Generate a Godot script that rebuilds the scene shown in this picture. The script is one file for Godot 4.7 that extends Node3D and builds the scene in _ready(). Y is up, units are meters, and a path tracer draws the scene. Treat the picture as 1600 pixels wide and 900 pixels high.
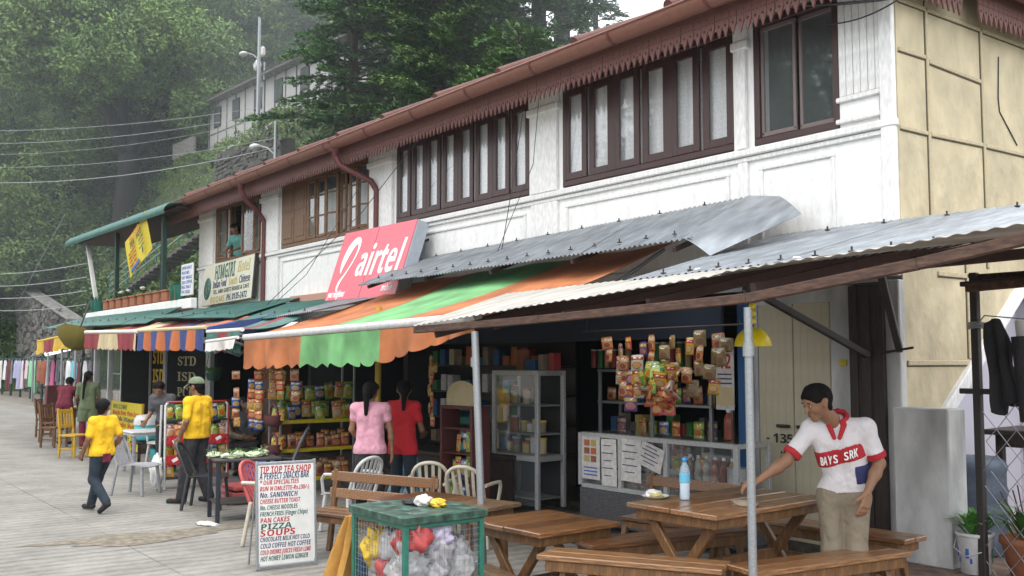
extends Node3D
# A hill-town bazaar: a two-storey bungalow with shops, tea-shop tables under tin awnings, a wooded hill behind.
# World axes: the bungalow front is the plane z = 0 (its near corner at x = 0, running towards -x), the road lies at z > 0.

var M := {}                 # materials by name
var taken := {}             # names in use, per parent
var cache := {}             # shared meshes
var rng := RandomNumberGenerator.new()
var font_sans: SystemFont
var font_bold: SystemFont
var font_serif: SystemFont

# ---------------------------------------------------------------- naming and tree
func numbered(called: String, parent: Node) -> String:
	var key := str(parent.get_instance_id()) + "/" + called
	var n: int = taken.get(key, 0)
	taken[key] = n + 1
	return called if n == 0 else "%s_%03d" % [called, n]

func hang(o: Node3D, called: String, parent: Node = self) -> Node3D:
	o.name = numbered(called, parent)
	parent.add_child(o, true)
	return o

func obj(called: String, mesh, mat, parent: Node = self, at := Vector3.ZERO, rot := Vector3.ZERO) -> MeshInstance3D:
	var o := MeshInstance3D.new()
	if mesh is SurfaceTool:
		mesh = mesh.commit()
	o.mesh = mesh
	if mat != null:
		o.material_override = mat if mat is Material else M[mat]
	hang(o, called, parent)
	o.position = at
	o.rotation = rot
	return o

func tag(o: Node, label: String, category: String, group := "") -> Node:
	o.set_meta("label", label)
	o.set_meta("category", category)
	if group != "":
		o.set_meta("group", group)
	return o

func thing(called: String, label: String, category: String, at := Vector3.ZERO, turn := 0.0, group := "") -> Node3D:
	var o := Node3D.new()
	hang(o, called)
	o.position = at
	o.rotation.y = turn
	tag(o, label, category, group)
	return o

func structure(o: Node) -> Node:
	o.set_meta("kind", "structure")
	return o

func dup(root: Node3D, at: Vector3, turn: float, label: String, group := "") -> Node3D:
	var base := String(root.name)
	var cut := base.rfind("_")
	if cut > 0 and base.substr(cut + 1).is_valid_int():
		base = base.substr(0, cut)
	var r: Node3D = root.duplicate()
	r.name = numbered(base, self)
	add_child(r, true)
	r.position = at
	r.rotation.y = turn
	r.set_meta("label", label)
	if group != "":
		r.set_meta("group", group)
	return r

# ---------------------------------------------------------------- mesh building
func mb() -> SurfaceTool:
	var s := SurfaceTool.new()
	s.begin(Mesh.PRIMITIVE_TRIANGLES)
	return s

func tri(s: SurfaceTool, a: Vector3, b: Vector3, c: Vector3, n := Vector3.ZERO) -> void:
	var g := (b - a).cross(c - a)
	if n == Vector3.ZERO:
		n = g.normalized()
	if g.dot(n) > 0.0:
		var t := b; b = c; c = t
	for p in [a, b, c]:
		s.set_normal(n); s.set_uv(Vector2(p.x, p.y)); s.add_vertex(p)

func quad(s: SurfaceTool, a: Vector3, b: Vector3, c: Vector3, d: Vector3, n := Vector3.ZERO) -> void:
	if n == Vector3.ZERO:
		n = (b - a).cross(c - a).normalized()
	tri(s, a, b, c, n); tri(s, a, c, d, n)

# smooth triangle with own normals
func tri3(s: SurfaceTool, p: Array, n: Array, uv: Array) -> void:
	var g: Vector3 = (p[1] - p[0]).cross(p[2] - p[0])
	var order := [0, 2, 1] if g.dot(n[0] + n[1] + n[2]) > 0.0 else [0, 1, 2]
	for i in order:
		s.set_normal(n[i]); s.set_uv(uv[i]); s.add_vertex(p[i])

# box with its edges chamfered by ch; x transforms it
func bx(s: SurfaceTool, c: Vector3, size: Vector3, ch := 0.0, x := Transform3D.IDENTITY) -> void:
	var h := size * 0.5
	ch = minf(ch, minf(h.x, minf(h.y, h.z)) * 0.8)
	for ax in 3:
		var u := (ax + 1) % 3
		var v := (ax + 2) % 3
		for sg in [-1.0, 1.0]:
			var n := Vector3.ZERO
			n[ax] = sg
			var q := []
			for k in [[-1.0, -1.0], [1.0, -1.0], [1.0, 1.0], [-1.0, 1.0]]:
				var p := Vector3.ZERO
				p[ax] = sg * h[ax]
				p[u] = k[0] * (h[u] - ch)
				p[v] = k[1] * (h[v] - ch)
				q.append(x * (c + p))
			quad(s, q[0], q[1], q[2], q[3], (x.basis * n).normalized())
	if ch <= 0.0:
		return
	for ax in 3:
		var u := (ax + 1) % 3
		var v := (ax + 2) % 3
		for su in [-1.0, 1.0]:
			for sv in [-1.0, 1.0]:
				var n := Vector3.ZERO
				n[u] = su; n[v] = sv
				var p1 := Vector3.ZERO
				p1[ax] = h[ax] - ch; p1[u] = su * h[u]; p1[v] = sv * (h[v] - ch)
				var p2 := p1
				p2[u] = su * (h[u] - ch); p2[v] = sv * h[v]
				var p3 := p2
				p3[ax] = -p3[ax]
				var p4 := p1
				p4[ax] = -p4[ax]
				quad(s, x * (c + p1), x * (c + p2), x * (c + p3), x * (c + p4), (x.basis * n).normalized())
	for sx in [-1.0, 1.0]:
		for sy in [-1.0, 1.0]:
			for sz in [-1.0, 1.0]:
				var n := Vector3(sx, sy, sz)
				tri(s, x * (c + Vector3(sx * h.x, sy * (h.y - ch), sz * (h.z - ch))), x * (c + Vector3(sx * (h.x - ch), sy * h.y, sz * (h.z - ch))), x * (c + Vector3(sx * (h.x - ch), sy * (h.y - ch), sz * h.z)), (x.basis * n).normalized())

func box(size: Vector3, ch := 0.004) -> Mesh:
	var key := "b%s%s" % [size.snapped(Vector3.ONE * 0.001), ch]
	if not cache.has(key):
		var s := mb()
		bx(s, Vector3.ZERO, size, ch)
		cache[key] = s.commit()
	return cache[key]

# a bar of rectangular section from a to b (w across, t deep; up hints the deep side)
func bar(s: SurfaceTool, a: Vector3, b: Vector3, w: float, t: float, ch := 0.003, up := Vector3.UP) -> void:
	var d := (b - a)
	var y := d.normalized()
	var z := up - y * up.dot(y)
	if z.length() < 0.01:
		z = Vector3(0, 0, 1) - y * y.z
	z = z.normalized()
	var x := y.cross(z)
	bx(s, Vector3.ZERO, Vector3(w, d.length(), t), ch, Transform3D(Basis(x, y, z), (a + b) * 0.5))

# a tube through points, radius one number or one per point
func tube(s: SurfaceTool, pts: Array, r, sides := 8, capped := true) -> void:
	var rings := []
	var nrm := []
	var x := Vector3.ZERO
	for i in pts.size():
		var d: Vector3
		if i == 0: d = pts[1] - pts[0]
		elif i == pts.size() - 1: d = pts[i] - pts[i - 1]
		else: d = (pts[i + 1] - pts[i]).normalized() + (pts[i] - pts[i - 1]).normalized()
		d = d.normalized()
		if x == Vector3.ZERO:
			x = d.cross(Vector3(0.13, 0.21, 1.0)).normalized()
			if absf(d.z) > 0.95: x = d.cross(Vector3(0, 1, 0.1)).normalized()
		else:
			x = (x - d * x.dot(d)).normalized()
		var y := d.cross(x)
		var ring := []
		var nn := []
		var rr: float = r[i] if r is Array else r
		for k in sides:
			var a := TAU * k / sides
			var n := x * cos(a) + y * sin(a)
			nn.append(n)
			ring.append(pts[i] + n * rr)
		rings.append(ring)
		nrm.append(nn)
	for i in pts.size() - 1:
		for k in sides:
			var l := (k + 1) % sides
			var u0 := float(k) / sides
			var u1 := float(k + 1) / sides
			tri3(s, [rings[i][k], rings[i][l], rings[i + 1][l]], [nrm[i][k], nrm[i][l], nrm[i + 1][l]], [Vector2(u0, i), Vector2(u1, i), Vector2(u1, i + 1)])
			tri3(s, [rings[i][k], rings[i + 1][l], rings[i + 1][k]], [nrm[i][k], nrm[i + 1][l], nrm[i + 1][k]], [Vector2(u0, i), Vector2(u1, i + 1), Vector2(u0, i + 1)])
	if capped:
		for e in [0, pts.size() - 1]:
			var n: Vector3 = (pts[0] - pts[1]).normalized() if e == 0 else (pts[e] - pts[e - 1]).normalized()
			for k in range(1, sides - 1):
				tri(s, rings[e][0], rings[e][k], rings[e][k + 1], n)

# turned shape: profile of Vector2(radius, height) about y
func lathe(s: SurfaceTool, prof: Array, sides := 16, x := Transform3D.IDENTITY, squash := 1.0) -> void:
	var nr := []
	for i in prof.size():
		var d: Vector2 = prof[mini(i + 1, prof.size() - 1)] - prof[maxi(i - 1, 0)]
		nr.append(Vector2(d.y, -d.x).normalized())
	for i in prof.size() - 1:
		var p: Vector2 = prof[i]
		var q: Vector2 = prof[i + 1]
		var hard := (q - p).normalized()
		var hn := Vector2(hard.y, -hard.x)
		for k in sides:
			var P := []
			var N := []
			var U := []
			for c in [[p, nr[i], k, i], [p, nr[i], k + 1, i], [q, nr[i + 1], k + 1, i + 1], [q, nr[i + 1], k, i + 1]]:
				var a: float = TAU * c[2] / sides
				var n2: Vector2 = c[1] if c[1].dot(hn) > 0.6 else hn
				P.append(x * Vector3(c[0].x * cos(a), c[0].y, c[0].x * sin(a) * squash))
				N.append((x.basis * Vector3(n2.x * cos(a), n2.y, n2.x * sin(a))).normalized())
				U.append(Vector2(float(c[2]) / sides, float(c[3]) / (prof.size() - 1)))
			if p.x > 0.0001: tri3(s, [P[0], P[1], P[2]], [N[0], N[1], N[2]], [U[0], U[1], U[2]])
			if q.x > 0.0001: tri3(s, [P[0], P[2], P[3]], [N[0], N[2], N[3]], [U[0], U[2], U[3]])

# flat outline (x, y) given depth along z, centred on z = 0
func prism(s: SurfaceTool, outline: PackedVector2Array, depth: float, x := Transform3D.IDENTITY) -> void:
	var t := Geometry2D.triangulate_polygon(outline)
	var h := depth * 0.5
	for sg in [-1.0, 1.0]:
		for i in range(0, t.size(), 3):
			var p := []
			for k in 3:
				var o := outline[t[i + k]]
				p.append(x * Vector3(o.x, o.y, sg * h))
			tri(s, p[0], p[1], p[2], (x.basis * Vector3(0, 0, sg)).normalized())
	var cw := Geometry2D.is_polygon_clockwise(outline)
	for i in outline.size():
		var a := outline[i]
		var b := outline[(i + 1) % outline.size()]
		var n := Vector3(b.y - a.y, a.x - b.x, 0)
		if cw: n = -n
		quad(s, x * Vector3(a.x, a.y, -h), x * Vector3(b.x, b.y, -h), x * Vector3(b.x, b.y, h), x * Vector3(a.x, a.y, h), (x.basis * n).normalized())

# a smooth sheet f(u, v) with a little thickness
func sheet(s: SurfaceTool, f: Callable, nu: int, nv: int, thick := 0.006, uvs := Vector2.ONE) -> void:
	var P := []
	for j in nv + 1:
		for i in nu + 1:
			P.append(f.call(float(i) / nu, float(j) / nv))
	var w := nu + 1
	var N := []
	for j in nv + 1:
		for i in nu + 1:
			var du: Vector3 = P[j * w + mini(i + 1, nu)] - P[j * w + maxi(i - 1, 0)]
			var dv: Vector3 = P[mini(j + 1, nv) * w + i] - P[maxi(j - 1, 0) * w + i]
			N.append(du.cross(dv).normalized())
	for side in ([0, 1] if thick > 0.0 else [0]):
		for j in nv:
			for i in nu:
				var id := [j * w + i, j * w + i + 1, (j + 1) * w + i + 1, (j + 1) * w + i]
				var p := []
				var n := []
				var uv := []
				for k in 4:
					var m: int = id[k]
					p.append(P[m] - N[m] * (thick * side))
					n.append(-N[m] if side == 1 else N[m])
					uv.append(Vector2(float(m % w) / nu, float(m / w) / nv) * uvs)
				tri3(s, [p[0], p[1], p[2]], [n[0], n[1], n[2]], [uv[0], uv[1], uv[2]])
				tri3(s, [p[0], p[2], p[3]], [n[0], n[2], n[3]], [uv[0], uv[2], uv[3]])
	if thick > 0.0:
		for j in nv:
			for i in [0, nu]:
				var a: int = j * w + i
				var b: int = (j + 1) * w + i
				quad(s, P[a], P[b], P[b] - N[b] * thick, P[a] - N[a] * thick)
		for i in nu:
			for j in [0, nv]:
				var a: int = j * w + i
				var b: int = a + 1
				quad(s, P[a], P[b], P[b] - N[b] * thick, P[a] - N[a] * thick)

# an ellipsoid-like ball
func ball(s: SurfaceTool, c: Vector3, r: Vector3, sides := 12, rows := 8) -> void:
	for j in rows:
		for i in sides:
			var P := []
			var N := []
			var U := []
			for q in [[i, j], [i + 1, j], [i + 1, j + 1], [i, j + 1]]:
				var a: float = TAU * q[0] / sides
				var e: float = PI * (float(q[1]) / rows - 0.5)
				var n := Vector3(cos(e) * cos(a), sin(e), cos(e) * sin(a))
				P.append(c + n * r)
				N.append((n / r).normalized())
				U.append(Vector2(float(q[0]) / sides, float(q[1]) / rows))
			if j > 0: tri3(s, [P[0], P[1], P[2]], [N[0], N[1], N[2]], [U[0], U[1], U[2]])
			if j < rows - 1: tri3(s, [P[0], P[2], P[3]], [N[0], N[2], N[3]], [U[0], U[2], U[3]])

# ---------------------------------------------------------------- lettering
func text(parent: Node, called: String, words: String, at: Vector3, height: float, mat, width := 0.0, bold := true, rot := Vector3.ZERO, slant := 0.0, serif := false) -> MeshInstance3D:
	var t := TextMesh.new()
	t.text = words
	t.font = font_serif if serif else (font_bold if bold else font_sans)
	t.font_size = 32
	t.pixel_size = 0.01
	t.depth = 0.01
	t.curve_step = 2.0
	t.horizontal_alignment = HORIZONTAL_ALIGNMENT_LEFT
	t.vertical_alignment = VERTICAL_ALIGNMENT_CENTER
	var o := obj(called, t, mat, parent, at, rot)
	var b := t.get_aabb()
	var k := height / 0.24
	var kx := k
	if width > 0.0 and b.size.x > 0.01:
		kx = width / b.size.x
	var bs := Basis.from_euler(rot) * Basis(Vector3(kx, 0, 0), Vector3(slant * k, k, 0), Vector3(0, 0, 0.3))
	o.transform = Transform3D(bs, at)
	return o

# ---------------------------------------------------------------- materials
func lin(r: float, g: float, b: float) -> Color:
	return Color(r, g, b).linear_to_srgb()

func noise_tex(freq: float, lo: float, hi: float, octaves := 4, kind := FastNoiseLite.TYPE_SIMPLEX_SMOOTH, side := 256, sd := 1, normal := false) -> Texture2D:
	var n := FastNoiseLite.new()
	n.noise_type = kind
	n.frequency = freq
	n.fractal_octaves = octaves
	n.seed = sd
	var t := NoiseTexture2D.new()
	t.width = side
	t.height = side
	t.seamless = true
	t.noise = n
	if normal:
		t.as_normal_map = true
		t.bump_strength = hi
	else:
		var g := Gradient.new()
		g.set_color(0, Color(lo, lo, lo))
		g.set_color(1, Color(hi, hi, hi))
		t.color_ramp = g
	return t

func mat(called: String, c: Color, rough := 0.8, tex: Texture2D = null, scale := Vector3.ONE, bump: Texture2D = null, metal := 0.0, world := false) -> StandardMaterial3D:
	var m := StandardMaterial3D.new()
	m.albedo_color = c
	m.roughness = rough
	m.metallic = metal
	if tex != null or bump != null:
		m.uv1_triplanar = true
		m.uv1_world_triplanar = world
		m.uv1_scale = scale
	if tex != null:
		m.albedo_texture = tex
	if bump != null:
		m.normal_enabled = true
		m.normal_texture = bump
		m.normal_scale = 0.2
	M[called] = m
	return m

# ---------------------------------------------------------------- start
func _ready() -> void:
	rng.seed = 41
	view()
	materials()
	ground()
	terrain()
	bungalow()
	veranda()
	shop_fronts()
	roofs_and_awnings()
	signs()
	hillside()
	trees_across_the_road()
	mist()
	terrace_furniture()
	tea_shop_stock()
	street_items()
	clothes_stalls()
	side_yard()
	people()
	cables()

func view() -> void:
	var cam := Camera3D.new()
	cam.name = "camera"
	add_child(cam)
	cam.position = Vector3(5.281, 1.96, 8.49)
	var yaw := deg_to_rad(36.6)
	var pitch := atan(112.0 / 1550.0)
	var fwd := Vector3(-cos(yaw) * cos(pitch), sin(pitch), -sin(yaw) * cos(pitch))
	cam.look_at_from_position(cam.position, cam.position + fwd, Vector3.UP)
	cam.fov = rad_to_deg(2.0 * atan(450.0 / 1550.0))
	cam.near = 0.05
	cam.far = 900.0
	cam.current = true
	var we := WorldEnvironment.new()
	we.name = "world_environment"
	var e := Environment.new()
	e.background_mode = Environment.BG_SKY
	var sm := ProceduralSkyMaterial.new()
	sm.sky_top_color = Color(0.98, 0.985, 1.0)
	sm.sky_horizon_color = Color(0.66, 0.68, 0.69)
	sm.sky_curve = 0.22
	sm.ground_bottom_color = Color(0.35, 0.35, 0.34)
	sm.ground_horizon_color = Color(0.75, 0.77, 0.78)
	sm.sun_angle_max = 5.0
	sm.energy_multiplier = 2.0
	var sky := Sky.new()
	sky.sky_material = sm
	e.sky = sky
	e.background_energy_multiplier = 1.0
	e.tonemap_mode = Environment.TONE_MAPPER_LINEAR
	e.tonemap_exposure = 1.82
	e.fog_enabled = true
	e.fog_density = 0.0004
	e.fog_light_color = Color(0.86, 0.90, 0.92)
	e.volumetric_fog_enabled = true
	e.volumetric_fog_density = 0.0
	e.sdfgi_enabled = true
	e.ssao_enabled = true
	e.ssil_enabled = true
	we.environment = e
	add_child(we)
	var sun := DirectionalLight3D.new()
	sun.name = "sun"
	sun.light_energy = 0.25
	sun.light_angular_distance = 25.0
	sun.light_color = Color(1.0, 0.98, 0.95)
	sun.shadow_enabled = true
	add_child(sun)
	sun.look_at_from_position(Vector3.ZERO, Vector3(-0.40, -1.0, -0.65), Vector3.UP)

func materials() -> void:
	font_sans = SystemFont.new()
	font_sans.font_names = PackedStringArray(["Droid Sans"])
	font_bold = SystemFont.new()
	font_bold.font_names = PackedStringArray(["Droid Sans"])
	font_bold.font_weight = 700
	font_serif = SystemFont.new()
	font_serif.font_names = PackedStringArray(["Droid Serif"])
	font_serif.font_weight = 700
	var grime := noise_tex(0.012, 0.93, 1.0, 5, FastNoiseLite.TYPE_SIMPLEX_SMOOTH, 512, 3)
	var fine := noise_tex(0.05, 0.85, 1.0, 4, FastNoiseLite.TYPE_SIMPLEX_SMOOTH, 256, 5)
	var strong := noise_tex(0.015, 0.60, 1.0, 5, FastNoiseLite.TYPE_SIMPLEX_SMOOTH, 512, 8)
	var stain := noise_tex(0.006, 0.68, 1.0, 6, FastNoiseLite.TYPE_SIMPLEX_SMOOTH, 512, 27)
	var wall_stain := noise_tex(0.008, 0.82, 1.0, 6, FastNoiseLite.TYPE_SIMPLEX_SMOOTH, 512, 29)
	var grain := noise_tex(0.03, 0.50, 1.0, 5, FastNoiseLite.TYPE_SIMPLEX_SMOOTH, 256, 9)
	var stone_t := noise_tex(0.03, 0.4, 1.0, 4, FastNoiseLite.TYPE_CELLULAR, 256, 12)
	var rough_n := noise_tex(0.06, 0.0, 4.0, 4, FastNoiseLite.TYPE_SIMPLEX_SMOOTH, 256, 6, true)
	var soft_n := noise_tex(0.015, 0.0, 3.0, 3, FastNoiseLite.TYPE_SIMPLEX_SMOOTH, 256, 7, true)
	var up := Vector3(0.9, 0.25, 0.9)         # streaks run down a wall
	mat("white_wall", lin(0.85, 0.85, 0.84), 0.7, grime, up, rough_n)
	mat("white_trim", lin(0.85, 0.848, 0.84), 0.6, fine, Vector3(1.5, 0.5, 1.5))
	mat("old_white", lin(0.72, 0.72, 0.715), 0.75, stain, Vector3(0.6, 0.22, 0.6), rough_n)
	mat("beige_wall", lin(0.58, 0.50, 0.335), 0.8, wall_stain, Vector3(0.5, 0.3, 0.5), rough_n)
	mat("beige_batten", lin(0.52, 0.445, 0.29), 0.8, fine, Vector3(1, 3, 1))
	mat("grime_line", lin(0.10, 0.085, 0.06), 0.9, fine)
	mat("maroon", lin(0.062, 0.030, 0.029), 0.45, fine, Vector3(4, 0.6, 4))
	mat("pipe_maroon", lin(0.13, 0.035, 0.035), 0.5, fine)
	mat("brown_wood", lin(0.27, 0.13, 0.05), 0.5, grain, Vector3(6, 0.6, 6))
	mat("dark_wood", lin(0.05, 0.028, 0.022), 0.5, grain, Vector3(4, 0.5, 4))
	mat("roof_red", lin(0.15, 0.055, 0.042), 0.7, stain, Vector3(1, 1, 1))
	mat("gutter_red", lin(0.22, 0.092, 0.066), 0.5, fine, Vector3(0.6, 2, 2))
	mat("fret_red", lin(0.17, 0.072, 0.062), 0.7, fine, Vector3(2, 2, 2))
	mat("rafter", lin(0.06, 0.03, 0.026), 0.8, fine)
	mat("room_dark", lin(0.16, 0.14, 0.12), 0.9, grime)
	mat("room_floor", lin(0.14, 0.12, 0.10), 0.8, strong)
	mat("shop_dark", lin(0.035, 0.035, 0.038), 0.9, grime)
	mat("curtain", lin(0.90, 0.90, 0.92), 0.9, fine, Vector3(2, 2, 2)).backlight = Color(0.35, 0.35, 0.36)
	M["curtain"].backlight_enabled = true
	mat("tin", lin(0.40, 0.44, 0.48), 0.42, strong, Vector3(0.5, 0.5, 0.25), soft_n, 0.25)
	mat("tin_white", lin(0.50, 0.48, 0.43), 0.6, stain, Vector3(0.8, 0.8, 0.3), soft_n)
	mat("tin_green", lin(0.055, 0.20, 0.17), 0.5, strong, Vector3(0.7, 0.7, 0.4), soft_n)
	mat("green_paint", lin(0.02, 0.16, 0.115), 0.5, fine)
	mat("dark_green", lin(0.015, 0.05, 0.04), 0.6, fine)
	mat("rust", lin(0.13, 0.055, 0.035), 0.8, strong, Vector3(2, 2, 2), rough_n)
	mat("iron_dark", lin(0.035, 0.028, 0.026), 0.6, fine, Vector3(3, 3, 3))
	mat("steel", lin(0.36, 0.38, 0.40), 0.4, fine, Vector3(4, 4, 4), null, 0.5)
	mat("tube_red", lin(0.30, 0.03, 0.03), 0.4)
	mat("tube_green", lin(0.04, 0.17, 0.05), 0.4)
	mat("tube_tan", lin(0.34, 0.24, 0.10), 0.4)
	mat("alu_dull", lin(0.30, 0.31, 0.31), 0.5, fine, Vector3(2, 2, 2), null, 0.2)
	mat("alu", lin(0.55, 0.56, 0.57), 0.4, fine, Vector3(2, 2, 2), null, 0.3)
	mat("beam", lin(0.14, 0.072, 0.048), 0.7, grain, Vector3(1, 5, 5), rough_n)
	mat("concrete", lin(0.34, 0.33, 0.31), 0.9, strong, Vector3(0.35, 0.35, 0.35), rough_n)
	mat("paver", lin(0.30, 0.20, 0.155), 0.85, strong, Vector3(0.6, 0.6, 0.6), rough_n)
	mat("earth", lin(0.30, 0.26, 0.20), 0.95, strong, Vector3(0.9, 0.9, 0.9), rough_n)
	mat("hill_grass", lin(0.065, 0.10, 0.026), 0.95, strong, Vector3(0.12, 0.12, 0.12), rough_n, 0.0, true)
	mat("stone", lin(0.22, 0.21, 0.19), 0.9, strong, Vector3(0.8, 0.8, 0.8), rough_n)
	mat("stone_b", lin(0.15, 0.14, 0.125), 0.9, strong, Vector3(0.8, 0.8, 0.8), rough_n)
	mat("stone_c", lin(0.28, 0.27, 0.25), 0.9, strong, Vector3(0.8, 0.8, 0.8), rough_n)
	mat("stone_d", lin(0.10, 0.10, 0.085), 0.95, strong, Vector3(0.8, 0.8, 0.8), rough_n)
	mat("mortar", lin(0.10, 0.095, 0.085), 0.95, strong)
	mat("table_wood", lin(0.33, 0.150, 0.056), 0.30, grain, Vector3(7, 7, 0.7), null)
	mat("table_wood_b", lin(0.22, 0.096, 0.037), 0.30, grain, Vector3(7, 7, 0.7), null)
	mat("table_wood_c", lin(0.41, 0.205, 0.085), 0.36, grain, Vector3(7, 7, 0.7), null)
	mat("table_wood_d", lin(0.28, 0.17, 0.09), 0.5, grain, Vector3(9, 9, 0.9), null)
	mat("leg_wood", lin(0.26, 0.125, 0.045), 0.45, grain, Vector3(6, 0.8, 6))
	mat("yellow_wood", lin(0.60, 0.36, 0.03), 0.5, fine)
	mat("black_plastic", lin(0.022, 0.024, 0.027), 0.4)
	mat("grey_plastic", lin(0.33, 0.335, 0.36), 0.45, fine)
	mat("white_plastic", lin(0.66, 0.66, 0.66), 0.45, fine)
	mat("cream_plastic", lin(0.60, 0.56, 0.46), 0.45, fine)
	mat("red_plastic", lin(0.50, 0.09, 0.09), 0.45, fine)
	mat("teal_plastic", lin(0.05, 0.38, 0.42), 0.4)
	mat("barrel_blue", lin(0.10, 0.13, 0.18), 0.55, fine)
	mat("bark", lin(0.026, 0.021, 0.016), 0.95, strong, Vector3(1.5, 0.4, 1.5), rough_n)
	mat("bark_pine", lin(0.07, 0.045, 0.032), 0.95, strong, Vector3(1.5, 0.4, 1.5), rough_n)
	mat("terracotta", lin(0.34, 0.125, 0.06), 0.8, fine)
	mat("blue_paint", lin(0.018, 0.10, 0.26), 0.5, grime)
	mat("blue_dark", lin(0.012, 0.022, 0.09), 0.5, grime)
	mat("door_cream", lin(0.56, 0.51, 0.37), 0.7, grime, Vector3(0.9, 0.9, 0.9))
	mat("black_board", lin(0.010, 0.010, 0.012), 0.7).metallic_specular = 0.2
	mat("letter_yellow", lin(0.75, 0.52, 0.02), 0.6)
	mat("letter_pale", lin(0.40, 0.36, 0.20), 0.6)
	mat("yellow_sheet", lin(0.70, 0.56, 0.02), 0.55, fine)
	mat("letter_red", lin(0.42, 0.015, 0.02), 0.6)
	mat("letter_navy", lin(0.025, 0.03, 0.11), 0.6)
	mat("letter_green", lin(0.02, 0.10, 0.07), 0.6)
	mat("letter_black", lin(0.02, 0.02, 0.02), 0.6)
	mat("letter_white", lin(0.85, 0.85, 0.85), 0.6)
	mat("letter_blue", lin(0.05, 0.12, 0.42), 0.6)
	mat("sign_white", lin(0.72, 0.72, 0.70), 0.5, grime)
	mat("sign_cream", lin(0.66, 0.66, 0.53), 0.6, grime)
	mat("sign_pink", lin(0.72, 0.10, 0.145), 0.35, grime, Vector3(0.4, 0.4, 0.4))
	mat("sign_side", lin(0.42, 0.47, 0.54), 0.4, grime)
	mat("awn_orange", lin(0.60, 0.205, 0.075), 0.85, stain, Vector3(0.45, 0.45, 0.45), soft_n)
	mat("awn_green", lin(0.20, 0.50, 0.20), 0.85, stain, Vector3(0.45, 0.45, 0.45), soft_n)
	mat("awn_blue", lin(0.045, 0.07, 0.22), 0.85, grime, Vector3.ONE, soft_n)
	mat("awn_rust", lin(0.52, 0.15, 0.05), 0.85, grime, Vector3.ONE, soft_n)
	mat("awn_maroon", lin(0.26, 0.035, 0.045), 0.85, grime, Vector3.ONE, soft_n)
	mat("awn_cream", lin(0.60, 0.50, 0.30), 0.85, grime, Vector3.ONE, soft_n)
	mat("awn_yellow", lin(0.62, 0.40, 0.04), 0.85, grime, Vector3.ONE, soft_n)
	mat("awn_white", lin(0.72, 0.70, 0.66), 0.8, grime, Vector3.ONE, soft_n)
	mat("olive_cloth", lin(0.16, 0.13, 0.02), 0.8, grime, Vector3.ONE, soft_n)
	mat("paper", lin(0.70, 0.68, 0.66), 0.8, fine)
	mat("cable", lin(0.035, 0.035, 0.038), 0.6)
	mat("wire_pale", lin(0.30, 0.31, 0.31), 0.6)
	mat("leaf_pot", lin(0.05, 0.16, 0.02), 0.7, fine)
	mat("yellow_lamp", lin(0.88, 0.68, 0.01), 0.35)
	mat("apricot_cloth", lin(0.62, 0.33, 0.08), 0.9, fine)
	mat("skin", lin(0.25, 0.13, 0.075), 0.55)
	mat("skin_b", lin(0.20, 0.10, 0.058), 0.55)
	mat("hair", lin(0.008, 0.007, 0.007), 0.75).metallic_specular = 0.25
	mat("lips", lin(0.16, 0.06, 0.045), 0.5)
	mat("eye_white", lin(0.55, 0.52, 0.48), 0.3)
	var fold := noise_tex(0.02, 0.0, 6.0, 3, FastNoiseLite.TYPE_SIMPLEX_SMOOTH, 256, 19, true)
	for q in [["cloth_white", 0.66, 0.64, 0.66], ["cloth_red", 0.42, 0.02, 0.03], ["cloth_navy", 0.03, 0.035, 0.12], ["cloth_khaki", 0.22, 0.185, 0.135], ["cloth_yellow", 0.78, 0.46, 0.012], ["cloth_dark", 0.028, 0.026, 0.03], ["cloth_jean", 0.018, 0.03, 0.045], ["cloth_pink", 0.66, 0.33, 0.42], ["cloth_scarlet", 0.55, 0.02, 0.03], ["cloth_green", 0.13, 0.17, 0.10], ["cloth_grey", 0.09, 0.09, 0.10], ["cloth_teal", 0.10, 0.28, 0.26], ["cloth_maroon", 0.16, 0.02, 0.04], ["cap_green", 0.15, 0.19, 0.12], ["cloth_tan", 0.28, 0.22, 0.16], ["shoe_black", 0.02, 0.02, 0.022]]:
		var m := mat(q[0], lin(q[1], q[2], q[3]), 0.9, null, Vector3(3, 3, 3), fold)
		m.normal_scale = 1.3
		m.uv1_scale = Vector3(1.6, 1.0, 1.6)
	var g := StandardMaterial3D.new()
	g.albedo_color = Color(0.75, 0.80, 0.82, 0.06)
	g.roughness = 0.03
	g.metallic_specular = 1.0
	g.transparency = BaseMaterial3D.TRANSPARENCY_ALPHA
	M["glass"] = g
	var pb := StandardMaterial3D.new()
	pb.albedo_color = Color(0.75, 0.86, 0.95, 0.30)
	pb.roughness = 0.08
	pb.transparency = BaseMaterial3D.TRANSPARENCY_ALPHA
	M["clear_plastic"] = pb
	for k in ["table_wood", "table_wood_b", "table_wood_c"]:
		M[k].clearcoat_enabled = true
		M[k].clearcoat = 0.5
		M[k].clearcoat_roughness = 0.25

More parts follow.
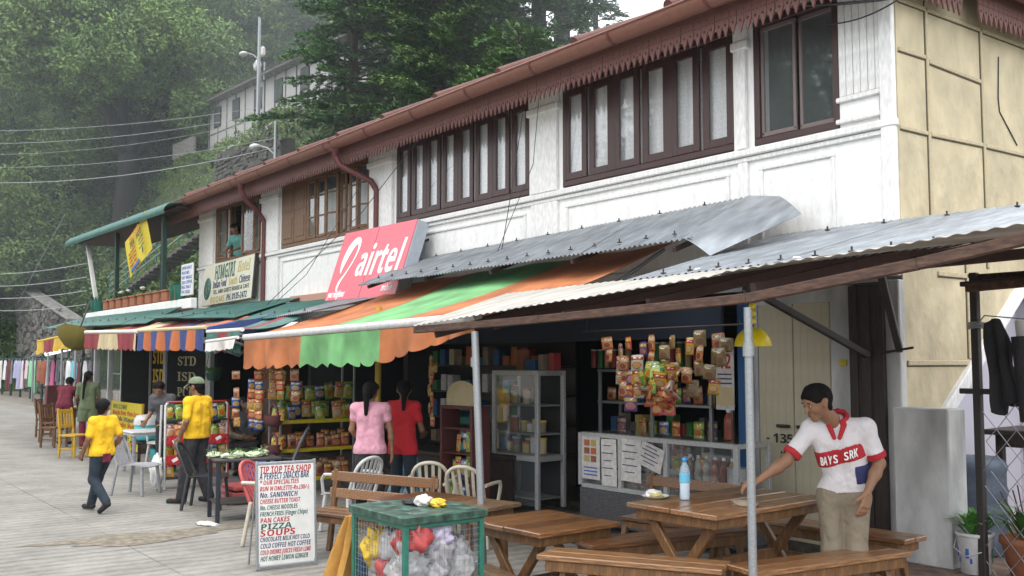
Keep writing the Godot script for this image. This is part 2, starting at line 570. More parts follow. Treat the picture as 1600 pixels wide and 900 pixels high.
# ---------------------------------------------------------------- the ground
func ground() -> void:
	var g := obj("ground", box(Vector3(700, 0.2, 500), 0.0), mat("ground_dirt", lin(0.20, 0.18, 0.15), 0.95, null), self, Vector3(-100, -0.14, 0))
	structure(g)
	# transverse brushing marks of the concrete, as fine relief
	var im := Image.create(512, 512, false, Image.FORMAT_L8)
	var n := FastNoiseLite.new()
	n.seed = 4
	n.frequency = 0.012
	var n2 := FastNoiseLite.new()
	n2.seed = 9
	n2.frequency = 0.05
	var al := Image.create(512, 512, false, Image.FORMAT_RGB8)
	for y in 512:
		for x in 512:
			var w := 0.5 + 0.5 * sin(TAU * (float(x) / 32.0) + 1.6 * n.get_noise_2d(x, y) * sin(PI * x / 512.0) + 1.2 * n.get_noise_2d(0, y * 0.6))
			w = pow(w, 0.35)
			var q := 0.5 + 0.5 * n2.get_noise_2d(x, y)
			im.set_pixel(x, y, Color(w * 0.8 + 0.2 * q, 0, 0))
			var v := 0.85 + 0.09 * w + 0.14 * (q - 0.5) + 0.13 * n.get_noise_2d(x * 0.5 + 900, y * 0.5)
			al.set_pixel(x, y, Color(v, v * 0.985, v * 0.955))
	im.convert(Image.FORMAT_RGB8)
	im.bump_map_to_normal_map(6.0)
	var nt := ImageTexture.create_from_image(im)
	var at := ImageTexture.create_from_image(al)
	var tones := [lin(0.275, 0.271, 0.262), lin(0.262, 0.258, 0.249), lin(0.286, 0.282, 0.272)]
	var road := thing("road", "", "")
	road.remove_meta("label")
	road.remove_meta("category")
	structure(road)
	for k in 3:
		var m := mat("road_%d" % k, tones[k], 0.85, at, Vector3(0.31, 0.31, 0.31), nt, 0.0, true)
		m.normal_scale = 0.9
	var xs := 2.9
	for i in 26:
		for j in 4:
			var x := 9.0 - xs * (i + 0.5)
			var z := -0.4 + 2.9 * j + 1.45
			var dy := rng.randf_range(-0.003, 0.003)
			obj("paving_slab", box(Vector3(xs - 0.007, 0.1, 2.9 - 0.007), 0.004), M["road_%d" % rng.randi_range(0, 2)], road, Vector3(x, -0.05 + dy, z), Vector3(0, 0, rng.randf_range(-0.0008, 0.0008)))
	# worn earthy patch where the slabs have broken
	var s := mb()
	var c := Vector3(-6.1, 0.006, 5.0)
	var rim := []
	for k in 28:
		var a := TAU * k / 28.0
		var r := 1.0 + 0.28 * sin(3 * a + 1) + 0.14 * sin(7 * a)
		rim.append(c + Vector3(cos(a) * 0.34 * r, 0, sin(a) * 1.15 * r))
	for k in 28:
		tri(s, c + Vector3(0, 0.006, 0), rim[k], rim[(k + 1) % 28], Vector3.UP)
	structure(obj("earth_patch", s, "earth"))
	# the tea shop's raised sitting-out place
	var t := thing("pavement", "", "")
	t.remove_meta("label")
	t.remove_meta("category")
	structure(t)
	for i in 5:
		for j in 5:
			obj("paving_slab", box(Vector3(0.898, 0.2, 0.898), 0.008), "paver", t, Vector3(0.32 + 0.9 * i, 0.1 + rng.randf_range(-0.002, 0.002), 0.51 + 0.9 * j))

func hill(x: float, z: float) -> float:
	var start := -4.6 if x < -29.0 else lerpf(-4.6, -7.2, clampf((x + 29.0) / 3.0, 0.0, 1.0))
	var d := start - z
	var h := 0.0
	if d > 0.0:
		h = minf(d / 1.5, 1.0) * 5.0 + maxf(d - 1.5, 0.0) * 1.25 - maxf(d - 9.0, 0.0) * 1.10
	var fall := clampf((x + 34.0) / 26.0, 0.0, 1.0)
	fall = fall * fall * (3.0 - 2.0 * fall)
	h *= lerpf(1.0, 0.42, fall)
	if d > 0.0:
		h += 0.35 * maxf(0.0, -58.0 - x) * clampf(d / 4.0, 0.0, 1.0)
	var e := -65.0 - x + 0.06 * z
	if e > 0.0 and d < 6.0:
		h = maxf(h, minf(e / 2.0, 1.0) * 3.0 + e * 0.85)
	# level place of the house up the hill
	var bl := clampf(1.0 - maxf(absf(x + 47.0) - 11.0, 0.0) / 4.0, 0.0, 1.0) * clampf(1.0 - maxf(absf(z + 15.5) - 4.2, 0.0) / 1.5, 0.0, 1.0)
	h = lerpf(h, 14.2, bl)
	if h > 0.0:
		h += 0.35 * sin(x * 0.7 + z * 0.31) * sin(z * 0.83 - x * 0.2) * clampf(d / 3.0, 0.0, 1.0)
	return h

func terrain() -> void:
	var s := mb()
	s.set_smooth_group(0)
	var st := 1.5
	for j in 76:
		for i in 108:
			var x := -130.0 + st * i
			var z := -84.0 + st * j
			var q := []
			var most := 0.0
			for k in [[0, 0], [1, 0], [1, 1], [0, 1]]:
				var px: float = x + st * k[0]
				var pz: float = z + st * k[1]
				var h := hill(px, pz)
				most = maxf(most, h)
				q.append(Vector3(px, h - 0.12, pz))
			if most < 0.02:
				continue
			for k in [0, 1, 2, 0, 2, 3]:
				s.set_uv(Vector2(q[k].x, q[k].z))
				s.add_vertex(q[k])
	s.generate_normals()
	structure(obj("hillside", s, "hill_grass"))

# ---------------------------------------------------------------- the bungalow
var WIN := [[-1.71, -0.63, 4.28, 5.66], [-4.99, -2.0, 4.29, 5.68], [-9.48, -5.74, 4.29, 5.70], [-14.3, -10.45, 4.28, 5.62], [-18.2, -15.35, 4.28, 5.62]]

func bungalow() -> void:
	var b := thing("bungalow", "long two-storey white bungalow with maroon upstairs windows and red fretwork eaves", "building")
	# front wall of the upper floor, built round its window openings
	var s := mb()
	bx(s, Vector3(-9.65, 3.49, -0.13), Vector3(19.3, 1.57, 0.26))
	bx(s, Vector3(-9.65, 5.86, -0.13), Vector3(19.3, 0.32, 0.26))
	var edges := [0.0]
	for w in WIN:
		edges.append(w[1]); edges.append(w[0])
	edges.append(-19.3)
	for i in range(0, edges.size(), 2):
		var x1: float = edges[i]
		var x0: float = edges[i + 1]
		bx(s, Vector3((x0 + x1) * 0.5, 4.9875, -0.13), Vector3(x1 - x0, 1.425, 0.256))
	obj("front_wall", s, "white_wall", b)
	# sill course and panel mouldings
	s = mb()
	bx(s, Vector3(-9.65, 4.215, 0.035), Vector3(19.34, 0.075, 0.07), 0.012)
	bx(s, Vector3(-9.65, 4.145, 0.018), Vector3(19.3, 0.05, 0.036), 0.008)
	obj("sill_course", s, "white_trim", b)
	for i in range(0, edges.size(), 2):
		var x1: float = edges[i]
		var x0: float = edges[i + 1]
		if i == 0:
			continue
		s = mb()
		var c := (x0 + x1) * 0.5
		var w := (x1 - x0) - 0.16
		bx(s, Vector3(c, 4.82, 0.03), Vector3(w, 1.12, 0.058), 0.01)
		bx(s, Vector3(c, 5.42, 0.045), Vector3(w + 0.1, 0.10, 0.09), 0.012)
		bx(s, Vector3(c, 5.60, 0.035), Vector3(w + 0.04, 0.24, 0.07), 0.012)
		bx(s, Vector3(c, 3.45, 0.022), Vector3(w, 1.33, 0.044), 0.008)
		obj("pilaster", s, "white_trim", b)
	for w in WIN:
		s = mb()
		var x0: float = w[0] + 0.06
		var x1: float = w[1] - 0.06
		bx(s, Vector3((x0 + x1) * 0.5, 4.02, 0.012), Vector3(x1 - x0, 0.045, 0.024), 0.008)
		bx(s, Vector3((x0 + x1) * 0.5, 3.02, 0.012), Vector3(x1 - x0, 0.045, 0.024), 0.008)
		bx(s, Vector3(x0 + 0.03, 3.52, 0.012), Vector3(0.045, 0.955, 0.024), 0.008)
		bx(s, Vector3(x1 - 0.03, 3.52, 0.012), Vector3(0.045, 0.955, 0.024), 0.008)
		obj("wall_panel", s, "white_trim", b)
	# boarded end bay by the corner
	for k in 6:
		obj("plank", box(Vector3(0.076, 0.94, 0.022), 0.006), "white_trim", b, Vector3(-0.58 + 0.082 * k, 5.05, 0.011 + 0.002 * (k % 2)))
	obj("corner_post", box(Vector3(0.15, 3.2, 0.06), 0.01), "white_trim", b, Vector3(-0.073, 4.35, 0.03))
	obj("rail", box(Vector3(0.5, 0.05, 0.04), 0.008), "white_trim", b, Vector3(-0.40, 4.55, 0.02))
	obj("rail", box(Vector3(0.5, 0.045, 0.05), 0.008), "white_trim", b, Vector3(-0.40, 4.33, 0.025))
	# rooms behind the windows
	s = mb()
	bx(s, Vector3(-9.65, 4.4, -3.3), Vector3(19.2, 3.0, 0.1))
	bx(s, Vector3(-9.65, 5.94, -1.8), Vector3(19.2, 0.1, 3.0))
	for x in [-2.0 + 0.1, -5.4, -10.0, -14.75, -19.1]:
		bx(s, Vector3(x, 4.4, -1.78), Vector3(0.12, 2.98, 2.9))
	obj("room_walls", s, "room_dark", b)
	obj("upper_floor", box(Vector3(19.3, 0.2, 6.2), 0.0), "room_floor", b, Vector3(-9.65, 2.80, -3.1))
	windows_of(b)
	eaves_of(b)
	side_of(b)
	# ground floor: back wall, end walls and partitions of the shops
	s = mb()
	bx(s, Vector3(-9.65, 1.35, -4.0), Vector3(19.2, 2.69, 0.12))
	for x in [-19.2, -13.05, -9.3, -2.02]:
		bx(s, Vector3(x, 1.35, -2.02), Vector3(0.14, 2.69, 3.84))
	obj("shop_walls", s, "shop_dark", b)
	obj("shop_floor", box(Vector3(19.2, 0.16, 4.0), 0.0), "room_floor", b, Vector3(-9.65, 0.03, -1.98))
	# end bay by the corner: white wall with a cream double door, brown post
	s = mb()
	bx(s, Vector3(-1.83, 1.35, -0.08), Vector3(0.22, 2.69, 0.16))
	bx(s, Vector3(-0.40, 1.35, -0.08), Vector3(0.80, 2.69, 0.16))
	bx(s, Vector3(-1.26, 2.62, -0.08), Vector3(0.92, 0.16, 0.158))
	obj("end_wall", s, "old_white", b)
	for k in 2:
		var dr := obj("door", box(Vector3(0.445, 2.5, 0.05), 0.006), "door_cream", b, Vector3(-1.49 + 0.455 * k, 1.29, -0.03))
		for q in 5:
			obj("plank", box(Vector3(0.0865, 2.46, 0.004), 0.001), "door_cream", dr, Vector3(-0.176 + 0.088 * q, 0, 0.027))
		obj("bolt", box(Vector3(0.17, 0.035, 0.03), 0.008), "iron_dark", dr, Vector3(0.1 - 0.2 * k, -0.02, 0.05))
	obj("yellow_plate", box(Vector3(0.09, 0.06, 0.01), 0.002), "yellow_sheet", b, Vector3(-0.66, 1.93, 0.008))
	obj("padlock", box(Vector3(0.07, 0.10, 0.04), 0.012), "iron_dark", b, Vector3(-1.18, 1.12, 0.05))
	text(b, "lettering", "- 135", Vector3(-1.62, 1.14, 0.012), 0.10, "letter_black", 0.34)
	text(b, "lettering", "::", Vector3(-1.44, 0.98, 0.012), 0.10, "letter_black", 0.06)
	obj("post", box(Vector3(0.36, 2.62, 0.14), 0.02), "dark_wood", b, Vector3(-0.30, 1.37, 0.07))
	s = mb()
	for k in 3:
		bx(s, Vector3(-0.44 + 0.14 * k, 1.37, 0.145), Vector3(0.09, 2.6, 0.02), 0.005)
	obj("post_boards", s, "dark_wood", b)
	obj("corner_pillar", box(Vector3(0.19, 2.66, 0.10), 0.01), "old_white", b, Vector3(-0.07, 1.38, 0.05))
	obj("blue_post", box(Vector3(0.16, 2.65, 0.12), 0.01), "blue_paint", b, Vector3(-1.86, 1.36, 0.02))

func windows_of(b: Node3D) -> void:
	# sliding pair by the corner
	for i in WIN.size():
		var w: Array = WIN[i]
		var wd: float = w[1] - w[0]
		var ht: float = w[3] - w[2]
		var win := Node3D.new()
		hang(win, "window", b)
		win.position = Vector3(w[0], w[2], 0)
		var m: String = "maroon" if i < 3 else "brown_wood"
		var s := mb()
		var f := 0.075
		bx(s, Vector3(wd * 0.5, f * 0.5, -0.05), Vector3(wd, f, 0.12), 0.008)
		bx(s, Vector3(wd * 0.5, ht - f * 0.5, -0.05), Vector3(wd, f, 0.12), 0.008)
		bx(s, Vector3(f * 0.5, ht * 0.5, -0.05), Vector3(f, ht - 2 * f, 0.118), 0.008)
		bx(s, Vector3(wd - f * 0.5, ht * 0.5, -0.05), Vector3(f, ht - 2 * f, 0.118), 0.008)
		var pairs: int = [1, 3, 4, 3, 3][i]
		var step := wd / pairs
		for k in range(1, pairs):
			bx(s, Vector3(step * k, ht * 0.5, -0.05), Vector3(0.085, ht - 2 * f, 0.116), 0.008)
		obj("frame", s, m, win)
		if i == 0:
			for k in 2:
				s = mb()
				var x := 0.075 + 0.48 * k
				for q in [[0.02, 0.0], [0.44, 0.0]]:
					bx(s, Vector3(x + q[0], ht * 0.5, -0.04 - 0.03 * k), Vector3(0.035, ht - 0.18, 0.035), 0.005)
				bx(s, Vector3(x + 0.23, 0.11, -0.04 - 0.03 * k), Vector3(0.46, 0.05, 0.035), 0.005)
				bx(s, Vector3(x + 0.23, ht - 0.11, -0.04 - 0.03 * k), Vector3(0.46, 0.05, 0.035), 0.005)
				obj("sash", s, "sash_grey" if M.has("sash_grey") else mat("sash_grey", lin(0.16, 0.125, 0.12), 0.5), win)
				obj("pane", box(Vector3(0.385, ht - 0.27, 0.006), 0.0), "glass", win, Vector3(x + 0.23, ht * 0.5, -0.042 - 0.03 * k))
			continue
		if i < 3:
			for k in pairs:
				for q in 2:
					var cw := step * 0.5 - 0.045
					var cx := step * (k + 0.25 + 0.5 * q)
					casement(win, "casement", m, Vector3(cx, ht * 0.5, -0.02 - 0.012 * q), cw, ht - 2 * f - 0.01, 0.095, [], 0.0)
			# net curtains hung close behind the glass
			var cs := mb()
			var w2 := wd - 0.05
			sheet(cs, func(u: float, v: float) -> Vector3: return Vector3(0.025 + w2 * u, 0.03 + (ht - 0.06) * v, -0.105 + 0.014 * sin(u * wd * 34.0) + 0.008 * sin(u * wd * 13.0 + 2.0 * v)), int(wd * 36), 4, 0.0)
			obj("curtain", cs, "curtain", win)
	# the two brown windows nearest the veranda: shutters and small-paned leaves
	var w3: Node3D = b.get_node("window_003")
	var h3: float = WIN[3][3] - WIN[3][2]
	for k in 2:
		var sh := mb()
		bx(sh, Vector3.ZERO, Vector3(0.56, h3 - 0.16, 0.035), 0.006)
		for q in 2:
			bx(sh, Vector3(0, -0.28 + 0.56 * q, 0.02), Vector3(0.40, 0.42, 0.02), 0.015)
		obj("shutter", sh, "brown_wood", w3, Vector3(0.36 + 0.58 * k, h3 * 0.5, 0.0))
	var at := [1.43, 1.88, 2.37, 2.82, 3.27, 3.66]
	for k in at.size():
		casement(w3, "casement", "brown_wood", Vector3(at[k], h3 * 0.5, -0.01), 0.40, h3 - 0.16, 0.055, [0.36, 0.70], [0.0, 0.0, 0.35, -0.2, 0.0, 0.45][k])
	var s := mb()
	sheet(s, func(u: float, v: float) -> Vector3: return Vector3(1.25 + 2.5 * u, 0.08 + (h3 * 0.72) * v, -0.22 + 0.02 * sin(u * 70.0)), 80, 3, 0.0)
	obj("curtain", s, "curtain", w3)
	var w4: Node3D = b.get_node("window_004")
	casement(w4, "casement", "brown_wood", Vector3(0.42, h3 * 0.5, -0.01), 0.62, h3 - 0.16, 0.06, [], 0.0)
	casement(w4, "casement", "brown_wood", Vector3(2.05, h3 * 0.5, 0.0), 0.56, h3 - 0.16, 0.06, [], 0.15)
	casement(w4, "casement", "brown_wood", Vector3(2.55, h3 * 0.5, 0.0), 0.46, h3 - 0.16, 0.06, [], -0.1)
	s = mb()
	sheet(s, func(u: float, v: float) -> Vector3: return Vector3(0.15 + 0.55 * u, 0.08 + (h3 * 0.9) * v, -0.2 + 0.02 * sin(u * 30.0)), 24, 3, 0.0)
	obj("curtain", s, "curtain", w4)

func casement(win: Node3D, called: String, m: String, at: Vector3, w: float, h: float, rail: float, bars: Array, open: float) -> void:
	var s := mb()
	for sg in [-1.0, 1.0]:
		bx(s, Vector3(sg * (w - rail) * 0.5, 0, 0), Vector3(rail, h, 0.04), 0.006)
		bx(s, Vector3(0, sg * (h - rail) * 0.5, 0), Vector3(w - 2 * rail, rail, 0.038), 0.006)
	for q in bars:
		bx(s, Vector3(0, h * (q - 0.5), 0), Vector3(w - 2 * rail, 0.03, 0.03), 0.004)
	obj(called, s, m, win, at, Vector3(0, open, 0))
	obj("pane", box(Vector3(w - 2 * rail + 0.01, h - 2 * rail + 0.01, 0.005), 0.0), "glass", win, at + Basis(Vector3.UP, open) * Vector3(0, 0, -0.004), Vector3(0, open, 0))

func eaves_of(b: Node3D) -> void:
	var y0 := 5.80
	var zt := 0.60
	var pitch := 0.455
	var run := 3.9
	var rf := Node3D.new()
	hang(rf, "roof", b)
	# corrugated sheets up the front slope, hipped at the near corner
	var xr := 0.30
	for k in 23:
		var xa := xr - 0.91 * k
		var xb := xa - 0.93
		var s := mb()
		sheet(s, func(u: float, v: float) -> Vector3:
			var x := lerpf(xa, xb, u)
			var m := minf(run, maxf(xr - x, 0.02))
			return Vector3(x, y0 + 0.075 + pitch * m * v + 0.018 * cos(x * TAU / 0.084) + 0.006 * (k % 2), zt - m * v), 66, 2, 0.004)
		obj("roof_sheet", s, "roof_red", rf)
	for k in 8:
		var za := zt - 0.9 * k
		var s := mb()
		sheet(s, func(u: float, v: float) -> Vector3:
			var z := lerpf(za, za - 0.92, u)
			var m := minf(run, maxf(zt - z, 0.02))
			return Vector3(xr - m * v, y0 + 0.075 + pitch * m * v + 0.018 * cos(z * TAU / 0.084), z), 60, 2, 0.004)
		obj("roof_sheet", s, "roof_red", rf)
	var s2 := mb()
	sheet(s2, func(u: float, v: float) -> Vector3: return Vector3(lerpf(xr - run, -20.3, u), y0 + 0.06 + pitch * run * (1.0 - v), zt - run - 3.6 * v), 2, 2, 0.03)
	obj("back_slope", s2, "roof_red", rf)
	# rolled caps over the sheet joints
	for k in 12:
		s2 = mb()
		var x := -0.75 - 1.62 * k
		var m := minf(run, xr - x)
		tube(s2, [Vector3(x, y0 + 0.105, zt + 0.04), Vector3(x, y0 + 0.105 + pitch * m, zt - m)], 0.07, 10)
		obj("cap_roll", s2, "roof_red", rf)
	# boarding and rafters under the eaves
	s2 = mb()
	bx(s2, Vector3(-10.0, y0 - 0.02, 0.28), Vector3(20.5, 0.03, 0.56))
	bx(s2, Vector3(0.125, y0 - 0.02, -3.1), Vector3(0.24, 0.03, 6.18))
	obj("eaves_boarding", s2, "rafter", rf)
	# half-round gutter
	s2 = mb()
	sheet(s2, func(u: float, v: float) -> Vector3:
		var a := PI * v
		return Vector3(lerpf(0.36, -20.3, u), y0 - 0.01 - 0.13 * sin(a), zt + 0.10 + 0.125 * cos(a)), 24, 10, 0.006)
	tube(s2, [Vector3(0.36, y0 - 0.005, zt + 0.226), Vector3(-20.3, y0 - 0.005, zt + 0.226)], 0.016, 6)
	obj("gutter", s2, "gutter_red", b)
	for k in 14:
		s2 = mb()
		var x := -0.2 - 1.5 * k
		sheet(s2, func(u: float, v: float) -> Vector3:
			var a := PI * v
			return Vector3(x + 0.04 * u, y0 - 0.01 - 0.138 * sin(a), zt + 0.10 + 0.133 * cos(a)), 1, 8, 0.004)
		obj("gutter_bracket", s2, "pipe_maroon", b)
	# hoppers and bent rainwater pipes
	for q in [[-10.45, -10.05, 4.1], [-14.85, -15.05, 2.75]]:
		s2 = mb()
		var x: float = q[0]
		lathe(s2, [Vector2(0.0, -0.22), Vector2(0.06, -0.22), Vector2(0.07, -0.10), Vector2(0.15, 0.03), Vector2(0.15, 0.10), Vector2(0.0, 0.10)], 10, Transform3D(Basis.IDENTITY, Vector3(x, y0 - 0.06, zt + 0.09)))
		tube(s2, [Vector3(x, y0 - 0.25, zt + 0.09), Vector3(x + 0.05, y0 - 0.42, zt + 0.03), Vector3(q[1] - 0.05, y0 - 0.70, 0.16), Vector3(q[1], y0 - 0.86, 0.08), Vector3(q[1], q[2], 0.08)], 0.055, 10)
		obj("downpipe", s2, "pipe_maroon", b)
	# pierced and pointed fretwork boards hanging from the eaves
	s2 = mb()
	bx(s2, Vector3(-9.95, y0 - 0.09, 0.53), Vector3(20.3, 0.12, 0.025), 0.004)
	bx(s2, Vector3(0.20, y0 - 0.09, -2.75), Vector3(0.025, 0.12, 6.6), 0.004)
	sheet(s2, func(u: float, v: float) -> Vector3:
		var a := PI * v
		return Vector3(xr + 0.06 + 0.10 * cos(a), y0 - 0.01 - 0.11 * sin(a), lerpf(0.62, -6.0, u)), 8, 8, 0.006)
	obj("fascia", s2, "fret_red", b)
	var tooth := mb()
	var o := PackedVector2Array([Vector2(-0.047, 0), Vector2(-0.047, -0.17), Vector2(-0.03, -0.21), Vector2(-0.022, -0.235), Vector2(0, -0.295), Vector2(0.022, -0.235), Vector2(0.03, -0.21), Vector2(0.047, -0.17), Vector2(0.047, 0)])
	prism(tooth, o, 0.018)
	for r in [[0.0, -0.17, 0.016], [-0.02, -0.105, 0.010], [0.02, -0.105, 0.010]]:
		pass
	var tm := tooth.commit()
	var hole := mb()
	for r in [[0.0, -0.165, 0.017], [-0.024, -0.10, 0.011], [0.024, -0.10, 0.011]]:
		lathe(hole, [Vector2(0.0, -0.011), Vector2(r[2], -0.011), Vector2(r[2], 0.011), Vector2(0.0, 0.011)], 6, Transform3D(Basis(Vector3.RIGHT, PI * 0.5), Vector3(r[0], r[1], 0)))
	var hm := hole.commit()
	for k in 207:
		var x := 0.17 - 0.1 * k
		var t := obj("fretwork_board", tm, "fret_red", b, Vector3(x, y0 - 0.135 + rng.randf_range(-0.006, 0.006), 0.53), Vector3(0, 0, rng.randf_range(-0.03, 0.03)))
		if k < 110:
			obj("hole", hm, "rafter", t)
	for k in 32:
		if k in [14, 15, 16]:
			continue
		var t := obj("fretwork_board", tm, "fret_red", b, Vector3(0.20, y0 - 0.135, 0.48 - 0.1 * k), Vector3(0, PI * 0.5, 0))
		obj("hole", hm, "rafter", t)

func side_of(b: Node3D) -> void:
	# beige panelled end wall, cut away below along the sloping white stringer
	var s := mb()
	var out := PackedVector2Array([Vector2(0.0, 1.50), Vector2(0.60, 1.50), Vector2(2.35, 2.92), Vector2(6.2, 2.95), Vector2(6.2, 5.79), Vector2(0.0, 5.79)])
	prism(s, out, 0.2, Transform3D(Basis(Vector3(0, 0, -1), Vector3.UP, Vector3(1, 0, 0)), Vector3(-0.09, 0, -0.001)))
	obj("end_wall_panels", s, "beige_wall", b)
	var bt := func(z0: float, y0: float, z1: float, y1: float, w := 0.042) -> void:
		var m := mb()
		bar(m, Vector3(0.020, y0, z0), Vector3(0.020, y1, z1), 0.018, w, 0.006, Vector3(0, 0.7, 0.7))
		obj("batten", m, "beige_batten", b)
		var g := mb()
		var off := Vector3(0, 0, w * 0.5 + 0.006) if absf(y1 - y0) > absf(z1 - z0) else Vector3(0, -w * 0.5 - 0.006, 0)
		bar(g, Vector3(0.013, y0, z0) + off, Vector3(0.013, y1, z1) + off, 0.006, 0.013, 0.0, Vector3(0, 0.7, 0.7))
		obj("joint", g, "grime_line", b)
	bt.call(-0.52, 2.9, -0.52, 5.5)
	bt.call(-1.56, 2.9, -1.56, 5.45)
	bt.call(-2.75, 2.9, -2.75, 5.45)
	bt.call(-0.02, 4.93, -0.49, 4.93)
	bt.call(-0.55, 4.90, -1.53, 4.86)
	bt.call(-0.02, 4.17, -0.49, 4.17)
	bt.call(-0.55, 4.17, -1.53, 4.19)
	bt.call(-1.59, 4.19, -3.6, 4.20)
	bt.call(-0.03, 5.42, -3.6, 5.42)
	bt.call(-0.03, 1.93, -1.12, 1.93, 0.05)
	bt.call(-1.14, 1.97, -1.14, 2.95, 0.05)
	bt.call(-0.6, 2.80, -2.2, 2.80, 0.05)
	# old crack with a wire run along it
	s = mb()
	tube(s, [Vector3(0.016, 5.2, -1.92), Vector3(0.018, 4.75, -1.88), Vector3(0.016, 4.60, -1.90), Vector3(0.018, 4.28, -2.25)], 0.007, 5)
	obj("wire", s, "cable", b)
	s = mb()
	bar(s, Vector3(0.03, 1.36, -0.52), Vector3(0.03, 2.98, -2.52), 0.07, 0.14, 0.008, Vector3(0, 0.7, 0.7))
	obj("stringer", s, "white_trim", b)
	s = mb()
	bx(s, Vector3(-0.1, 0.73, -0.32), Vector3(0.2, 1.5, 0.6), 0.0)
	obj("low_wall", s, "old_white", b)

# ---------------------------------------------------------------- the flat-roofed shop with a covered terrace at the far end
func veranda() -> void:
	var b := thing("terrace_shop", "single-storey shop with a railed terrace under a green tin roof, left of the bungalow", "shop")
	var s := mb()
	bx(s, Vector3(-22.8, 3.02, -1.6), Vector3(7.0, 0.18, 5.2))
	bx(s, Vector3(-18.0, 3.02, 0.55), Vector3(2.55, 0.178, 0.9))
	obj("terrace_slab", s, "concrete", b)
	s = mb()
	bx(s, Vector3(-26.2, 1.47, -1.7), Vector3(0.16, 2.92, 5.0))
	bx(s, Vector3(-22.8, 1.47, -4.2), Vector3(6.8, 2.92, 0.16))
	obj("wall", s, "shop_dark", b)
	s = mb()
	bx(s, Vector3(-21.5, 3.225, 1.0), Vector3(9.55, 0.23, 0.14), 0.012)
	bx(s, Vector3(-26.2, 3.225, -1.5), Vector3(0.14, 0.23, 4.86), 0.012)
	obj("parapet", s, "white_wall", b)
	# tin roof on posts
	s = mb()
	sheet(s, func(u: float, v: float) -> Vector3: return Vector3(lerpf(-18.3, -28.2, u), 5.66 + 0.10 * u + 0.25 * v + 0.012 * cos(u * 400.0), 1.1 - 2.2 * v), 132, 2, 0.005)
	obj("roof", s, "tin_green", b)
	s = mb()
	sheet(s, func(u: float, v: float) -> Vector3: return Vector3(lerpf(-18.3, -28.25, u), 5.70 + 0.10 * u - 0.28 * v, 1.08 + 0.16 * sin(v * PI * 0.7)), 10, 6, 0.008)
	obj("eaves_sheet", s, "tin_green", b)
	s = mb()
	bx(s, Vector3(-23.2, 5.62, 0.0), Vector3(9.6, 0.05, 1.8), 0.0)
	obj("roof_boards", s, "rafter", b)
	for q in [[-26.75, 5.45, -25.15, "old_white"], [-23.5, 5.5, -23.38, "dark_green"], [-19.32, 5.5, -19.2, "dark_green"], [-24.9, 5.6, -24.9, "dark_green"]]:
		s = mb()
		var zz := 0.9 if q[0] != -24.9 else -0.8
		bar(s, Vector3(q[2], 3.1, zz), Vector3(q[0], q[1], zz), 0.11, 0.11, 0.01)
		obj("post", s, q[3], b)
	# front of the shop below: glass show window, blue doors, telephone booth
	s = mb()
	bx(s, Vector3(-24.4, 0.28, 0.78), Vector3(3.0, 0.52, 0.12), 0.01)
	bx(s, Vector3(-24.4, 2.44, 0.78), Vector3(3.0, 0.24, 0.12), 0.01)
	for x in [-25.85, -24.3, -22.98]:
		bx(s, Vector3(x, 1.45, 0.78), Vector3(0.10, 1.75, 0.12), 0.01)
	obj("window_frame", s, "old_white", b)
	obj("pane", box(Vector3(1.42, 1.74, 0.006), 0.0), "glass", b, Vector3(-25.07, 1.43, 0.76))
	obj("pane", box(Vector3(1.20, 1.74, 0.006), 0.0), "glass", b, Vector3(-23.64, 1.43, 0.76))
	obj("shelf", box(Vector3(2.7, 0.04, 0.4), 0.004), "old_white", b, Vector3(-24.4, 0.72, 0.45))
	obj("shelf", box(Vector3(2.7, 0.04, 0.3), 0.004), "old_white", b, Vector3(-24.4, 1.55, 0.35))
	for k in 4:
		var d := obj("door", box(Vector3(0.54, 2.26, 0.05), 0.006), "blue_paint" if k != 2 else "blue_dark", b, Vector3(-22.55 + 0.555 * k, 1.17, 0.8 - 0.02 * (k % 2)))
		obj("door_panel", box(Vector3(0.40, 0.85, 0.02), 0.012), "blue_paint" if k != 2 else "blue_dark", d, Vector3(0, 0.52, 0.028))
		obj("door_panel", box(Vector3(0.40, 0.85, 0.02), 0.012), "blue_paint" if k != 2 else "blue_dark", d, Vector3(0, -0.52, 0.028))
	obj("door_lintel", box(Vector3(3.7, 0.5, 0.14), 0.01), "blue_dark", b, Vector3(-21.1, 2.58, 0.76))
	for k in 10:
		pass
	# planter troughs along the parapet, green buckets and a notice
	for k in 10:
		var t := thing("planter_trough", "terracotta planter trough in the row along the terrace parapet", "planter", Vector3(-24.0 + 0.66 * k, 3.342, 0.98), 0.0, "terracotta troughs on the terrace parapet")
		s = mb()
		bx(s, Vector3(0, 0.13, 0), Vector3(0.44, 0.26, 0.15), 0.03)
		bx(s, Vector3(0, 0.265, 0), Vector3(0.50, 0.05, 0.19), 0.015)
		obj("trough", s, "terracotta", t)
		if k in [2, 3, 5]:
			obj("leaves", leaf_tuft(17 + k, 0.22, 0.14, 22), "leaf_pot", t, Vector3(0, 0.27, 0))
			obj("flowers", crumple(30 + k, Vector3(0.10, 0.04, 0.06)), "white_plastic", t, Vector3(0.05, 0.44, 0))
	var n := 0
	for q in [[-25.3, "far left end"], [-24.9, "second from the left end"], [-18.05, "beside the notice board"], [-17.72, "right against the notice board"]]:
		var t := thing("green_bucket", "green plastic bucket on the terrace parapet, " + q[1], "bucket", Vector3(q[0], 3.342, 0.98))
		s = mb()
		lathe(s, [Vector2(0, 0), Vector2(0.12, 0), Vector2(0.16, 0.34), Vector2(0.17, 0.35), Vector2(0.15, 0.35), Vector2(0.12, 0.05), Vector2(0, 0.05)], 14)
		obj("bucket", s, "green_paint", t)
		obj("leaves", leaf_tuft(90 + n, 0.12, 0.10, 16), "leaf_pot", t, Vector3(0, 0.32, 0))
		n += 1
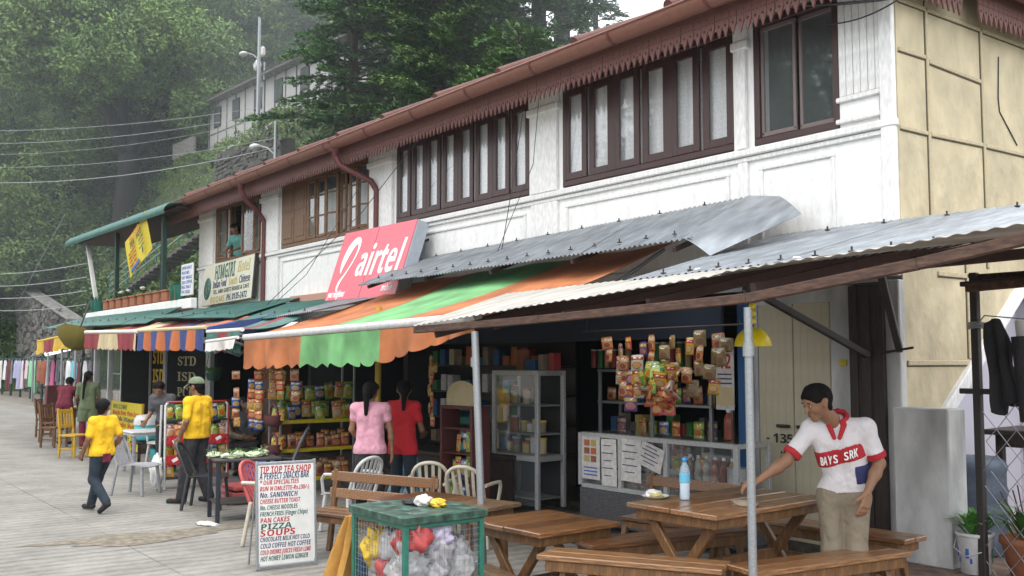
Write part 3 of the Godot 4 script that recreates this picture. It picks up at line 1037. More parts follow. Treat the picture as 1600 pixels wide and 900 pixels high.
	var nb := thing("notice_board", "small white notice board with rows of blue writing at the parapet's right end", "notice board", Vector3(-17.2, 3.78, 1.0))
	obj("board", box(Vector3(0.80, 0.72, 0.03), 0.006), "sign_white", nb)
	for k in 6:
		text(nb, "lettering", ["OPEN DAILY", "ROOMS", "HOT MEALS", "TEA COFFEE", "VEG THALI", "PH 2632"][k], Vector3(-0.34, 0.27 - 0.11 * k, 0.017), 0.075, "letter_blue", [0.66, 0.5, 0.68, 0.7, 0.62, 0.55][k])

# a tuft of pointed leaves
func leaf_tuft(sd: int, h: float, r: float, n: int) -> Mesh:
	var g := RandomNumberGenerator.new()
	g.seed = sd
	var s := mb()
	for k in n:
		var a := g.randf() * TAU
		var d := Vector3(cos(a), 0, sin(a))
		var side := Vector3(-d.z, 0, d.x)
		var l := h * g.randf_range(0.5, 1.1)
		var o := r * g.randf_range(0.1, 1.0)
		var b := d * o * 0.4 + Vector3(0, g.randf_range(0.0, h * 0.4), 0)
		var w := g.randf_range(0.018, 0.034) * (h / 0.2)
		var mid := b + d * o * 0.6 + Vector3(0, l * 0.7, 0)
		var tip := b + d * o * 1.2 + Vector3(0, l * g.randf_range(0.55, 1.0), 0)
		tri(s, b, mid - side * w, mid + side * w)
		tri(s, mid - side * w, tip, mid + side * w)
	return s.commit()

# ---------------------------------------------------------------- shop fronts under the green roofs
func shop_fronts() -> void:
	# telephone booth of two framed black boards
	var t := thing("phone_booth", "telephone booth of black boards in grey frames lettered STD ISD PCO", "phone booth", Vector3(0, 0, 0.8))
	var s := mb()
	for q in [[-20.42, 0.09], [-19.22, 0.16], [-16.18, 0.28]]:
		bx(s, Vector3(q[0], 1.25, 0), Vector3(q[1], 2.5, 0.10), 0.01)
	bx(s, Vector3(-19.82, 2.35, 0), Vector3(1.1, 0.10, 0.09), 0.01)
	bx(s, Vector3(-17.72, 2.39, 0), Vector3(2.84, 0.14, 0.09), 0.01)
	bx(s, Vector3(-19.82, 0.68, 0), Vector3(1.1, 0.09, 0.09), 0.01)
	bx(s, Vector3(-17.72, 0.72, 0), Vector3(2.84, 0.09, 0.09), 0.01)
	obj("frame", s, "alu", t)
	obj("black_board", box(Vector3(1.06, 1.62, 0.03), 0.004), "black_board", t, Vector3(-19.82, 1.50, -0.01))
	obj("black_board", box(Vector3(2.76, 1.60, 0.03), 0.004), "black_board", t, Vector3(-17.72, 1.54, -0.01))
	obj("low_panel", box(Vector3(1.06, 0.62, 0.03), 0.004), "sign_white", t, Vector3(-19.82, 0.32, 0.0))
	obj("low_panel", box(Vector3(2.76, 0.66, 0.03), 0.004), "alu", t, Vector3(-17.72, 0.34, 0.0))
	obj("yellow_panel", box(Vector3(0.92, 0.40, 0.012), 0.003), "yellow_sheet", t, Vector3(-19.80, 0.34, 0.022))
	text(t, "lettering", "STD", Vector3(-20.2, 0.34, 0.03), 0.30, "letter_black", 0.8)
	for k in 3:
		text(t, "lettering", ["STD", "ISD", "PCO"][k], Vector3(-20.25, 2.02 - 0.47 * k, 0.007), 0.36, "letter_yellow", 0.86)
		text(t, "lettering", ["STD", "ISD", "PCO"][k], Vector3(-18.35, 1.92 - 0.36 * k, 0.007), 0.21, "letter_pale", 1.25, true, Vector3.ZERO, 0.0, true)
	# side wall and counter behind, so that the booth is a room
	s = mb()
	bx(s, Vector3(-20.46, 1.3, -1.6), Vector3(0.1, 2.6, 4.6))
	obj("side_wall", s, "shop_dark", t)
	# dark brown boarding between the two shops
	t = thing("brown_pillar", "plain dark brown boarded pillar between the snack shops", "pillar", Vector3(-11.6, 0, 1.2))
	s = mb()
	bx(s, Vector3(0, 1.3, 0), Vector3(0.62, 2.6, 0.3), 0.015)
	obj("boarding", s, mat("pillar_brown", lin(0.11, 0.045, 0.022), 0.6, null), t)
	t = thing("yellow_pipe", "thin yellow pipe standing behind the woman in pink", "pipe", Vector3(-7.0, 0, 1.7))
	s = mb()
	tube(s, [Vector3(0, 0, 0), Vector3(0, 2.7, 0)], 0.045, 10)
	obj("pipe", s, mat("pipe_yellow", lin(0.50, 0.33, 0.03), 0.5), t)
	t = thing("shop_header", "dark blue boarded header under the tin roof of the tea shop", "header", Vector3(-5.2, 2.40, 0.35))
	obj("board", box(Vector3(6.6, 0.42, 0.05), 0.008), mat("header_blue", lin(0.014, 0.024, 0.045), 0.7, null), t)

# corrugated sheet between a back edge and a front edge, cut in sheets
func tin_roof(t: Node3D, m, b0: Vector3, b1: Vector3, f0: Vector3, f1: Vector3, n: int, wave := 0.076, amp := 0.011, called := "tin_sheet") -> void:
	var length := (f1 - f0).length()
	for k in n:
		var s := mb()
		var ua := float(k) / n
		var ub := (float(k) + 1.06) / n
		var tilt := rng.randf_range(-0.008, 0.008)
		var cnt := maxi(6, int(length / n / wave * 6.0))
		sheet(s, func(u: float, v: float) -> Vector3:
			var q := lerpf(ua, minf(ub, 1.0), u)
			var p := (b0.lerp(b1, q)).lerp(f0.lerp(f1, q), v)
			return p + Vector3(0, amp * cos(q * length * TAU / wave) + 0.003 * (k % 2) + tilt * v, 0), cnt, 5, 0.003)
		obj(called, s, m, t)

# nails with their washers along a tin edge
func nails(t: Node3D, a: Vector3, b: Vector3, n: int, m := "rust") -> void:
	for k in n:
		var s := mb()
		var p := a.lerp(b, (k + 0.5) / n) + Vector3(0, 0.02, 0)
		bx(s, p, Vector3(0.04, 0.010, 0.04), 0.003)
		bx(s, p + Vector3(0, 0.02, 0), Vector3(0.013, 0.032, 0.013), 0.002)
		obj("nail", s, m, t)

# striped cloth awning: front bar from a to c, back edge by + d; hem hangs from the bar
func cloth_awning(t: Node3D, a: Vector3, c: Vector3, d: Vector3, stripes: Array, hem: float, scallop: float, bar_r: float, bar_mat, shrink := 2.0) -> void:
	var x := 0.0
	var total := 0.0
	for q in stripes: total += q[1]
	var length := (c - a).length()
	for q in stripes:
		var u0: float = x / total
		x += q[1]
		var u1: float = x / total
		var s := mb()
		sheet(s, func(u: float, v: float) -> Vector3:
			var w := lerpf(u0, u1, u)
			return a.lerp(c, w) + d * v + Vector3(0, -0.10 * sin(PI * v) * (0.65 + 0.35 * sin(w * 9.0)) + 0.012 * sin(w * length * 5.0 + 4.0 * v), 0), 8, 10, 0.004)
		obj("cloth_strip", s, q[0], t)
		s = mb()
		var m := maxi(6, int((u1 - u0) * length / 0.03))
		sheet(s, func(u: float, v: float) -> Vector3:
			var w := lerpf(u0, u1, u)
			var l := hem * (1.0 - 0.14 * absf(sin(w * length * PI / scallop)) * -1.0 - 0.14)
			l *= 1.0 - 0.75 * clampf((w - shrink) / (1.0 - shrink), 0.0, 1.0) if shrink < 1.0 else 1.0
			return a.lerp(c, w) + Vector3(0, -bar_r - l * v, 0.025 + 0.03 * v * sin(w * length * 7.0) + 0.02 * sin(w * length * 16.0) * v), m, 5, 0.003)
		obj("hem", s, q[0], t)
	var s2 := mb()
	tube(s2, [a + (a - c).normalized() * 0.03, c + (c - a).normalized() * 0.03], bar_r, 12)
	obj("front_bar", s2, bar_mat, t)
	for e in [a, c]:
		s2 = mb()
		var inn: Vector3 = (c - a).normalized() * (0.10 if e == a else -0.10)
		tube(s2, [e + inn - Vector3(0, 0.05, 0), e + inn + d * 0.5 - Vector3(0, 0.35, 0), e + inn + d * 0.98 - Vector3(0, 0.05, 0)], 0.022, 6)
		obj("arm", s2, "steel", t)

func roofs_and_awnings() -> void:
	# the tea shop's lean-to, near right
	var t := thing("lean_to_roof", "large corrugated tin lean-to on pipe posts over the tea tables, grey above and whitewashed below", "lean-to roof")
	tin_roof(t, "tin", Vector3(-1.35, 3.27, 0.03), Vector3(3.6, 3.27, 0.03), Vector3(-1.15, 2.66, 2.42), Vector3(3.5, 2.72, 2.42), 6)
	tin_roof(t, "tin_white", Vector3(-3.2, 2.66, 2.25), Vector3(3.4, 2.74, 2.3), Vector3(-2.66, 2.275, 3.74), Vector3(3.25, 2.62, 3.74), 8, 0.10, 0.005, "whitewashed_sheet")
	nails(t, Vector3(-1.0, 2.69, 2.30), Vector3(3.4, 2.75, 2.30), 14, "iron_dark")
	nails(t, Vector3(-0.9, 3.20, 0.30), Vector3(3.4, 3.21, 0.30), 7, "iron_dark")
	for k in 12:
		var w := mb()
		bx(w, Vector3(-0.8 + 0.33 * k + rng.randf_range(-0.1, 0.1), 2.72 + 0.004 * k, 2.22 + rng.randf_range(-0.1, 0.05)), Vector3(0.055, 0.02, 0.04), 0.008)
		obj("patch", w, "letter_white", t)
	var s := mb()
	var pr := [Vector3(-2.68, 2.235, 3.70), Vector3(-0.8, 2.275, 3.70), Vector3(1.26, 2.335, 3.70), Vector3(2.4, 2.46, 3.70), Vector3(3.3, 2.585, 3.70)]
	for k in 4:
		bar(s, pr[k], pr[k + 1], 0.05, 0.062, 0.006)
	obj("front_beam", s, "beam", t)
	for k in 7:
		s = mb()
		var q := k / 6.0
		bar(s, Vector3(lerpf(-1.2, 3.2, q), 3.16, 0.06), Vector3(lerpf(-2.4, 3.1, q), lerpf(2.19, 2.50, q), 3.66), 0.05, 0.07, 0.005)
		obj("rafter", s, "rafter", t)
	s = mb()
	bar(s, Vector3(-1.4, 2.60, 2.0), Vector3(3.2, 2.66, 2.0), 0.05, 0.07, 0.005)
	obj("purlin", s, "rafter", t)
	for q in [[-1.70, -1.55, 2.20, 0.0], [1.26, 1.265, 2.28, 0.2]]:
		s = mb()
		tube(s, [Vector3(q[1], q[3], 3.7), Vector3(q[0], q[2], 3.7)], 0.026 if q[3] > 0.0 else 0.032, 12)
		tube(s, [Vector3(q[0], q[2] - 0.30, 3.7), Vector3(q[0], q[2] - 0.22, 3.7)], 0.036, 12)
		obj("pipe_post", s, "steel", t)
	for q in [[Vector3(-0.26, 2.0, 0.18), Vector3(-0.62, 2.62, 1.5)], [Vector3(0.05, 2.05, 0.15), Vector3(0.55, 2.70, 1.2)]]:
		s = mb()
		bar(s, q[0], q[1], 0.06, 0.06, 0.005)
		obj("strut", s, "iron_dark", t)
	s = mb()
	tube(s, [Vector3(-0.12, 2.02, 0.2), Vector3(0.22, 2.07, 0.2)], 0.012, 6)
	obj("bolt", s, "iron_dark", t)
	# tin hood over the striped awning, with its end sheet bent down
	t = thing("tin_hood", "grey corrugated tin hood above the orange and green awning, its end sheet bent down", "tin roof")
	tin_roof(t, "tin", Vector3(-8.7, 3.60, 0.06), Vector3(-1.75, 3.72, 0.06), Vector3(-8.4, 3.10, 1.3), Vector3(-1.45, 3.14, 1.3), 8)
	nails(t, Vector3(-8.2, 3.18, 1.16), Vector3(-1.6, 3.22, 1.16), 16, "iron_dark")
	nails(t, Vector3(-8.2, 3.56, 0.22), Vector3(-1.9, 3.67, 0.22), 9, "iron_dark")
	s = mb()
	# the end sheet: flat facet A-B-C folded down from the crease A-E, its far lip rolled under
	var fa := Vector3(-1.56, 3.165, 1.30)
	var fb := Vector3(-1.17, 2.95, 1.34)
	var fc := Vector3(-0.50, 3.32, 0.82)
	var fd := Vector3(-1.18, 3.63, 0.26)
	var fe := Vector3(-1.75, 3.735, 0.06)
	sheet(s, func(u: float, v: float) -> Vector3: return fe.lerp(fd, u).lerp(fa, v), 6, 8, 0.004)
	sheet(s, func(u: float, v: float) -> Vector3: return fa.lerp(fd, u).lerp(fb.lerp(fc, u), v) + Vector3(0, 0.012 * sin(PI * v), 0), 8, 6, 0.004)
	obj("bent_sheet", s, "tin", t)
	s = mb()
	ball(s, Vector3(-1.24, 3.04, 1.22), Vector3(0.09, 0.012, 0.05), 8, 4)
	obj("rust_patch", s, "rust", t)
	for k in 5:
		s = mb()
		var x := -8.2 + 1.6 * k
		bar(s, Vector3(x, 3.50, 0.04), Vector3(x + 0.1, 3.06, 1.28), 0.04, 0.05, 0.004)
		obj("rafter", s, "rafter", t)
	# the big orange and green awning
	t = thing("striped_awning", "large orange and green striped cloth awning with white roller bar and scalloped hem", "awning")
	cloth_awning(t, Vector3(-8.58, 2.28, 3.0), Vector3(-2.70, 2.375, 3.0), Vector3(0, 0.92, -2.75), [["awn_orange", 1.93], ["awn_green", 2.1], ["awn_orange", 1.85]], 0.41, 0.36, 0.05, "white_plastic", 0.66)
	# green tin roofs over the far shops
	t = thing("green_tin_roof", "weathered green tin roof below the terrace parapet, leftmost of the three", "tin roof")
	tin_roof(t, "tin_green", Vector3(-26.3, 3.20, 1.08), Vector3(-17.3, 3.15, 1.08), Vector3(-26.6, 2.88, 2.1), Vector3(-16.5, 2.74, 2.1), 10)
	nails(t, Vector3(-25.9, 2.98, 1.9), Vector3(-16.9, 2.86, 1.9), 12)
	t = thing("green_tin_roof", "green tin roof under the cream hotel sign, middle one of the three", "tin roof")
	tin_roof(t, "tin_green", Vector3(-16.9, 3.22, 0.10), Vector3(-13.0, 3.20, 0.10), Vector3(-16.4, 2.85, 2.1), Vector3(-11.4, 2.68, 2.1), 5)
	nails(t, Vector3(-16.2, 2.92, 1.95), Vector3(-11.7, 2.76, 1.95), 7)
	t = thing("green_tin_roof", "green tin roof below the red phone company sign, nearest of the three", "tin roof")
	tin_roof(t, "tin_green", Vector3(-13.0, 3.05, 0.55), Vector3(-10.2, 3.02, 0.55), Vector3(-12.9, 2.62, 2.1), Vector3(-9.6, 2.62, 2.1), 4)
	tin_roof(t, "tin", Vector3(-10.2, 3.02, 0.55), Vector3(-8.6, 3.00, 0.55), Vector3(-9.6, 2.64, 2.1), Vector3(-8.3, 2.68, 2.1), 2)
	nails(t, Vector3(-12.6, 2.70, 1.95), Vector3(-8.6, 2.70, 1.95), 7)
	s = mb()
	bx(s, Vector3(-11.6, 3.16, 0.10), Vector3(3.6, 0.14, 0.2), 0.01)
	obj("salmon_ledge", s, mat("salmon", lin(0.46, 0.27, 0.21), 0.8, null), t)
	# cloth awnings of the far shops
	var st := []
	for k in 9: st.append(["awn_blue" if k % 2 == 0 else "awn_rust", 1.0])
	t = thing("striped_awning", "blue and rust striped cloth awning over the phone booth", "awning")
	cloth_awning(t, Vector3(-13.84, 2.50, 3.0), Vector3(-10.26, 2.47, 3.0), Vector3(0.0, 0.24, -1.2), st, 0.34, 0.40, 0.035, "awn_cream")
	s = mb()
	tri(s, Vector3(-10.22, 2.47, 3.0), Vector3(-10.22, 2.70, 1.85), Vector3(-10.22, 2.18, 2.98))
	tri(s, Vector3(-10.22, 2.70, 1.85), Vector3(-10.22, 2.35, 2.0), Vector3(-10.22, 2.18, 2.98))
	obj("end_flap", s, "awn_blue", t)
	t = thing("striped_awning", "dark red and cream cloth awning left of the blue striped one", "awning")
	cloth_awning(t, Vector3(-17.8, 2.56, 3.0), Vector3(-13.95, 2.49, 3.0), Vector3(0, 0.24, -1.2), [["awn_maroon", 1.25], ["awn_cream", 1.35], ["awn_maroon", 1.2], ["awn_cream", 0.1]], 0.33, 0.15, 0.04, "awn_white")
	t = thing("striped_awning", "yellow cloth awning with a red stripe, leftmost over the far snack stall", "awning")
	cloth_awning(t, Vector3(-22.7, 2.43, 3.0), Vector3(-18.2, 2.58, 3.0), Vector3(0.3, 0.26, -1.3), [["awn_yellow", 0.9], ["awn_maroon", 1.4], ["awn_yellow", 0.8], ["awn_yellow", 2.2]], 0.32, 0.5, 0.03, "awn_yellow")
	t = thing("striped_awning", "small teal and red awning with white scalloped hem beside the big orange one", "awning")
	cloth_awning(t, Vector3(-10.15, 2.40, 3.0), Vector3(-8.75, 2.40, 3.0), Vector3(0, 0.25, -1.0), [["tin_green", 0.5], ["awn_maroon", 0.45], ["tin_green", 0.5]], 0.32, 0.3, 0.03, "awn_white")
	t = thing("white_awning", "small white cloth awning with zigzag hem left of the orange awning", "awning")
	cloth_awning(t, Vector3(-9.85, 2.24, 3.12), Vector3(-8.62, 2.28, 3.12), Vector3(0.1, 0.25, -0.9), [["awn_white", 1.0]], 0.14, 0.16, 0.025, "awn_white")
	# olive umbrella hanging half folded
	t = thing("olive_umbrella", "olive brown market umbrella tipped on its side under the yellow awning", "umbrella", Vector3(-18.35, 2.36, 3.1))
	s = mb()
	var bs := Basis.from_euler(Vector3(deg_to_rad(155), deg_to_rad(35), 0))
	lathe(s, [Vector2(0.46, -0.22), Vector2(0.38, -0.02), Vector2(0.22, 0.12), Vector2(0.02, 0.20)], 8, Transform3D(bs, Vector3.ZERO))
	lathe(s, [Vector2(0.45, -0.23), Vector2(0.37, -0.035), Vector2(0.21, 0.105), Vector2(0.02, 0.185)], 8, Transform3D(bs, Vector3.ZERO))
	obj("canopy", s, "olive_cloth", t)
	s = mb()
	tube(s, [bs * Vector3(0, 0.25, 0), bs * Vector3(0, -1.0, 0)], 0.02, 8)
	obj("pole", s, "dark_wood", t)
	for k in 8:
		s = mb()
		var a := TAU * k / 8.0
		tube(s, [bs * Vector3(0.03 * cos(a), 0.17, 0.03 * sin(a)), bs * Vector3(0.37 * cos(a), -0.05, 0.37 * sin(a)), bs * Vector3(0.46 * cos(a), -0.23, 0.46 * sin(a))], 0.008, 5)
		obj("rib", s, "dark_wood", t)

# ---------------------------------------------------------------- signs
func signs() -> void:
	# red phone company box sign, leaning out
	var tl := Vector3(-10.69, 4.22, 0.35)
	var x := Vector3(2.48, -0.02, 0.0)
	var dn := Vector3(0.04, -1.24, 0.40)
	var t := thing("phone_company_sign", "leaning pink-red phone company box sign with a white swirl", "sign")
	var nx := x.normalized()
	var ny := -dn.normalized()
	var nz := nx.cross(ny).normalized()
	ny = nz.cross(nx)
	var c := tl + x * 0.5 + dn * 0.5
	var fr := Transform3D(Basis(nx, ny, nz), c)
	var s := mb()
	bx(s, Vector3(0, 0, -0.12), Vector3(2.48, 1.30, 0.22), 0.01, fr)
	obj("casing", s, "sign_side", t)
	s = mb()
	bx(s, Vector3(0, 0, 0.0), Vector3(2.47, 1.29, 0.012), 0.003, fr)
	obj("face", s, "sign_pink", t)
	s = mb()
	bx(s, Vector3(0.02, 0, 0.0075), Vector3(0.008, 1.27, 0.003), 0.0, fr)
	obj("seam", s, "pipe_maroon", t)
	# the swirl: a tapering loop cut from flat white
	var o := PackedVector2Array()
	var inner := PackedVector2Array()
	var path := [[-0.24, -0.50, 0.02], [-0.28, -0.42, 0.062], [-0.25, -0.31, 0.068], [-0.17, -0.22, 0.042], [-0.05, -0.07, 0.030], [0.06, 0.11, 0.036], [0.11, 0.28, 0.055], [0.07, 0.42, 0.09], [-0.06, 0.43, 0.13], [-0.20, 0.31, 0.165], [-0.29, 0.13, 0.15], [-0.32, -0.03, 0.09], [-0.31, -0.15, 0.015]]
	var cv := Curve2D.new()
	for i in path.size():
		var a := Vector2(path[maxi(i - 1, 0)][0], path[maxi(i - 1, 0)][1])
		var b := Vector2(path[mini(i + 1, path.size() - 1)][0], path[mini(i + 1, path.size() - 1)][1])
		cv.add_point(Vector2(path[i][0], path[i][1]), (a - b) / 6.0, (b - a) / 6.0)
	s = mb()
	var prev := []
	for i in 45:
		var q := float(i) / 44.0 * (path.size() - 1)
		var k := mini(int(q), path.size() - 2)
		var p := cv.sample(k, q - k)
		var p2 := cv.sample(k, minf(q - k + 0.02, 1.0)) if q - k < 0.97 else p
		var p1 := cv.sample(k, maxf(q - k - 0.02, 0.0))
		var d := (p2 - p1).normalized()
		var w := lerpf(path[k][2], path[k + 1][2], q - k) * 0.62
		var nn := Vector2(-d.y, d.x) * w
		var cur := [fr * Vector3(-0.62 + p.x + nn.x, p.y + nn.y, 0.011), fr * Vector3(-0.62 + p.x - nn.x, p.y - nn.y, 0.011)]
		if prev.size() > 0:
			quad(s, prev[0], cur[0], cur[1], prev[1], nz)
		prev = cur
	obj("swirl", s, "letter_white", t)
	for q in [["airtel", Vector3(-0.38, 0.02, 0.008), 0.56, 1.44, 0.10], ["your neighbour", Vector3(-1.16, -0.54, 0.008), 0.12, 0.62, 0.0], ["mobile", Vector3(0.72, -0.50, 0.008), 0.12, 0.34, 0.0]]:
		var m := text(t, "lettering", q[0], Vector3.ZERO, q[2], "letter_white", q[3], true, Vector3.ZERO, q[4])
		m.transform = Transform3D(fr.basis * m.transform.basis, fr * q[1])
	for k in 2:
		s = mb()
		tube(s, [fr * Vector3(-1.0 + 2.0 * k, 0.3, -0.2), fr * Vector3(-1.0 + 2.0 * k, 0.35, -0.2) + Vector3(0, 0.1, -0.35)], 0.02, 6)
		obj("stay", s, "iron_dark", t)
	# cream hotel sign
	t = thing("hotel_sign", "cream painted hotel signboard with green heading and a round emblem", "sign", Vector3(-16.95, 3.76, 0.14))
	t.rotation = Vector3(-0.08, 0, 0.02)
	obj("board", box(Vector3(3.15, 0.98, 0.05), 0.008), "sign_cream", t)
	s = mb()
	bx(s, Vector3(1.60, 0, 0.0), Vector3(0.05, 1.0, 0.09), 0.008)
	obj("edge", s, "iron_dark", t)
	text(t, "lettering", "HIMGIRI", Vector3(-0.85, 0.26, 0.028), 0.36, "letter_green", 1.25)
	text(t, "lettering", "Hotel", Vector3(0.6, 0.27, 0.028), 0.25, mat("letter_tan", lin(0.45, 0.36, 0.12), 0.7), 0.72, true, Vector3.ZERO, 0.1, true)
	text(t, "lettering", "Indian Food", Vector3(-0.9, -0.02, 0.028), 0.18, "letter_navy", 0.85)
	text(t, "lettering", "South", Vector3(0.12, -0.02, 0.028), 0.18, "letter_tan", 0.5)
	text(t, "lettering", "Chinese", Vector3(0.75, -0.02, 0.028), 0.18, "letter_navy", 0.62)
	text(t, "lettering", "TEL. AND GUEST HOUSE & CAFE", Vector3(-0.85, -0.20, 0.028), 0.10, "letter_black", 2.2)
	text(t, "lettering", "ROOMS", Vector3(-1.0, -0.38, 0.028), 0.15, "letter_tan", 0.9)
	text(t, "lettering", "PH. 0135-2472", Vector3(0.05, -0.38, 0.028), 0.15, "letter_navy", 1.2)
	s = mb()
	for k in 2:
		lathe(s, [Vector2(0.17 - 0.07 * k, -0.008), Vector2(0.22 - 0.06 * k, -0.008), Vector2(0.22 - 0.06 * k, 0.008), Vector2(0.17 - 0.07 * k, 0.008)], 20, Transform3D(Basis(Vector3.RIGHT, PI * 0.5).scaled(Vector3(1, 1.2, 1)), Vector3(-1.25, -0.08, 0.03)))
	obj("emblem", s, "tin_green", t)
	s = mb()
	bx(s, Vector3(-1.25, -0.10, 0.03), Vector3(0.10, 0.16, 0.012), 0.003)
	bx(s, Vector3(-1.22, 0.0, 0.03), Vector3(0.14, 0.03, 0.012), 0.003)
	obj("emblem_mark", s, "letter_green", t)
	# yellow banner slung under the terrace roof
	t = thing("yellow_banner", "tilted yellow banner hanging from the green terrace roof", "banner", Vector3(-20.7, 4.88, 1.12), 0.0)
	t.rotation = Vector3(0.05, 0, 0.34)
	s = mb()
	sheet(s, func(u: float, v: float) -> Vector3: return Vector3(-0.95 + 1.9 * u, -0.52 + 1.04 * v, 0.03 * sin(u * 5.0 + v * 2.0)), 10, 6, 0.006)
	obj("cloth", s, "yellow_sheet", t)
	text(t, "lettering", "FAST FOOD", Vector3(-0.55, 0.38, 0.045), 0.14, mat("letter_orange", lin(0.55, 0.2, 0.01), 0.7), 0.9)
	for k in 2:
		text(t, "lettering", ["TEA", "HOT"][k], Vector3(-0.55 + 0.62 * k, 0.20, 0.045), 0.17, "letter_black", 0.42)
	for k in 4:
		text(t, "lettering", ["Veg Chowmein", "Momo & Soup", "Cold Coffee", "Burger Pizza"][k], Vector3(-0.72, 0.03 - 0.11 * k, 0.045), 0.06, "letter_red", 0.62)
		text(t, "lettering", ["Dosa Idli", "Thali", "Paratha", ""][k], Vector3(0.18, 0.03 - 0.11 * k, 0.045), 0.06, "letter_green", 0.42)
	s = mb()
	bx(s, Vector3(-0.3, -0.44, 0.045), Vector3(0.75, 0.10, 0.006), 0.002)
	obj("printed_strip", s, "letter_blue", t)
	s = mb()
	ball(s, Vector3(0.45, -0.33, 0.045), Vector3(0.05, 0.1, 0.006), 8, 4)
	obj("printed_mark", s, "letter_black", t)
	# yellow menu board in front of the phone booth
	t = thing("menu_board", "yellow sheet-metal menu board leaning in front of the blue doors", "menu board", Vector3(-17.25, 0.0, 2.3))
	t.rotation = Vector3(-0.06, 0, 0)
	obj("board", box(Vector3(2.35, 1.0, 0.03), 0.004), "yellow_sheet", t, Vector3(0, 0.53, 0))
	s = mb()
	for sg in [-1.0, 1.0]:
		bx(s, Vector3(1.17 * sg, 0.52, 0.0), Vector3(0.05, 1.04, 0.05), 0.004)
	obj("frame", s, "awn_yellow", t)
	for k in 7:
		text(t, "lettering", ["WELCOME", "Masala Dosa  Plain Dosa", "Idli Vada  Uttapam", "Veg Noodles  Maggi", "Finger Chips  Burger", "Bread Omelette  Tea", "Cold Drinks  Ice Cream"][k], Vector3(-1.02, 0.92 - 0.13 * k, 0.017), 0.10, ["letter_green", "letter_red", "letter_navy", "letter_red", "letter_navy", "letter_green", "letter_red"][k], [1.1, 2.0, 1.7, 1.8, 1.9, 1.85, 2.0][k])
	# the tea shop's A-board
	t = thing("tea_shop_board", "white hand-lettered tea shop menu board standing on the road, steel framed", "menu board", Vector3(-3.70, 0.0, 4.50))
	t.rotation.y = deg_to_rad(84.0)
	t.scale = Vector3(0.90, 1.0, 0.90)
	var lean := Basis(Vector3.RIGHT, -0.10)
	var bd := Node3D.new()
	hang(bd, "panel", t)
	bd.transform = Transform3D(lean, Vector3(0, 0.50, 0))
	obj("board", box(Vector3(0.61, 0.93, 0.02), 0.003), "sign_white", bd, Vector3(0, 0, 0))
	s = mb()
	for sg in [-1.0, 1.0]:
		bx(s, Vector3(sg * 0.315, 0, 0), Vector3(0.025, 1.0, 0.035), 0.004)
		bx(s, Vector3(0, sg * 0.478, 0), Vector3(0.605, 0.025, 0.033), 0.004)
	obj("frame", s, "steel", bd)
	for sg in [-1.0, 1.0]:
		s = mb()
		tube(s, [Vector3(sg * 0.30, 0.06, 0.045), Vector3(sg * 0.30, 0.0, 0.055)], 0.013, 6)
		tube(s, [Vector3(sg * 0.30, 0.98, -0.06), Vector3(sg * 0.30, 0.0, -0.32)], 0.012, 6)
		obj("leg", s, "steel", t)
	var lines := [["TIP TOP TEA SHOP", "letter_red", 0.075, 0.555], ["A PERFECT SNACKS BAR", "letter_navy", 0.070, 0.535], ["* OUR SPECIALTIES", "letter_red", 0.047, 0.42], ["BUN N OMLETTE-Rs.(30/-)", "letter_red", 0.047, 0.53], ["No. SANDWICH", "letter_navy", 0.055, 0.40], ["CHEESE BUTTER TOAST", "letter_red", 0.047, 0.43], ["No. CHEESE NOODLES", "letter_green", 0.047, 0.40], ["FRENCH FRIES (Finger Chips)", "letter_green", 0.047, 0.51], ["PAN CAKES", "letter_red", 0.052, 0.31], ["PIZZA", "letter_green", 0.060, 0.33], ["SOUPS", "letter_red", 0.066, 0.37], ["CHOCOLATE MILK HOT COLD", "letter_navy", 0.047, 0.53], ["COLD COFFEE HOT COFFEE", "letter_navy", 0.050, 0.54], ["COLD DRINKS JUICES FRESH LIME", "letter_red", 0.046, 0.54], ["HOT HONEY LEMON GINGER", "letter_green", 0.050, 0.51]]
	var y := 0.415
	for q in lines:
		text(bd, "lettering", q[0], Vector3(-0.285, y, 0.0108), q[2] * 0.92, q[1], q[3], true, Vector3.ZERO, 0.12)
		y -= 0.0585

# ---------------------------------------------------------------- plants
func leaf_clump(sd: int, n: int, r: float, lw: float, ll: float) -> Mesh:
	var g := RandomNumberGenerator.new()
	g.seed = sd
	var s := mb()
	for k in n:
		var d := Vector3(g.randfn(), g.randfn() * 0.8, g.randfn()).normalized()
		var c := d * r * pow(g.randf(), 0.5)
		var ax := (d + Vector3(g.randfn(), g.randfn() - 0.5, g.randfn()) * 0.7).normalized()
		var sd2 := ax.cross(Vector3(g.randfn(), g.randfn(), g.randfn())).normalized()
		var l := ll * g.randf_range(0.7, 1.3)
		var w := lw * g.randf_range(0.7, 1.3)
		var n2 := (sd2.cross(ax) + Vector3(0, 0.8, 0) + d * 0.5).normalized()
		tri(s, c - ax * l * 0.5, c - sd2 * w, c + sd2 * w, n2)
		tri(s, c + ax * l * 0.5, c + sd2 * w, c - sd2 * w, n2)
	return s.commit()

# drooping flat spray of needles, lying along +x
func needle_spray(sd: int, n: int, length: float, nl: float, wide: float) -> Mesh:
	var g := RandomNumberGenerator.new()
	g.seed = sd
	var s := mb()
	for k in n:
		var u := g.randf()
		var c := Vector3(length * u, -0.10 * length * u * u, g.randfn() * wide * (1.0 - 0.6 * u))
		var d := Vector3(0.6 + g.randf() * 0.6, g.randf_range(-0.5, 0.9), g.randfn() * 0.9).normalized()
		var sd2 := d.cross(Vector3(g.randfn(), g.randfn(), g.randfn())).normalized() * nl * 0.16
		var n2 := Vector3(g.randfn() * 0.4, 1, g.randfn() * 0.4).normalized()
		tri(s, c - sd2, c + sd2, c + d * nl * g.randf_range(0.6, 1.2), n2)
	return s.commit()

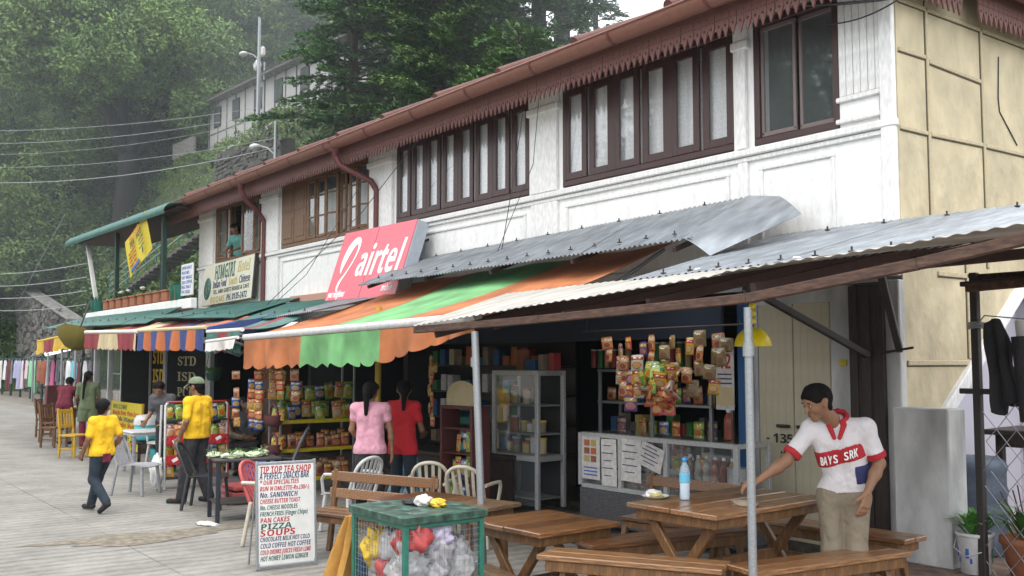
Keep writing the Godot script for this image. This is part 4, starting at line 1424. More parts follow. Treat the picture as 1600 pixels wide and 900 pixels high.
func copies(called: String, mesh: Mesh, m, list: Array, parent: Node, tints: Array) -> MultiMeshInstance3D:
	var mm := MultiMesh.new()
	mm.transform_format = MultiMesh.TRANSFORM_3D
	mm.use_colors = true
	mm.mesh = mesh
	mm.instance_count = list.size()
	for i in list.size():
		mm.set_instance_transform(i, list[i])
		mm.set_instance_color(i, tints[i])
	var o := MultiMeshInstance3D.new()
	o.multimesh = mm
	o.material_override = m if m is Material else M[m]
	hang(o, called, parent)
	return o

func leaf_mat(called: String, c: Color) -> void:
	var m := mat(called, c, 0.75)
	m.vertex_color_use_as_albedo = true
	m.backlight_enabled = true
	m.backlight = Color(0.22, 0.28, 0.10)

func turned(g: RandomNumberGenerator, at: Vector3, k: float) -> Transform3D:
	return Transform3D(Basis.from_euler(Vector3(g.randf_range(-0.6, 0.6), g.randf() * TAU, g.randf_range(-0.6, 0.6))).scaled(Vector3.ONE * k), at)

# broadleaf tree: forked trunk, limbs, and leaf clumps gathered in masses round the limb ends
func broadleaf(t: Node3D, sd: int, h: float, r: float, n: int, leaf: String, lo: Color, hi: Color, bare := 0.22) -> void:
	var g := RandomNumberGenerator.new()
	g.seed = sd
	var s := mb()
	var fork := Vector3(g.randf_range(-0.3, 0.3), h * bare, g.randf_range(-0.3, 0.3))
	var tr := h * 0.038
	tube(s, [Vector3(0, -1.0, 0), Vector3(0.05, 0.2, 0), fork * 0.6 + Vector3(0.2, 0, 0), fork], [tr * 1.7, tr * 1.15, tr, tr * 0.85], 9)
	var ends := []
	var limbs := 6
	for k in limbs:
		var a := TAU * (k + g.randf_range(-0.3, 0.3)) / limbs
		var up := g.randf_range(0.35, 1.0)
		var reach := r * g.randf_range(0.45, 0.8) * (1.25 - 0.6 * up)
		var tip := fork + Vector3(cos(a) * reach, h * (0.22 + 0.45 * up), sin(a) * reach)
		var mid := fork.lerp(tip, 0.5) + Vector3(cos(a) * reach * 0.12, -h * 0.03, sin(a) * reach * 0.12)
		tube(s, [fork - Vector3(0, 0.3, 0), mid, tip], [tr * 0.6, tr * 0.38, tr * 0.12], 7)
		ends.append([tip, g.randf_range(0.24, 0.34) * r, g.randf()])
		ends.append([mid + Vector3(g.randf_range(-1, 1), g.randf_range(0, 1.5), g.randf_range(-1, 1)), 0.2 * r, g.randf()])
		for q in 5:
			var b := a + g.randf_range(-1.1, 1.1)
			var e := mid + Vector3(cos(b) * r * g.randf_range(0.2, 0.55), h * g.randf_range(-0.10, 0.22), sin(b) * r * g.randf_range(0.2, 0.55))
			tube(s, [mid, (mid + e) * 0.5 + Vector3(0, 0.3, 0), e], [tr * 0.3, tr * 0.18, tr * 0.07], 5)
			ends.append([e, g.randf_range(0.14, 0.26) * r, g.randf()])
	obj("trunk", s, "bark", t)
	var list := []
	var tints := []
	for k in n:
		var e: Array = ends[g.randi() % ends.size()]
		var d := Vector3(g.randfn(), g.randfn() * 0.62, g.randfn())
		var l := d.length()
		d = d / l * e[1] * minf(pow(g.randf(), 0.33) * 1.1, 1.2)
		if g.randf() < 0.10:
			d *= 1.3
		list.append(turned(g, e[0] + d, g.randf_range(0.75, 1.35)))
		var q := g.randf()
		tints.append(lo.lerp(hi, q * q * 0.45 + 0.55 * e[2]))
	copies("crown", cache["leaf_" + leaf], leaf, list, t, tints).set_meta("kind", "stuff")

# deodar or pine: straight trunk with whorls of level boughs carrying needle sprays
func conifer(t: Node3D, sd: int, h: float, r: float, first: float, whorl: float, droop: float, leaf: String, lo: Color, hi: Color, dense := 1.0) -> void:
	var g := RandomNumberGenerator.new()
	g.seed = sd
	var s := mb()
	var tr := h * 0.018
	tube(s, [Vector3(0, -1.0, 0), Vector3(0, h * 0.5, 0), Vector3(0, h, 0)], [tr * 1.2, tr * 0.7, tr * 0.08], 8)
	var list := []
	var tints := []
	var y := h * first
	while y < h * 0.985:
		var f := (y - h * first) / (h * (1.0 - first))
		var br := r * (pow(1.0 - f, 0.75) * 0.95 + 0.06) * g.randf_range(0.75, 1.1)
		var nb := 5 if f < 0.8 else 4
		var a0 := g.randf() * TAU
		for k in nb:
			if g.randf() < 0.12:
				continue
			var a := a0 + TAU * (k + g.randf_range(-0.25, 0.25)) / nb
			var d := Vector3(cos(a), 0, sin(a))
			var l := br * g.randf_range(0.65, 1.1)
			var rise := lerpf(0.05, 0.5, f)
			var p0 := Vector3(0, y, 0)
			var tip := p0 + d * l + Vector3(0, l * rise - l * l * droop * 0.05, 0)
			var mid := p0 + d * l * 0.55 + Vector3(0, l * rise * 0.75, 0)
			tube(s, [p0, mid, tip], [tr * 0.22, tr * 0.13, tr * 0.04], 4, false)
			var cnt := int(maxf(4.0, l * 5.5 * dense))
			for q in cnt:
				var u := lerpf(0.15, 1.0, (q + g.randf()) / cnt)
				var p := p0.lerp(mid, u / 0.55) if u < 0.55 else mid.lerp(tip, (u - 0.55) / 0.45)
				var b := a + g.randf_range(-1.1, 1.1)
				var bs := Basis.from_euler(Vector3(g.randf_range(-0.3, 0.3), -b, g.randf_range(-0.30, 0.12)))
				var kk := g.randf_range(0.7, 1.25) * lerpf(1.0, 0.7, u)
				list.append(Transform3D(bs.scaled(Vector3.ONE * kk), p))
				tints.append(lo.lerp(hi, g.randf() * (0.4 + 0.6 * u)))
		y += whorl * g.randf_range(0.75, 1.25) * (1.0 - 0.35 * f)
	obj("trunk", s, "bark_pine", t)
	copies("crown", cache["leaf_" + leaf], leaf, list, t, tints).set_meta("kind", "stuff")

func planted(called: String, label: String, cat: String, x: float, z: float, group := "") -> Node3D:
	return thing(called, label, cat, Vector3(x, hill(x, z) - 0.15, z), 0.0, group)

# a wall of coursed rubble: uneven stones proud of dark mortar
func rubble(t: Node3D, sd: int, length: float, h0: float, h1: float, thick: float, size: float, shade := "") -> void:
	var g := RandomNumberGenerator.new()
	g.seed = sd
	var o := PackedVector2Array([Vector2(0, -1.5), Vector2(length, -1.5), Vector2(length, h1), Vector2(0, h0)])
	var s := mb()
	prism(s, o, thick, Transform3D(Basis.IDENTITY, Vector3(0, 0, -thick * 0.5)))
	obj("wall_core", s, "mortar", t)
	var parts := [mb(), mb(), mb()]
	var y := -0.2
	while y < maxf(h0, h1):
		var ch := size * g.randf_range(0.6, 1.0)
		var x := g.randf_range(-0.2, 0.0)
		while x < length:
			var w := size * g.randf_range(0.8, 1.9)
			var top := lerpf(h0, h1, (x + w * 0.5) / length)
			if y + ch < top:
				bx(parts[g.randi() % 3], Vector3(x + w * 0.5, y + ch * 0.5, 0.02 + g.randf_range(-0.02, 0.03)), Vector3(w - 0.04, ch - 0.04, 0.12), 0.03, Transform3D(Basis(Vector3(0, 0, 1), g.randf_range(-0.04, 0.04)), Vector3.ZERO))
			x += w
		y += ch
	for k in 3:
		obj("stonework", parts[k], ["stone", "stone_b", "stone_c"][k] if shade == "" else ["stone_d", "stone_b", "mortar"][k], t).set_meta("kind", "stuff")

func hillside() -> void:
	leaf_mat("oak_leaf", Color(1, 1, 1))
	leaf_mat("needle", Color(1, 1, 1))
	leaf_mat("bush_leaf", Color(1, 1, 1))
	cache["leaf_oak_leaf"] = leaf_clump(3, 34, 0.46, 0.060, 0.22)
	cache["leaf_bush_leaf"] = leaf_clump(4, 30, 0.45, 0.065, 0.20)
	cache["leaf_needle"] = needle_spray(5, 54, 0.95, 0.24, 0.19)
	var g := RandomNumberGenerator.new()
	g.seed = 77
	# ---- the big oak and its neighbours on the left
	var oak_lo := Color(0.050, 0.11, 0.026)
	var oak_hi := Color(0.23, 0.35, 0.075)
	var t := planted("oak_tree", "huge spreading oak with a dark forked trunk on the left of the hillside", "tree", -61.5, -9.6)
	broadleaf(t, 11, 19.5, 9.0, 7800, "oak_leaf", oak_lo, oak_hi, 0.24)
	t = planted("oak_tree", "tall broadleaf tree at the left edge, its crown running off the picture", "tree", -72.0, -7.0)
	broadleaf(t, 12, 19.0, 8.5, 5600, "oak_leaf", oak_lo, oak_hi * 0.9, 0.15)
	t = planted("oak_tree", "broadleaf tree low at the left edge over the stone wall", "tree", -66.5, -5.6)
	broadleaf(t, 13, 11.5, 6.0, 3800, "oak_leaf", oak_lo * 0.9, oak_hi * 0.85, 0.12)
	t = planted("oak_tree", "broadleaf tree standing between the huge oak and the hill house", "tree", -64.5, -18.0)
	broadleaf(t, 14, 15.0, 6.5, 3800, "oak_leaf", oak_lo, oak_hi, 0.2)
	# ---- deodars and pines behind the bungalow
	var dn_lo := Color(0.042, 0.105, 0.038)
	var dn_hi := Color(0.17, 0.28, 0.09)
	t = planted("deodar_tree", "layered young deodar with level green boughs in front of the hill house", "tree", -31.6, -10.6)
	conifer(t, 21, 12.5, 4.4, 0.10, 0.75, 0.6, "needle", dn_lo, Color(0.14, 0.29, 0.095), 1.1)
	t = planted("deodar_tree", "dark deodar reaching off the top of the picture beside the hill house", "tree", -30.2, -12.8)
	conifer(t, 22, 19.0, 5.0, 0.16, 0.70, 0.8, "needle", dn_lo, dn_hi, 1.1)
	t = planted("pine_tree", "bushy pine left of the middle above the bungalow roof", "tree", -25.0, -10.8)
	conifer(t, 23, 13.5, 4.4, 0.06, 0.55, 0.3, "needle", Color(0.035, 0.09, 0.026), Color(0.15, 0.25, 0.07), 1.5)
	t = planted("pine_tree", "tall pine in the middle of the clump above the bungalow roof", "tree", -26.6, -15.2)
	conifer(t, 24, 18.0, 4.8, 0.10, 0.60, 0.3, "needle", dn_lo, dn_hi, 1.4)
	t = planted("pine_tree", "short bright green pine just over the bungalow's eaves", "tree", -20.6, -11.0)
	conifer(t, 25, 7.6, 3.4, 0.03, 0.45, 0.2, "needle", Color(0.04, 0.11, 0.026), Color(0.17, 0.29, 0.075), 1.5)
	t = planted("pine_tree", "dark pine next to the gap of open sky", "tree", -27.9, -17.6)
	conifer(t, 26, 18.5, 3.2, 0.22, 0.75, 0.4, "needle", dn_lo, dn_hi, 1.2)
	t = planted("pine_tree", "thin pine with bare lower trunk against the sky", "tree", -30.2, -20.8)
	conifer(t, 27, 21.0, 2.6, 0.36, 0.85, 0.4, "needle", dn_lo, dn_hi, 1.2)
	t = planted("pine_tree", "small pine tip at the right end of the trees", "tree", -32.3, -24.8)
	conifer(t, 28, 9.6, 2.2, 0.1, 0.7, 0.3, "needle", dn_lo, dn_hi, 1.3)
	t = planted("pine_tree", "pine filling the slope between the two deodars", "tree", -34.5, -16.5)
	conifer(t, 29, 17.0, 4.8, 0.08, 0.7, 0.3, "needle", dn_lo, dn_hi, 1.3)
	# ---- misty forest higher up, copies of a few trees
	var protos := []
	for k in 3:
		t = planted("forest_tree", "misty broadleaf tree in the forest on the upper slope", "tree", -80.0 + 9.0 * k, -26.0 - 3.0 * k, "misty broadleaf trees on the upper slope")
		broadleaf(t, 31 + k, 15.0 + k, 6.0, 2600, "oak_leaf", oak_lo, oak_hi, 0.14)
		protos.append(t)
	t = planted("forest_conifer", "misty conifer in the forest on the upper slope", "tree", -47.0, -27.0, "misty conifers on the upper slope")
	conifer(t, 35, 19.0, 4.6, 0.06, 0.85, 0.5, "needle", dn_lo, dn_hi, 1.2)
	protos.append(t)
	for k in 46:
		var a := 0.37 * k
		var u := g.randf()
		var d := g.randf_range(62.0, 108.0)
		var px := lerpf(-0.60, -0.05, u)
		var x := 5.28 + d * (-0.803 + 0.596 * px)
		var z := 8.49 + d * (-0.596 - 0.803 * px)
		if z > -19.0 and x > -62.0 or z > -9.0:
			z -= 14.0
		var pick: int = 3 if px > -0.28 and g.randf() < 0.7 else g.randi() % 3
		var o := dup(protos[pick], Vector3(x, hill(x, z) - 0.3, z), g.randf() * TAU, "misty conifer in the forest on the upper slope" if pick == 3 else "misty broadleaf tree in the forest on the upper slope")
		o.scale = Vector3.ONE * g.randf_range(0.85, 1.25)
	# ---- bushes and ground growth
	var list := []
	var tints := []
	var glist := []
	var gt := []
	for k in 52000:
		var x := g.randf_range(-96.0, -8.0)
		var z := g.randf_range(-44.0, -4.4)
		if x < -64.0 and g.randf() < 0.35:
			z = g.randf_range(-6.0, 12.0)
		var h := hill(x, z)
		if h < 0.25:
			continue
		if absf(x + 47.0) < 11.5 and absf(z + 16.0) < 4.0:
			continue
		var lawn := clampf(1.0 - Vector2((x + 47.0) / 11.0, (z + 9.3) / 3.6).length(), 0.0, 1.0)
		if (lawn > 0.0 or (absf(x + 47.0) < 12.0 and z < -7.0 and z > -20.0)) and g.randf() < 0.97:
			if g.randf() < 0.9:
				glist.append(turned(g, Vector3(x, h + 0.02, z), g.randf_range(0.3, 0.6)))
				gt.append(Color(0.09, 0.16, 0.03).lerp(Color(0.19, 0.28, 0.07), g.randf()))
			continue
		var patch := 0.5 + 0.5 * sin(x * 0.9 + 1.7 * sin(z * 0.6)) * cos(z * 0.8 + x * 0.23)
		if g.randf() > 0.35 + 0.65 * patch:
			continue
		var up := g.randf() * patch * 1.6
		list.append(turned(g, Vector3(x, h + up, z), g.randf_range(0.6, 1.3)))
		tints.append(Color(0.035, 0.075, 0.02).lerp(Color(0.12, 0.20, 0.05), g.randf() * (0.5 + 0.5 * patch)))
	var o := copies("undergrowth", cache["leaf_bush_leaf"], "bush_leaf", list, self, tints)
	o.set_meta("kind", "stuff"); tag(o, "dense green bushes and ferns covering the hillside", "undergrowth")
	o = copies("hill_grass", cache["leaf_bush_leaf"], "bush_leaf", glist, self, gt)
	o.set_meta("kind", "stuff"); tag(o, "bright grassy slope below the hill house", "grass")
	# ---- stone walls
	t = thing("stone_wall", "tall grey rubble retaining wall at the far bend, its top sloping down", "wall", Vector3(-69.0, -0.1, -4.3))
	rubble(t, 5, 17.0, 7.3, 4.1, 0.8, 0.42)
	var s := mb()
	bar(s, Vector3(0, 7.38, -0.3), Vector3(17.1, 4.2, -0.3), 0.9, 0.14, 0.03)
	obj("coping", s, "concrete", t)
	t = thing("stone_wall", "low pale rubble wall behind the clothes stalls", "wall", Vector3(-58.0, -0.1, -3.9))
	rubble(t, 6, 18.0, 2.7, 2.4, 0.6, 0.36)
	t = thing("stone_wall", "dark rubble wall holding up the hill house's terrace", "wall", Vector3(-46.0, 10.2, -10.0), deg_to_rad(-3.0))
	rubble(t, 7, 9.5, 2.7, 1.8, 0.7, 0.30, "_dark")
	t = thing("stone_wall", "grey rubble wall along the terrace right under the hill house", "wall", Vector3(-52.0, 12.6, -11.2), 0.0)
	rubble(t, 8, 15.0, 0.7, 1.2, 0.5, 0.32, "_dark")
	# ---- the steps with pale railings behind the terrace shop
	t = thing("hill_steps", "flight of concrete steps with pale pipe railings climbing behind the terrace shop", "steps")
	for k in 22:
		var q := k / 21.0
		obj("step", box(Vector3(0.72, 0.16, 0.9), 0.02), "stone_b", t, Vector3(lerpf(-51.0, -36.5, q), lerpf(5.3, 7.7, q) - 0.1, -6.6))
	for k in 10:
		var q := k / 9.0
		s = mb()
		tube(s, [Vector3(lerpf(-51.0, -36.5, q), lerpf(5.3, 7.7, q), -6.05), Vector3(lerpf(-51.0, -36.5, q), lerpf(6.6, 9.0, q), -6.05)], 0.045, 6)
		obj("railing_post", s, "green_paint", t)
	for k in 4:
		s = mb()
		tube(s, [Vector3(-51.0, 5.6 + 0.33 * k, -6.05), Vector3(-36.5, 8.0 + 0.33 * k, -6.05)], 0.03, 6)
		obj("rail", s, "wire_pale", t)
	hill_house()
	for q in [[-44.4, -11.6, 20.2, 1.5, 0.1, "tall grey lamp post with a curved arm in front of the hill house"], [-32.6, -7.6, 11.7, 1.15, 0.08, "shorter pale lamp post lower down, just above the bungalow roof"]]:
		var x: float = q[0]
		var z: float = q[1]
		var y := hill(x, z) - 0.4
		t = thing("lamp_post", q[5], "lamp post", Vector3(x, y, z))
		var top: float = q[2] - y
		s = mb()
		tube(s, [Vector3.ZERO, Vector3(0, top, 0)], [q[4] * 1.2, q[4] * 0.75], 10)
		obj("pole", s, "steel", t)
		var ly := top - (2.0 if q[3] > 1.3 else 1.1)
		s = mb()
		tube(s, [Vector3(0, ly - 0.3, 0), Vector3(-0.25, ly, 0.25), Vector3(-0.5, ly + 0.1, 0.5)], 0.035, 6)
		obj("arm", s, "steel", t)
		s = mb()
		ball(s, Vector3(-0.62, ly + 0.06, 0.62), Vector3(0.32, 0.13, 0.22), 10, 6)
		obj("lamp_head", s, "white_plastic", t)
		if q[3] > 1.3:
			for k in 2:
				s = mb()
				tube(s, [Vector3(0, top - 1.4, 0), Vector3(0.9 + 0.4 * k, top - 6.2, 0.2)], 0.012, 4)
				obj("stay_wire", s, "wire_pale", t)

# the monsoon mist hanging on the wooded slope
func mist() -> void:
	var f := FogVolume.new()
	f.shape = RenderingServer.FOG_VOLUME_SHAPE_BOX
	f.size = Vector3(126, 60, 130)
	var m := FogMaterial.new()
	m.density = 0.0017
	m.albedo = Color(0.90, 0.94, 0.95)
	f.material = m
	hang(f, "mist")
	f.position = Vector3(-85, 34, -25)
	f.set_meta("kind", "stuff")
	tag(f, "thin pale mist hanging over the wooded hillside", "mist")
	f = FogVolume.new()
	f.shape = RenderingServer.FOG_VOLUME_SHAPE_BOX
	f.size = Vector3(34, 40, 44)
	m = FogMaterial.new()
	m.density = 0.0050
	m.albedo = Color(0.90, 0.94, 0.95)
	f.material = m
	hang(f, "mist")
	f.position = Vector3(-33, 26, -31)
	f.set_meta("kind", "stuff")
	tag(f, "bank of pale mist among the conifers behind the bungalow", "mist")

func hill_house() -> void:
	var t := thing("hill_house", "long grey panelled house with a rusty tin roof up the hill behind the bungalow", "house", Vector3(-55.0, 14.6, -12.6), deg_to_rad(3.6))
	var s := mb()
	bx(s, Vector3(10.5, 1.55, -2.6), Vector3(21.0, 3.5, 5.0))
	obj("wall", s, mat("house_grey", lin(0.42, 0.42, 0.41), 0.8, null), t)
	for k in 17:
		obj("batten", box(Vector3(0.09, 3.4, 0.06), 0.01), "stone_b" if k % 3 == 0 else "concrete", t, Vector3(0.2 + 1.25 * k, 1.6, -0.08))
	obj("rail", box(Vector3(20.9, 0.07, 0.05), 0.01), "concrete", t, Vector3(10.5, 1.25, -0.08))
	for x in [1.4, 4.0, 6.9, 9.4, 12.4, 15.4, 18.2]:
		var w := obj("window", box(Vector3(0.95, 1.25, 0.08), 0.01), "dark_wood", t, Vector3(x, 2.2, -0.07))
		for q in 2:
			obj("pane", box(Vector3(0.38, 1.08, 0.02), 0.004), mat("dim_glass", lin(0.10, 0.11, 0.12), 0.15) if not M.has("dim_glass") else M["dim_glass"], w, Vector3(-0.22 + 0.44 * q, 0, 0.04))
	s = mb()
	sheet(s, func(u: float, v: float) -> Vector3: return Vector3(lerpf(-0.6, 21.6, u), 3.30 + 1.6 * v + 0.015 * cos(u * 600.0), 0.55 - 3.2 * v), 220, 2, 0.01)
	obj("roof", s, "roof_red", t)
	s = mb()
	sheet(s, func(u: float, v: float) -> Vector3: return Vector3(lerpf(-0.6, 21.6, u), 4.9 - 1.6 * v, -2.65 - 3.0 * v), 4, 2, 0.01)
	obj("back_roof", s, "roof_red", t)
	s = mb()
	bx(s, Vector3(10.5, 3.22, 0.5), Vector3(22.0, 0.16, 0.05), 0.01)
	obj("fascia", s, "stone_b", t)
	s = mb()
	bx(s, Vector3(10.5, 3.15, 0.2), Vector3(21.8, 0.04, 0.7), 0.01)
	obj("soffit", s, "concrete", t)
	obj("porch_wall", box(Vector3(3.2, 1.0, 0.2), 0.02), "stone_c", t, Vector3(-0.6, 0.4, 1.2))
	var d := thing("roof_lamp", "white floodlight fitting on the hill house's roof edge", "lamp", Vector3(-46.3, 17.75, -12.7))
	s = mb()
	tube(s, [Vector3(0, -0.3, 0), Vector3(0, 0.7, 0)], 0.05, 6)
	obj("bracket", s, "steel", d)
	s = mb()
	bx(s, Vector3(-0.25, 0.75, 0.2), Vector3(0.55, 0.5, 0.3), 0.08, Transform3D(Basis(Vector3(0, 0, 1), 0.4), Vector3.ZERO))
	bx(s, Vector3(0.15, 1.2, 0.2), Vector3(0.4, 0.55, 0.25), 0.08)
	obj("lamp_head", s, "white_plastic", d)

# trees on the open side of the road: they show in the bungalow's window glass
func trees_across_the_road() -> void:
	var g := RandomNumberGenerator.new()
	g.seed = 9
	var first: Node3D = null
	for k in 9:
		var tall := k == 4
		var at := Vector3(-46.0 + 8.2 * k, -9.0, 19.0 + 4.0 * (k % 2) + g.randf_range(-1, 1))
		if tall:
			at = Vector3(-15.5, -1.0, 19.0)
		var label: String = "broadleaf tree across the road, %s in the row mirrored in the window glass" % ["first", "second", "third", "fourth", "tallest", "fifth", "sixth", "seventh", "eighth"][k]
		if first == null:
			first = thing("roadside_tree", label, "tree", at, 0.0, "trees across the road")
			broadleaf(first, 61, 13.0, 5.6, 3000, "oak_leaf", Color(0.050, 0.11, 0.026), Color(0.15, 0.22, 0.07), 0.2)
		else:
			var o := dup(first, at, g.randf() * TAU, label)
			o.scale = Vector3.ONE * (1.25 if tall else g.randf_range(0.85, 1.05))

# ---------------------------------------------------------------- people: one smooth field round jointed bones, meshed as surface nets
func field(bones: Array, cell: float, blend: float, cuts := []) -> Mesh:
	var lo := Vector3.ONE * 1e9
	var hi := -lo
	for b in bones:
		var m := Vector3.ONE * (maxf(b[2], b[3]) + cell * 2.5)
		lo = lo.min(b[0] - m).min(b[1] - m)
		hi = hi.max(b[0] + m).max(b[1] + m)
	var nx := int((hi.x - lo.x) / cell) + 2
	var ny := int((hi.y - lo.y) / cell) + 2
	var nz := int((hi.z - lo.z) / cell) + 2
	var D := PackedFloat32Array()
	D.resize(nx * ny * nz)
	D.fill(1.0)
	for b in bones:
		var a: Vector3 = b[0]
		var ab: Vector3 = b[1] - b[0]
		var l2 := maxf(ab.length_squared(), 1e-9)
		var ra: float = b[2]
		var rb: float = b[3]
		var pad := maxf(ra, rb) + blend + cell * 2.0
		var p0: Vector3 = ((b[0] as Vector3).min(b[1]) - Vector3.ONE * pad - lo) / cell
		var p1: Vector3 = ((b[0] as Vector3).max(b[1]) + Vector3.ONE * pad - lo) / cell
		for k in range(maxi(0, int(p0.z)), mini(nz, int(p1.z) + 2)):
			for j in range(maxi(0, int(p0.y)), mini(ny, int(p1.y) + 2)):
				var id := (k * ny + j) * nx
				for i in range(maxi(0, int(p0.x)), mini(nx, int(p1.x) + 2)):
					var pa := lo + Vector3(i, j, k) * cell - a
					var h := clampf(pa.dot(ab) / l2, 0.0, 1.0)
					var d := (pa - ab * h).length() - lerpf(ra, rb, h)
					var c := D[id + i]
					var q := maxf(blend - absf(c - d), 0.0) / blend
					D[id + i] = minf(c, d) - q * q * blend * 0.25
	for cu in cuts:
		var n: Vector3 = cu[0]
		var off: float = cu[1]
		for k in nz:
			for j in ny:
				var id := (k * ny + j) * nx
				for i in nx:
					var v := n.dot(lo + Vector3(i, j, k) * cell) - off
					if v > D[id + i]:
						D[id + i] = v
	var V := PackedVector3Array()
	var N := PackedVector3Array()
	var ids := {}
	var sx := 1
	var sy := nx
	var sz := nx * ny
	var off8 := [0, sx, sy, sx + sy, sz, sx + sz, sy + sz, sx + sy + sz]
	for k in nz - 1:
		for j in ny - 1:
			var id := (k * ny + j) * nx
			for i in nx - 1:
				var c: float = D[id + i]
				if c > cell * 2.0 or c < -cell * 2.0:
					continue
				var f := [0.0, 0.0, 0.0, 0.0, 0.0, 0.0, 0.0, 0.0]
				var neg := 0
				for q in 8:
					f[q] = D[id + i + off8[q]]
					if f[q] < 0.0: neg += 1
				if neg == 0 or neg == 8:
					continue
				var sum := Vector3.ZERO
				var cnt := 0
				for e in [[0, 1], [2, 3], [4, 5], [6, 7], [0, 2], [1, 3], [4, 6], [5, 7], [0, 4], [1, 5], [2, 6], [3, 7]]:
					var a: float = f[e[0]]
					var b: float = f[e[1]]
					if (a < 0.0) != (b < 0.0):
						var t := a / (a - b)
						var pa := Vector3(e[0] & 1, (e[0] >> 1) & 1, e[0] >> 2)
						var pb := Vector3(e[1] & 1, (e[1] >> 1) & 1, e[1] >> 2)
						sum += pa.lerp(pb, t)
						cnt += 1
				ids[id + i] = V.size()
				V.append(lo + (Vector3(i, j, k) + sum / cnt) * cell)
				N.append(Vector3(f[1] + f[3] + f[5] + f[7] - f[0] - f[2] - f[4] - f[6], f[2] + f[3] + f[6] + f[7] - f[0] - f[1] - f[4] - f[5], f[4] + f[5] + f[6] + f[7] - f[0] - f[1] - f[2] - f[3]).normalized())
	var I := PackedInt32Array()
	for key in ids:
		var i: int = key
		var a := D[i] < 0.0
		for ax in [[sx, sy, sz], [sy, sz, sx], [sz, sx, sy]]:
			if i + ax[0] >= D.size() or (D[i + ax[0]] < 0.0) == a:
				continue
			if not (ids.has(i - ax[1]) and ids.has(i - ax[2]) and ids.has(i - ax[1] - ax[2])):
				continue
			var q := [ids[i - ax[1] - ax[2]], ids[i - ax[2]], ids[i], ids[i - ax[1]]]
			var g: Vector3 = (V[q[1]] - V[q[0]]).cross(V[q[2]] - V[q[0]])
			var flip := g.dot(N[q[0]] + N[q[1]] + N[q[2]] + N[q[3]]) > 0.0
			if flip:
				I.append_array([q[0], q[2], q[1], q[0], q[3], q[2]])
			else:
				I.append_array([q[0], q[1], q[2], q[0], q[2], q[3]])
	var arr := []
	arr.resize(Mesh.ARRAY_MAX)
	arr[Mesh.ARRAY_VERTEX] = V
	arr[Mesh.ARRAY_NORMAL] = N
	arr[Mesh.ARRAY_INDEX] = I
	var mesh := ArrayMesh.new()
	mesh.add_surface_from_arrays(Mesh.PRIMITIVE_TRIANGLES, arr)
	return mesh

# five-fingered hand: w wrist, d along the fingers, n out of the palm, th towards the thumb
func hand_bones(w: Vector3, d: Vector3, n: Vector3, th: Vector3, curl: float, k := 1.0) -> Array:
	var out := []
	d = d.normalized()
	th = (th - d * th.dot(d)).normalized()
	n = (n - d * n.dot(d) - th * n.dot(th)).normalized()
	for q in [0.024, 0.006, -0.012, -0.026]:
		out.append([w + th * q * 0.6 * k, w + (d * 0.085 + th * q) * k, 0.017 * k, 0.0135 * k])
	var lens := [0.072, 0.080, 0.074, 0.058]
	for f in 4:
		var q: float = [0.031, 0.011, -0.010, -0.029][f]
		var p := w + (d * 0.088 + th * q) * k
		var ang := curl * (0.8 + 0.12 * f)
		var dir := d
		var l: float = lens[f] * k
		for s in 3:
			ang = curl * (0.45 + 0.4 * s + 0.06 * f)
			dir = (d * cos(ang) + n * sin(ang) + th * q * 1.2).normalized()
			var e: Vector3 = p + dir * l * [0.45, 0.31, 0.24][s]
			out.append([p, e, (0.0098 - 0.001 * s) * k, (0.0090 - 0.001 * s) * k])
			p = e
	var b := w + (d * 0.022 + th * 0.028) * k
	var m := b + (d * 0.035 + th * 0.030 + n * 0.012) * k
	out.append([b, m, 0.014 * k, 0.011 * k])
	out.append([m, m + (d * 0.032 + th * 0.008 + n * (0.008 + 0.02 * curl)) * k, 0.0105 * k, 0.0085 * k])
	return out

# joints of a figure 1.70 m tall standing upright and facing +z
func stance(change := {}) -> Dictionary:
	var J := {"head": Vector3(0, 1.575, 0.025), "neck": Vector3(0, 1.44, 0), "waist": Vector3(0, 1.08, 0.01), "pelvis": Vector3(0, 0.93, 0),
		"sl": Vector3(0.175, 1.385, 0), "el": Vector3(0.225, 1.11, -0.03), "wl": Vector3(0.23, 0.87, 0.05),
		"sr": Vector3(-0.175, 1.385, 0), "er": Vector3(-0.225, 1.11, -0.03), "wr": Vector3(-0.23, 0.87, 0.05),
		"hl": Vector3(0.09, 0.90, 0), "kl": Vector3(0.10, 0.49, 0.03), "al": Vector3(0.10, 0.085, 0), "tl": Vector3(0.125, 0.035, 0.17),
		"hr": Vector3(-0.09, 0.90, 0), "kr": Vector3(-0.10, 0.49, 0.03), "ar": Vector3(-0.10, 0.085, 0), "tr": Vector3(-0.125, 0.035, 0.17),
		"look": Vector3(0, 0, 1), "up": Vector3(0, 1, 0)}
	for k in change:
		J[k] = change[k]
	return J

func head_frame(J: Dictionary) -> Basis:
	var z: Vector3 = (J.look as Vector3).normalized()
	var x: Vector3 = (J.up as Vector3).cross(z).normalized()
	return Basis(x, z.cross(x), z)

func moved(bones: Array, x: Transform3D, k: float) -> Array:
	var out := []
	for b in bones:
		out.append([x * (b[0] * k), x * (b[1] * k), b[2] * k, b[3] * k])
	return out

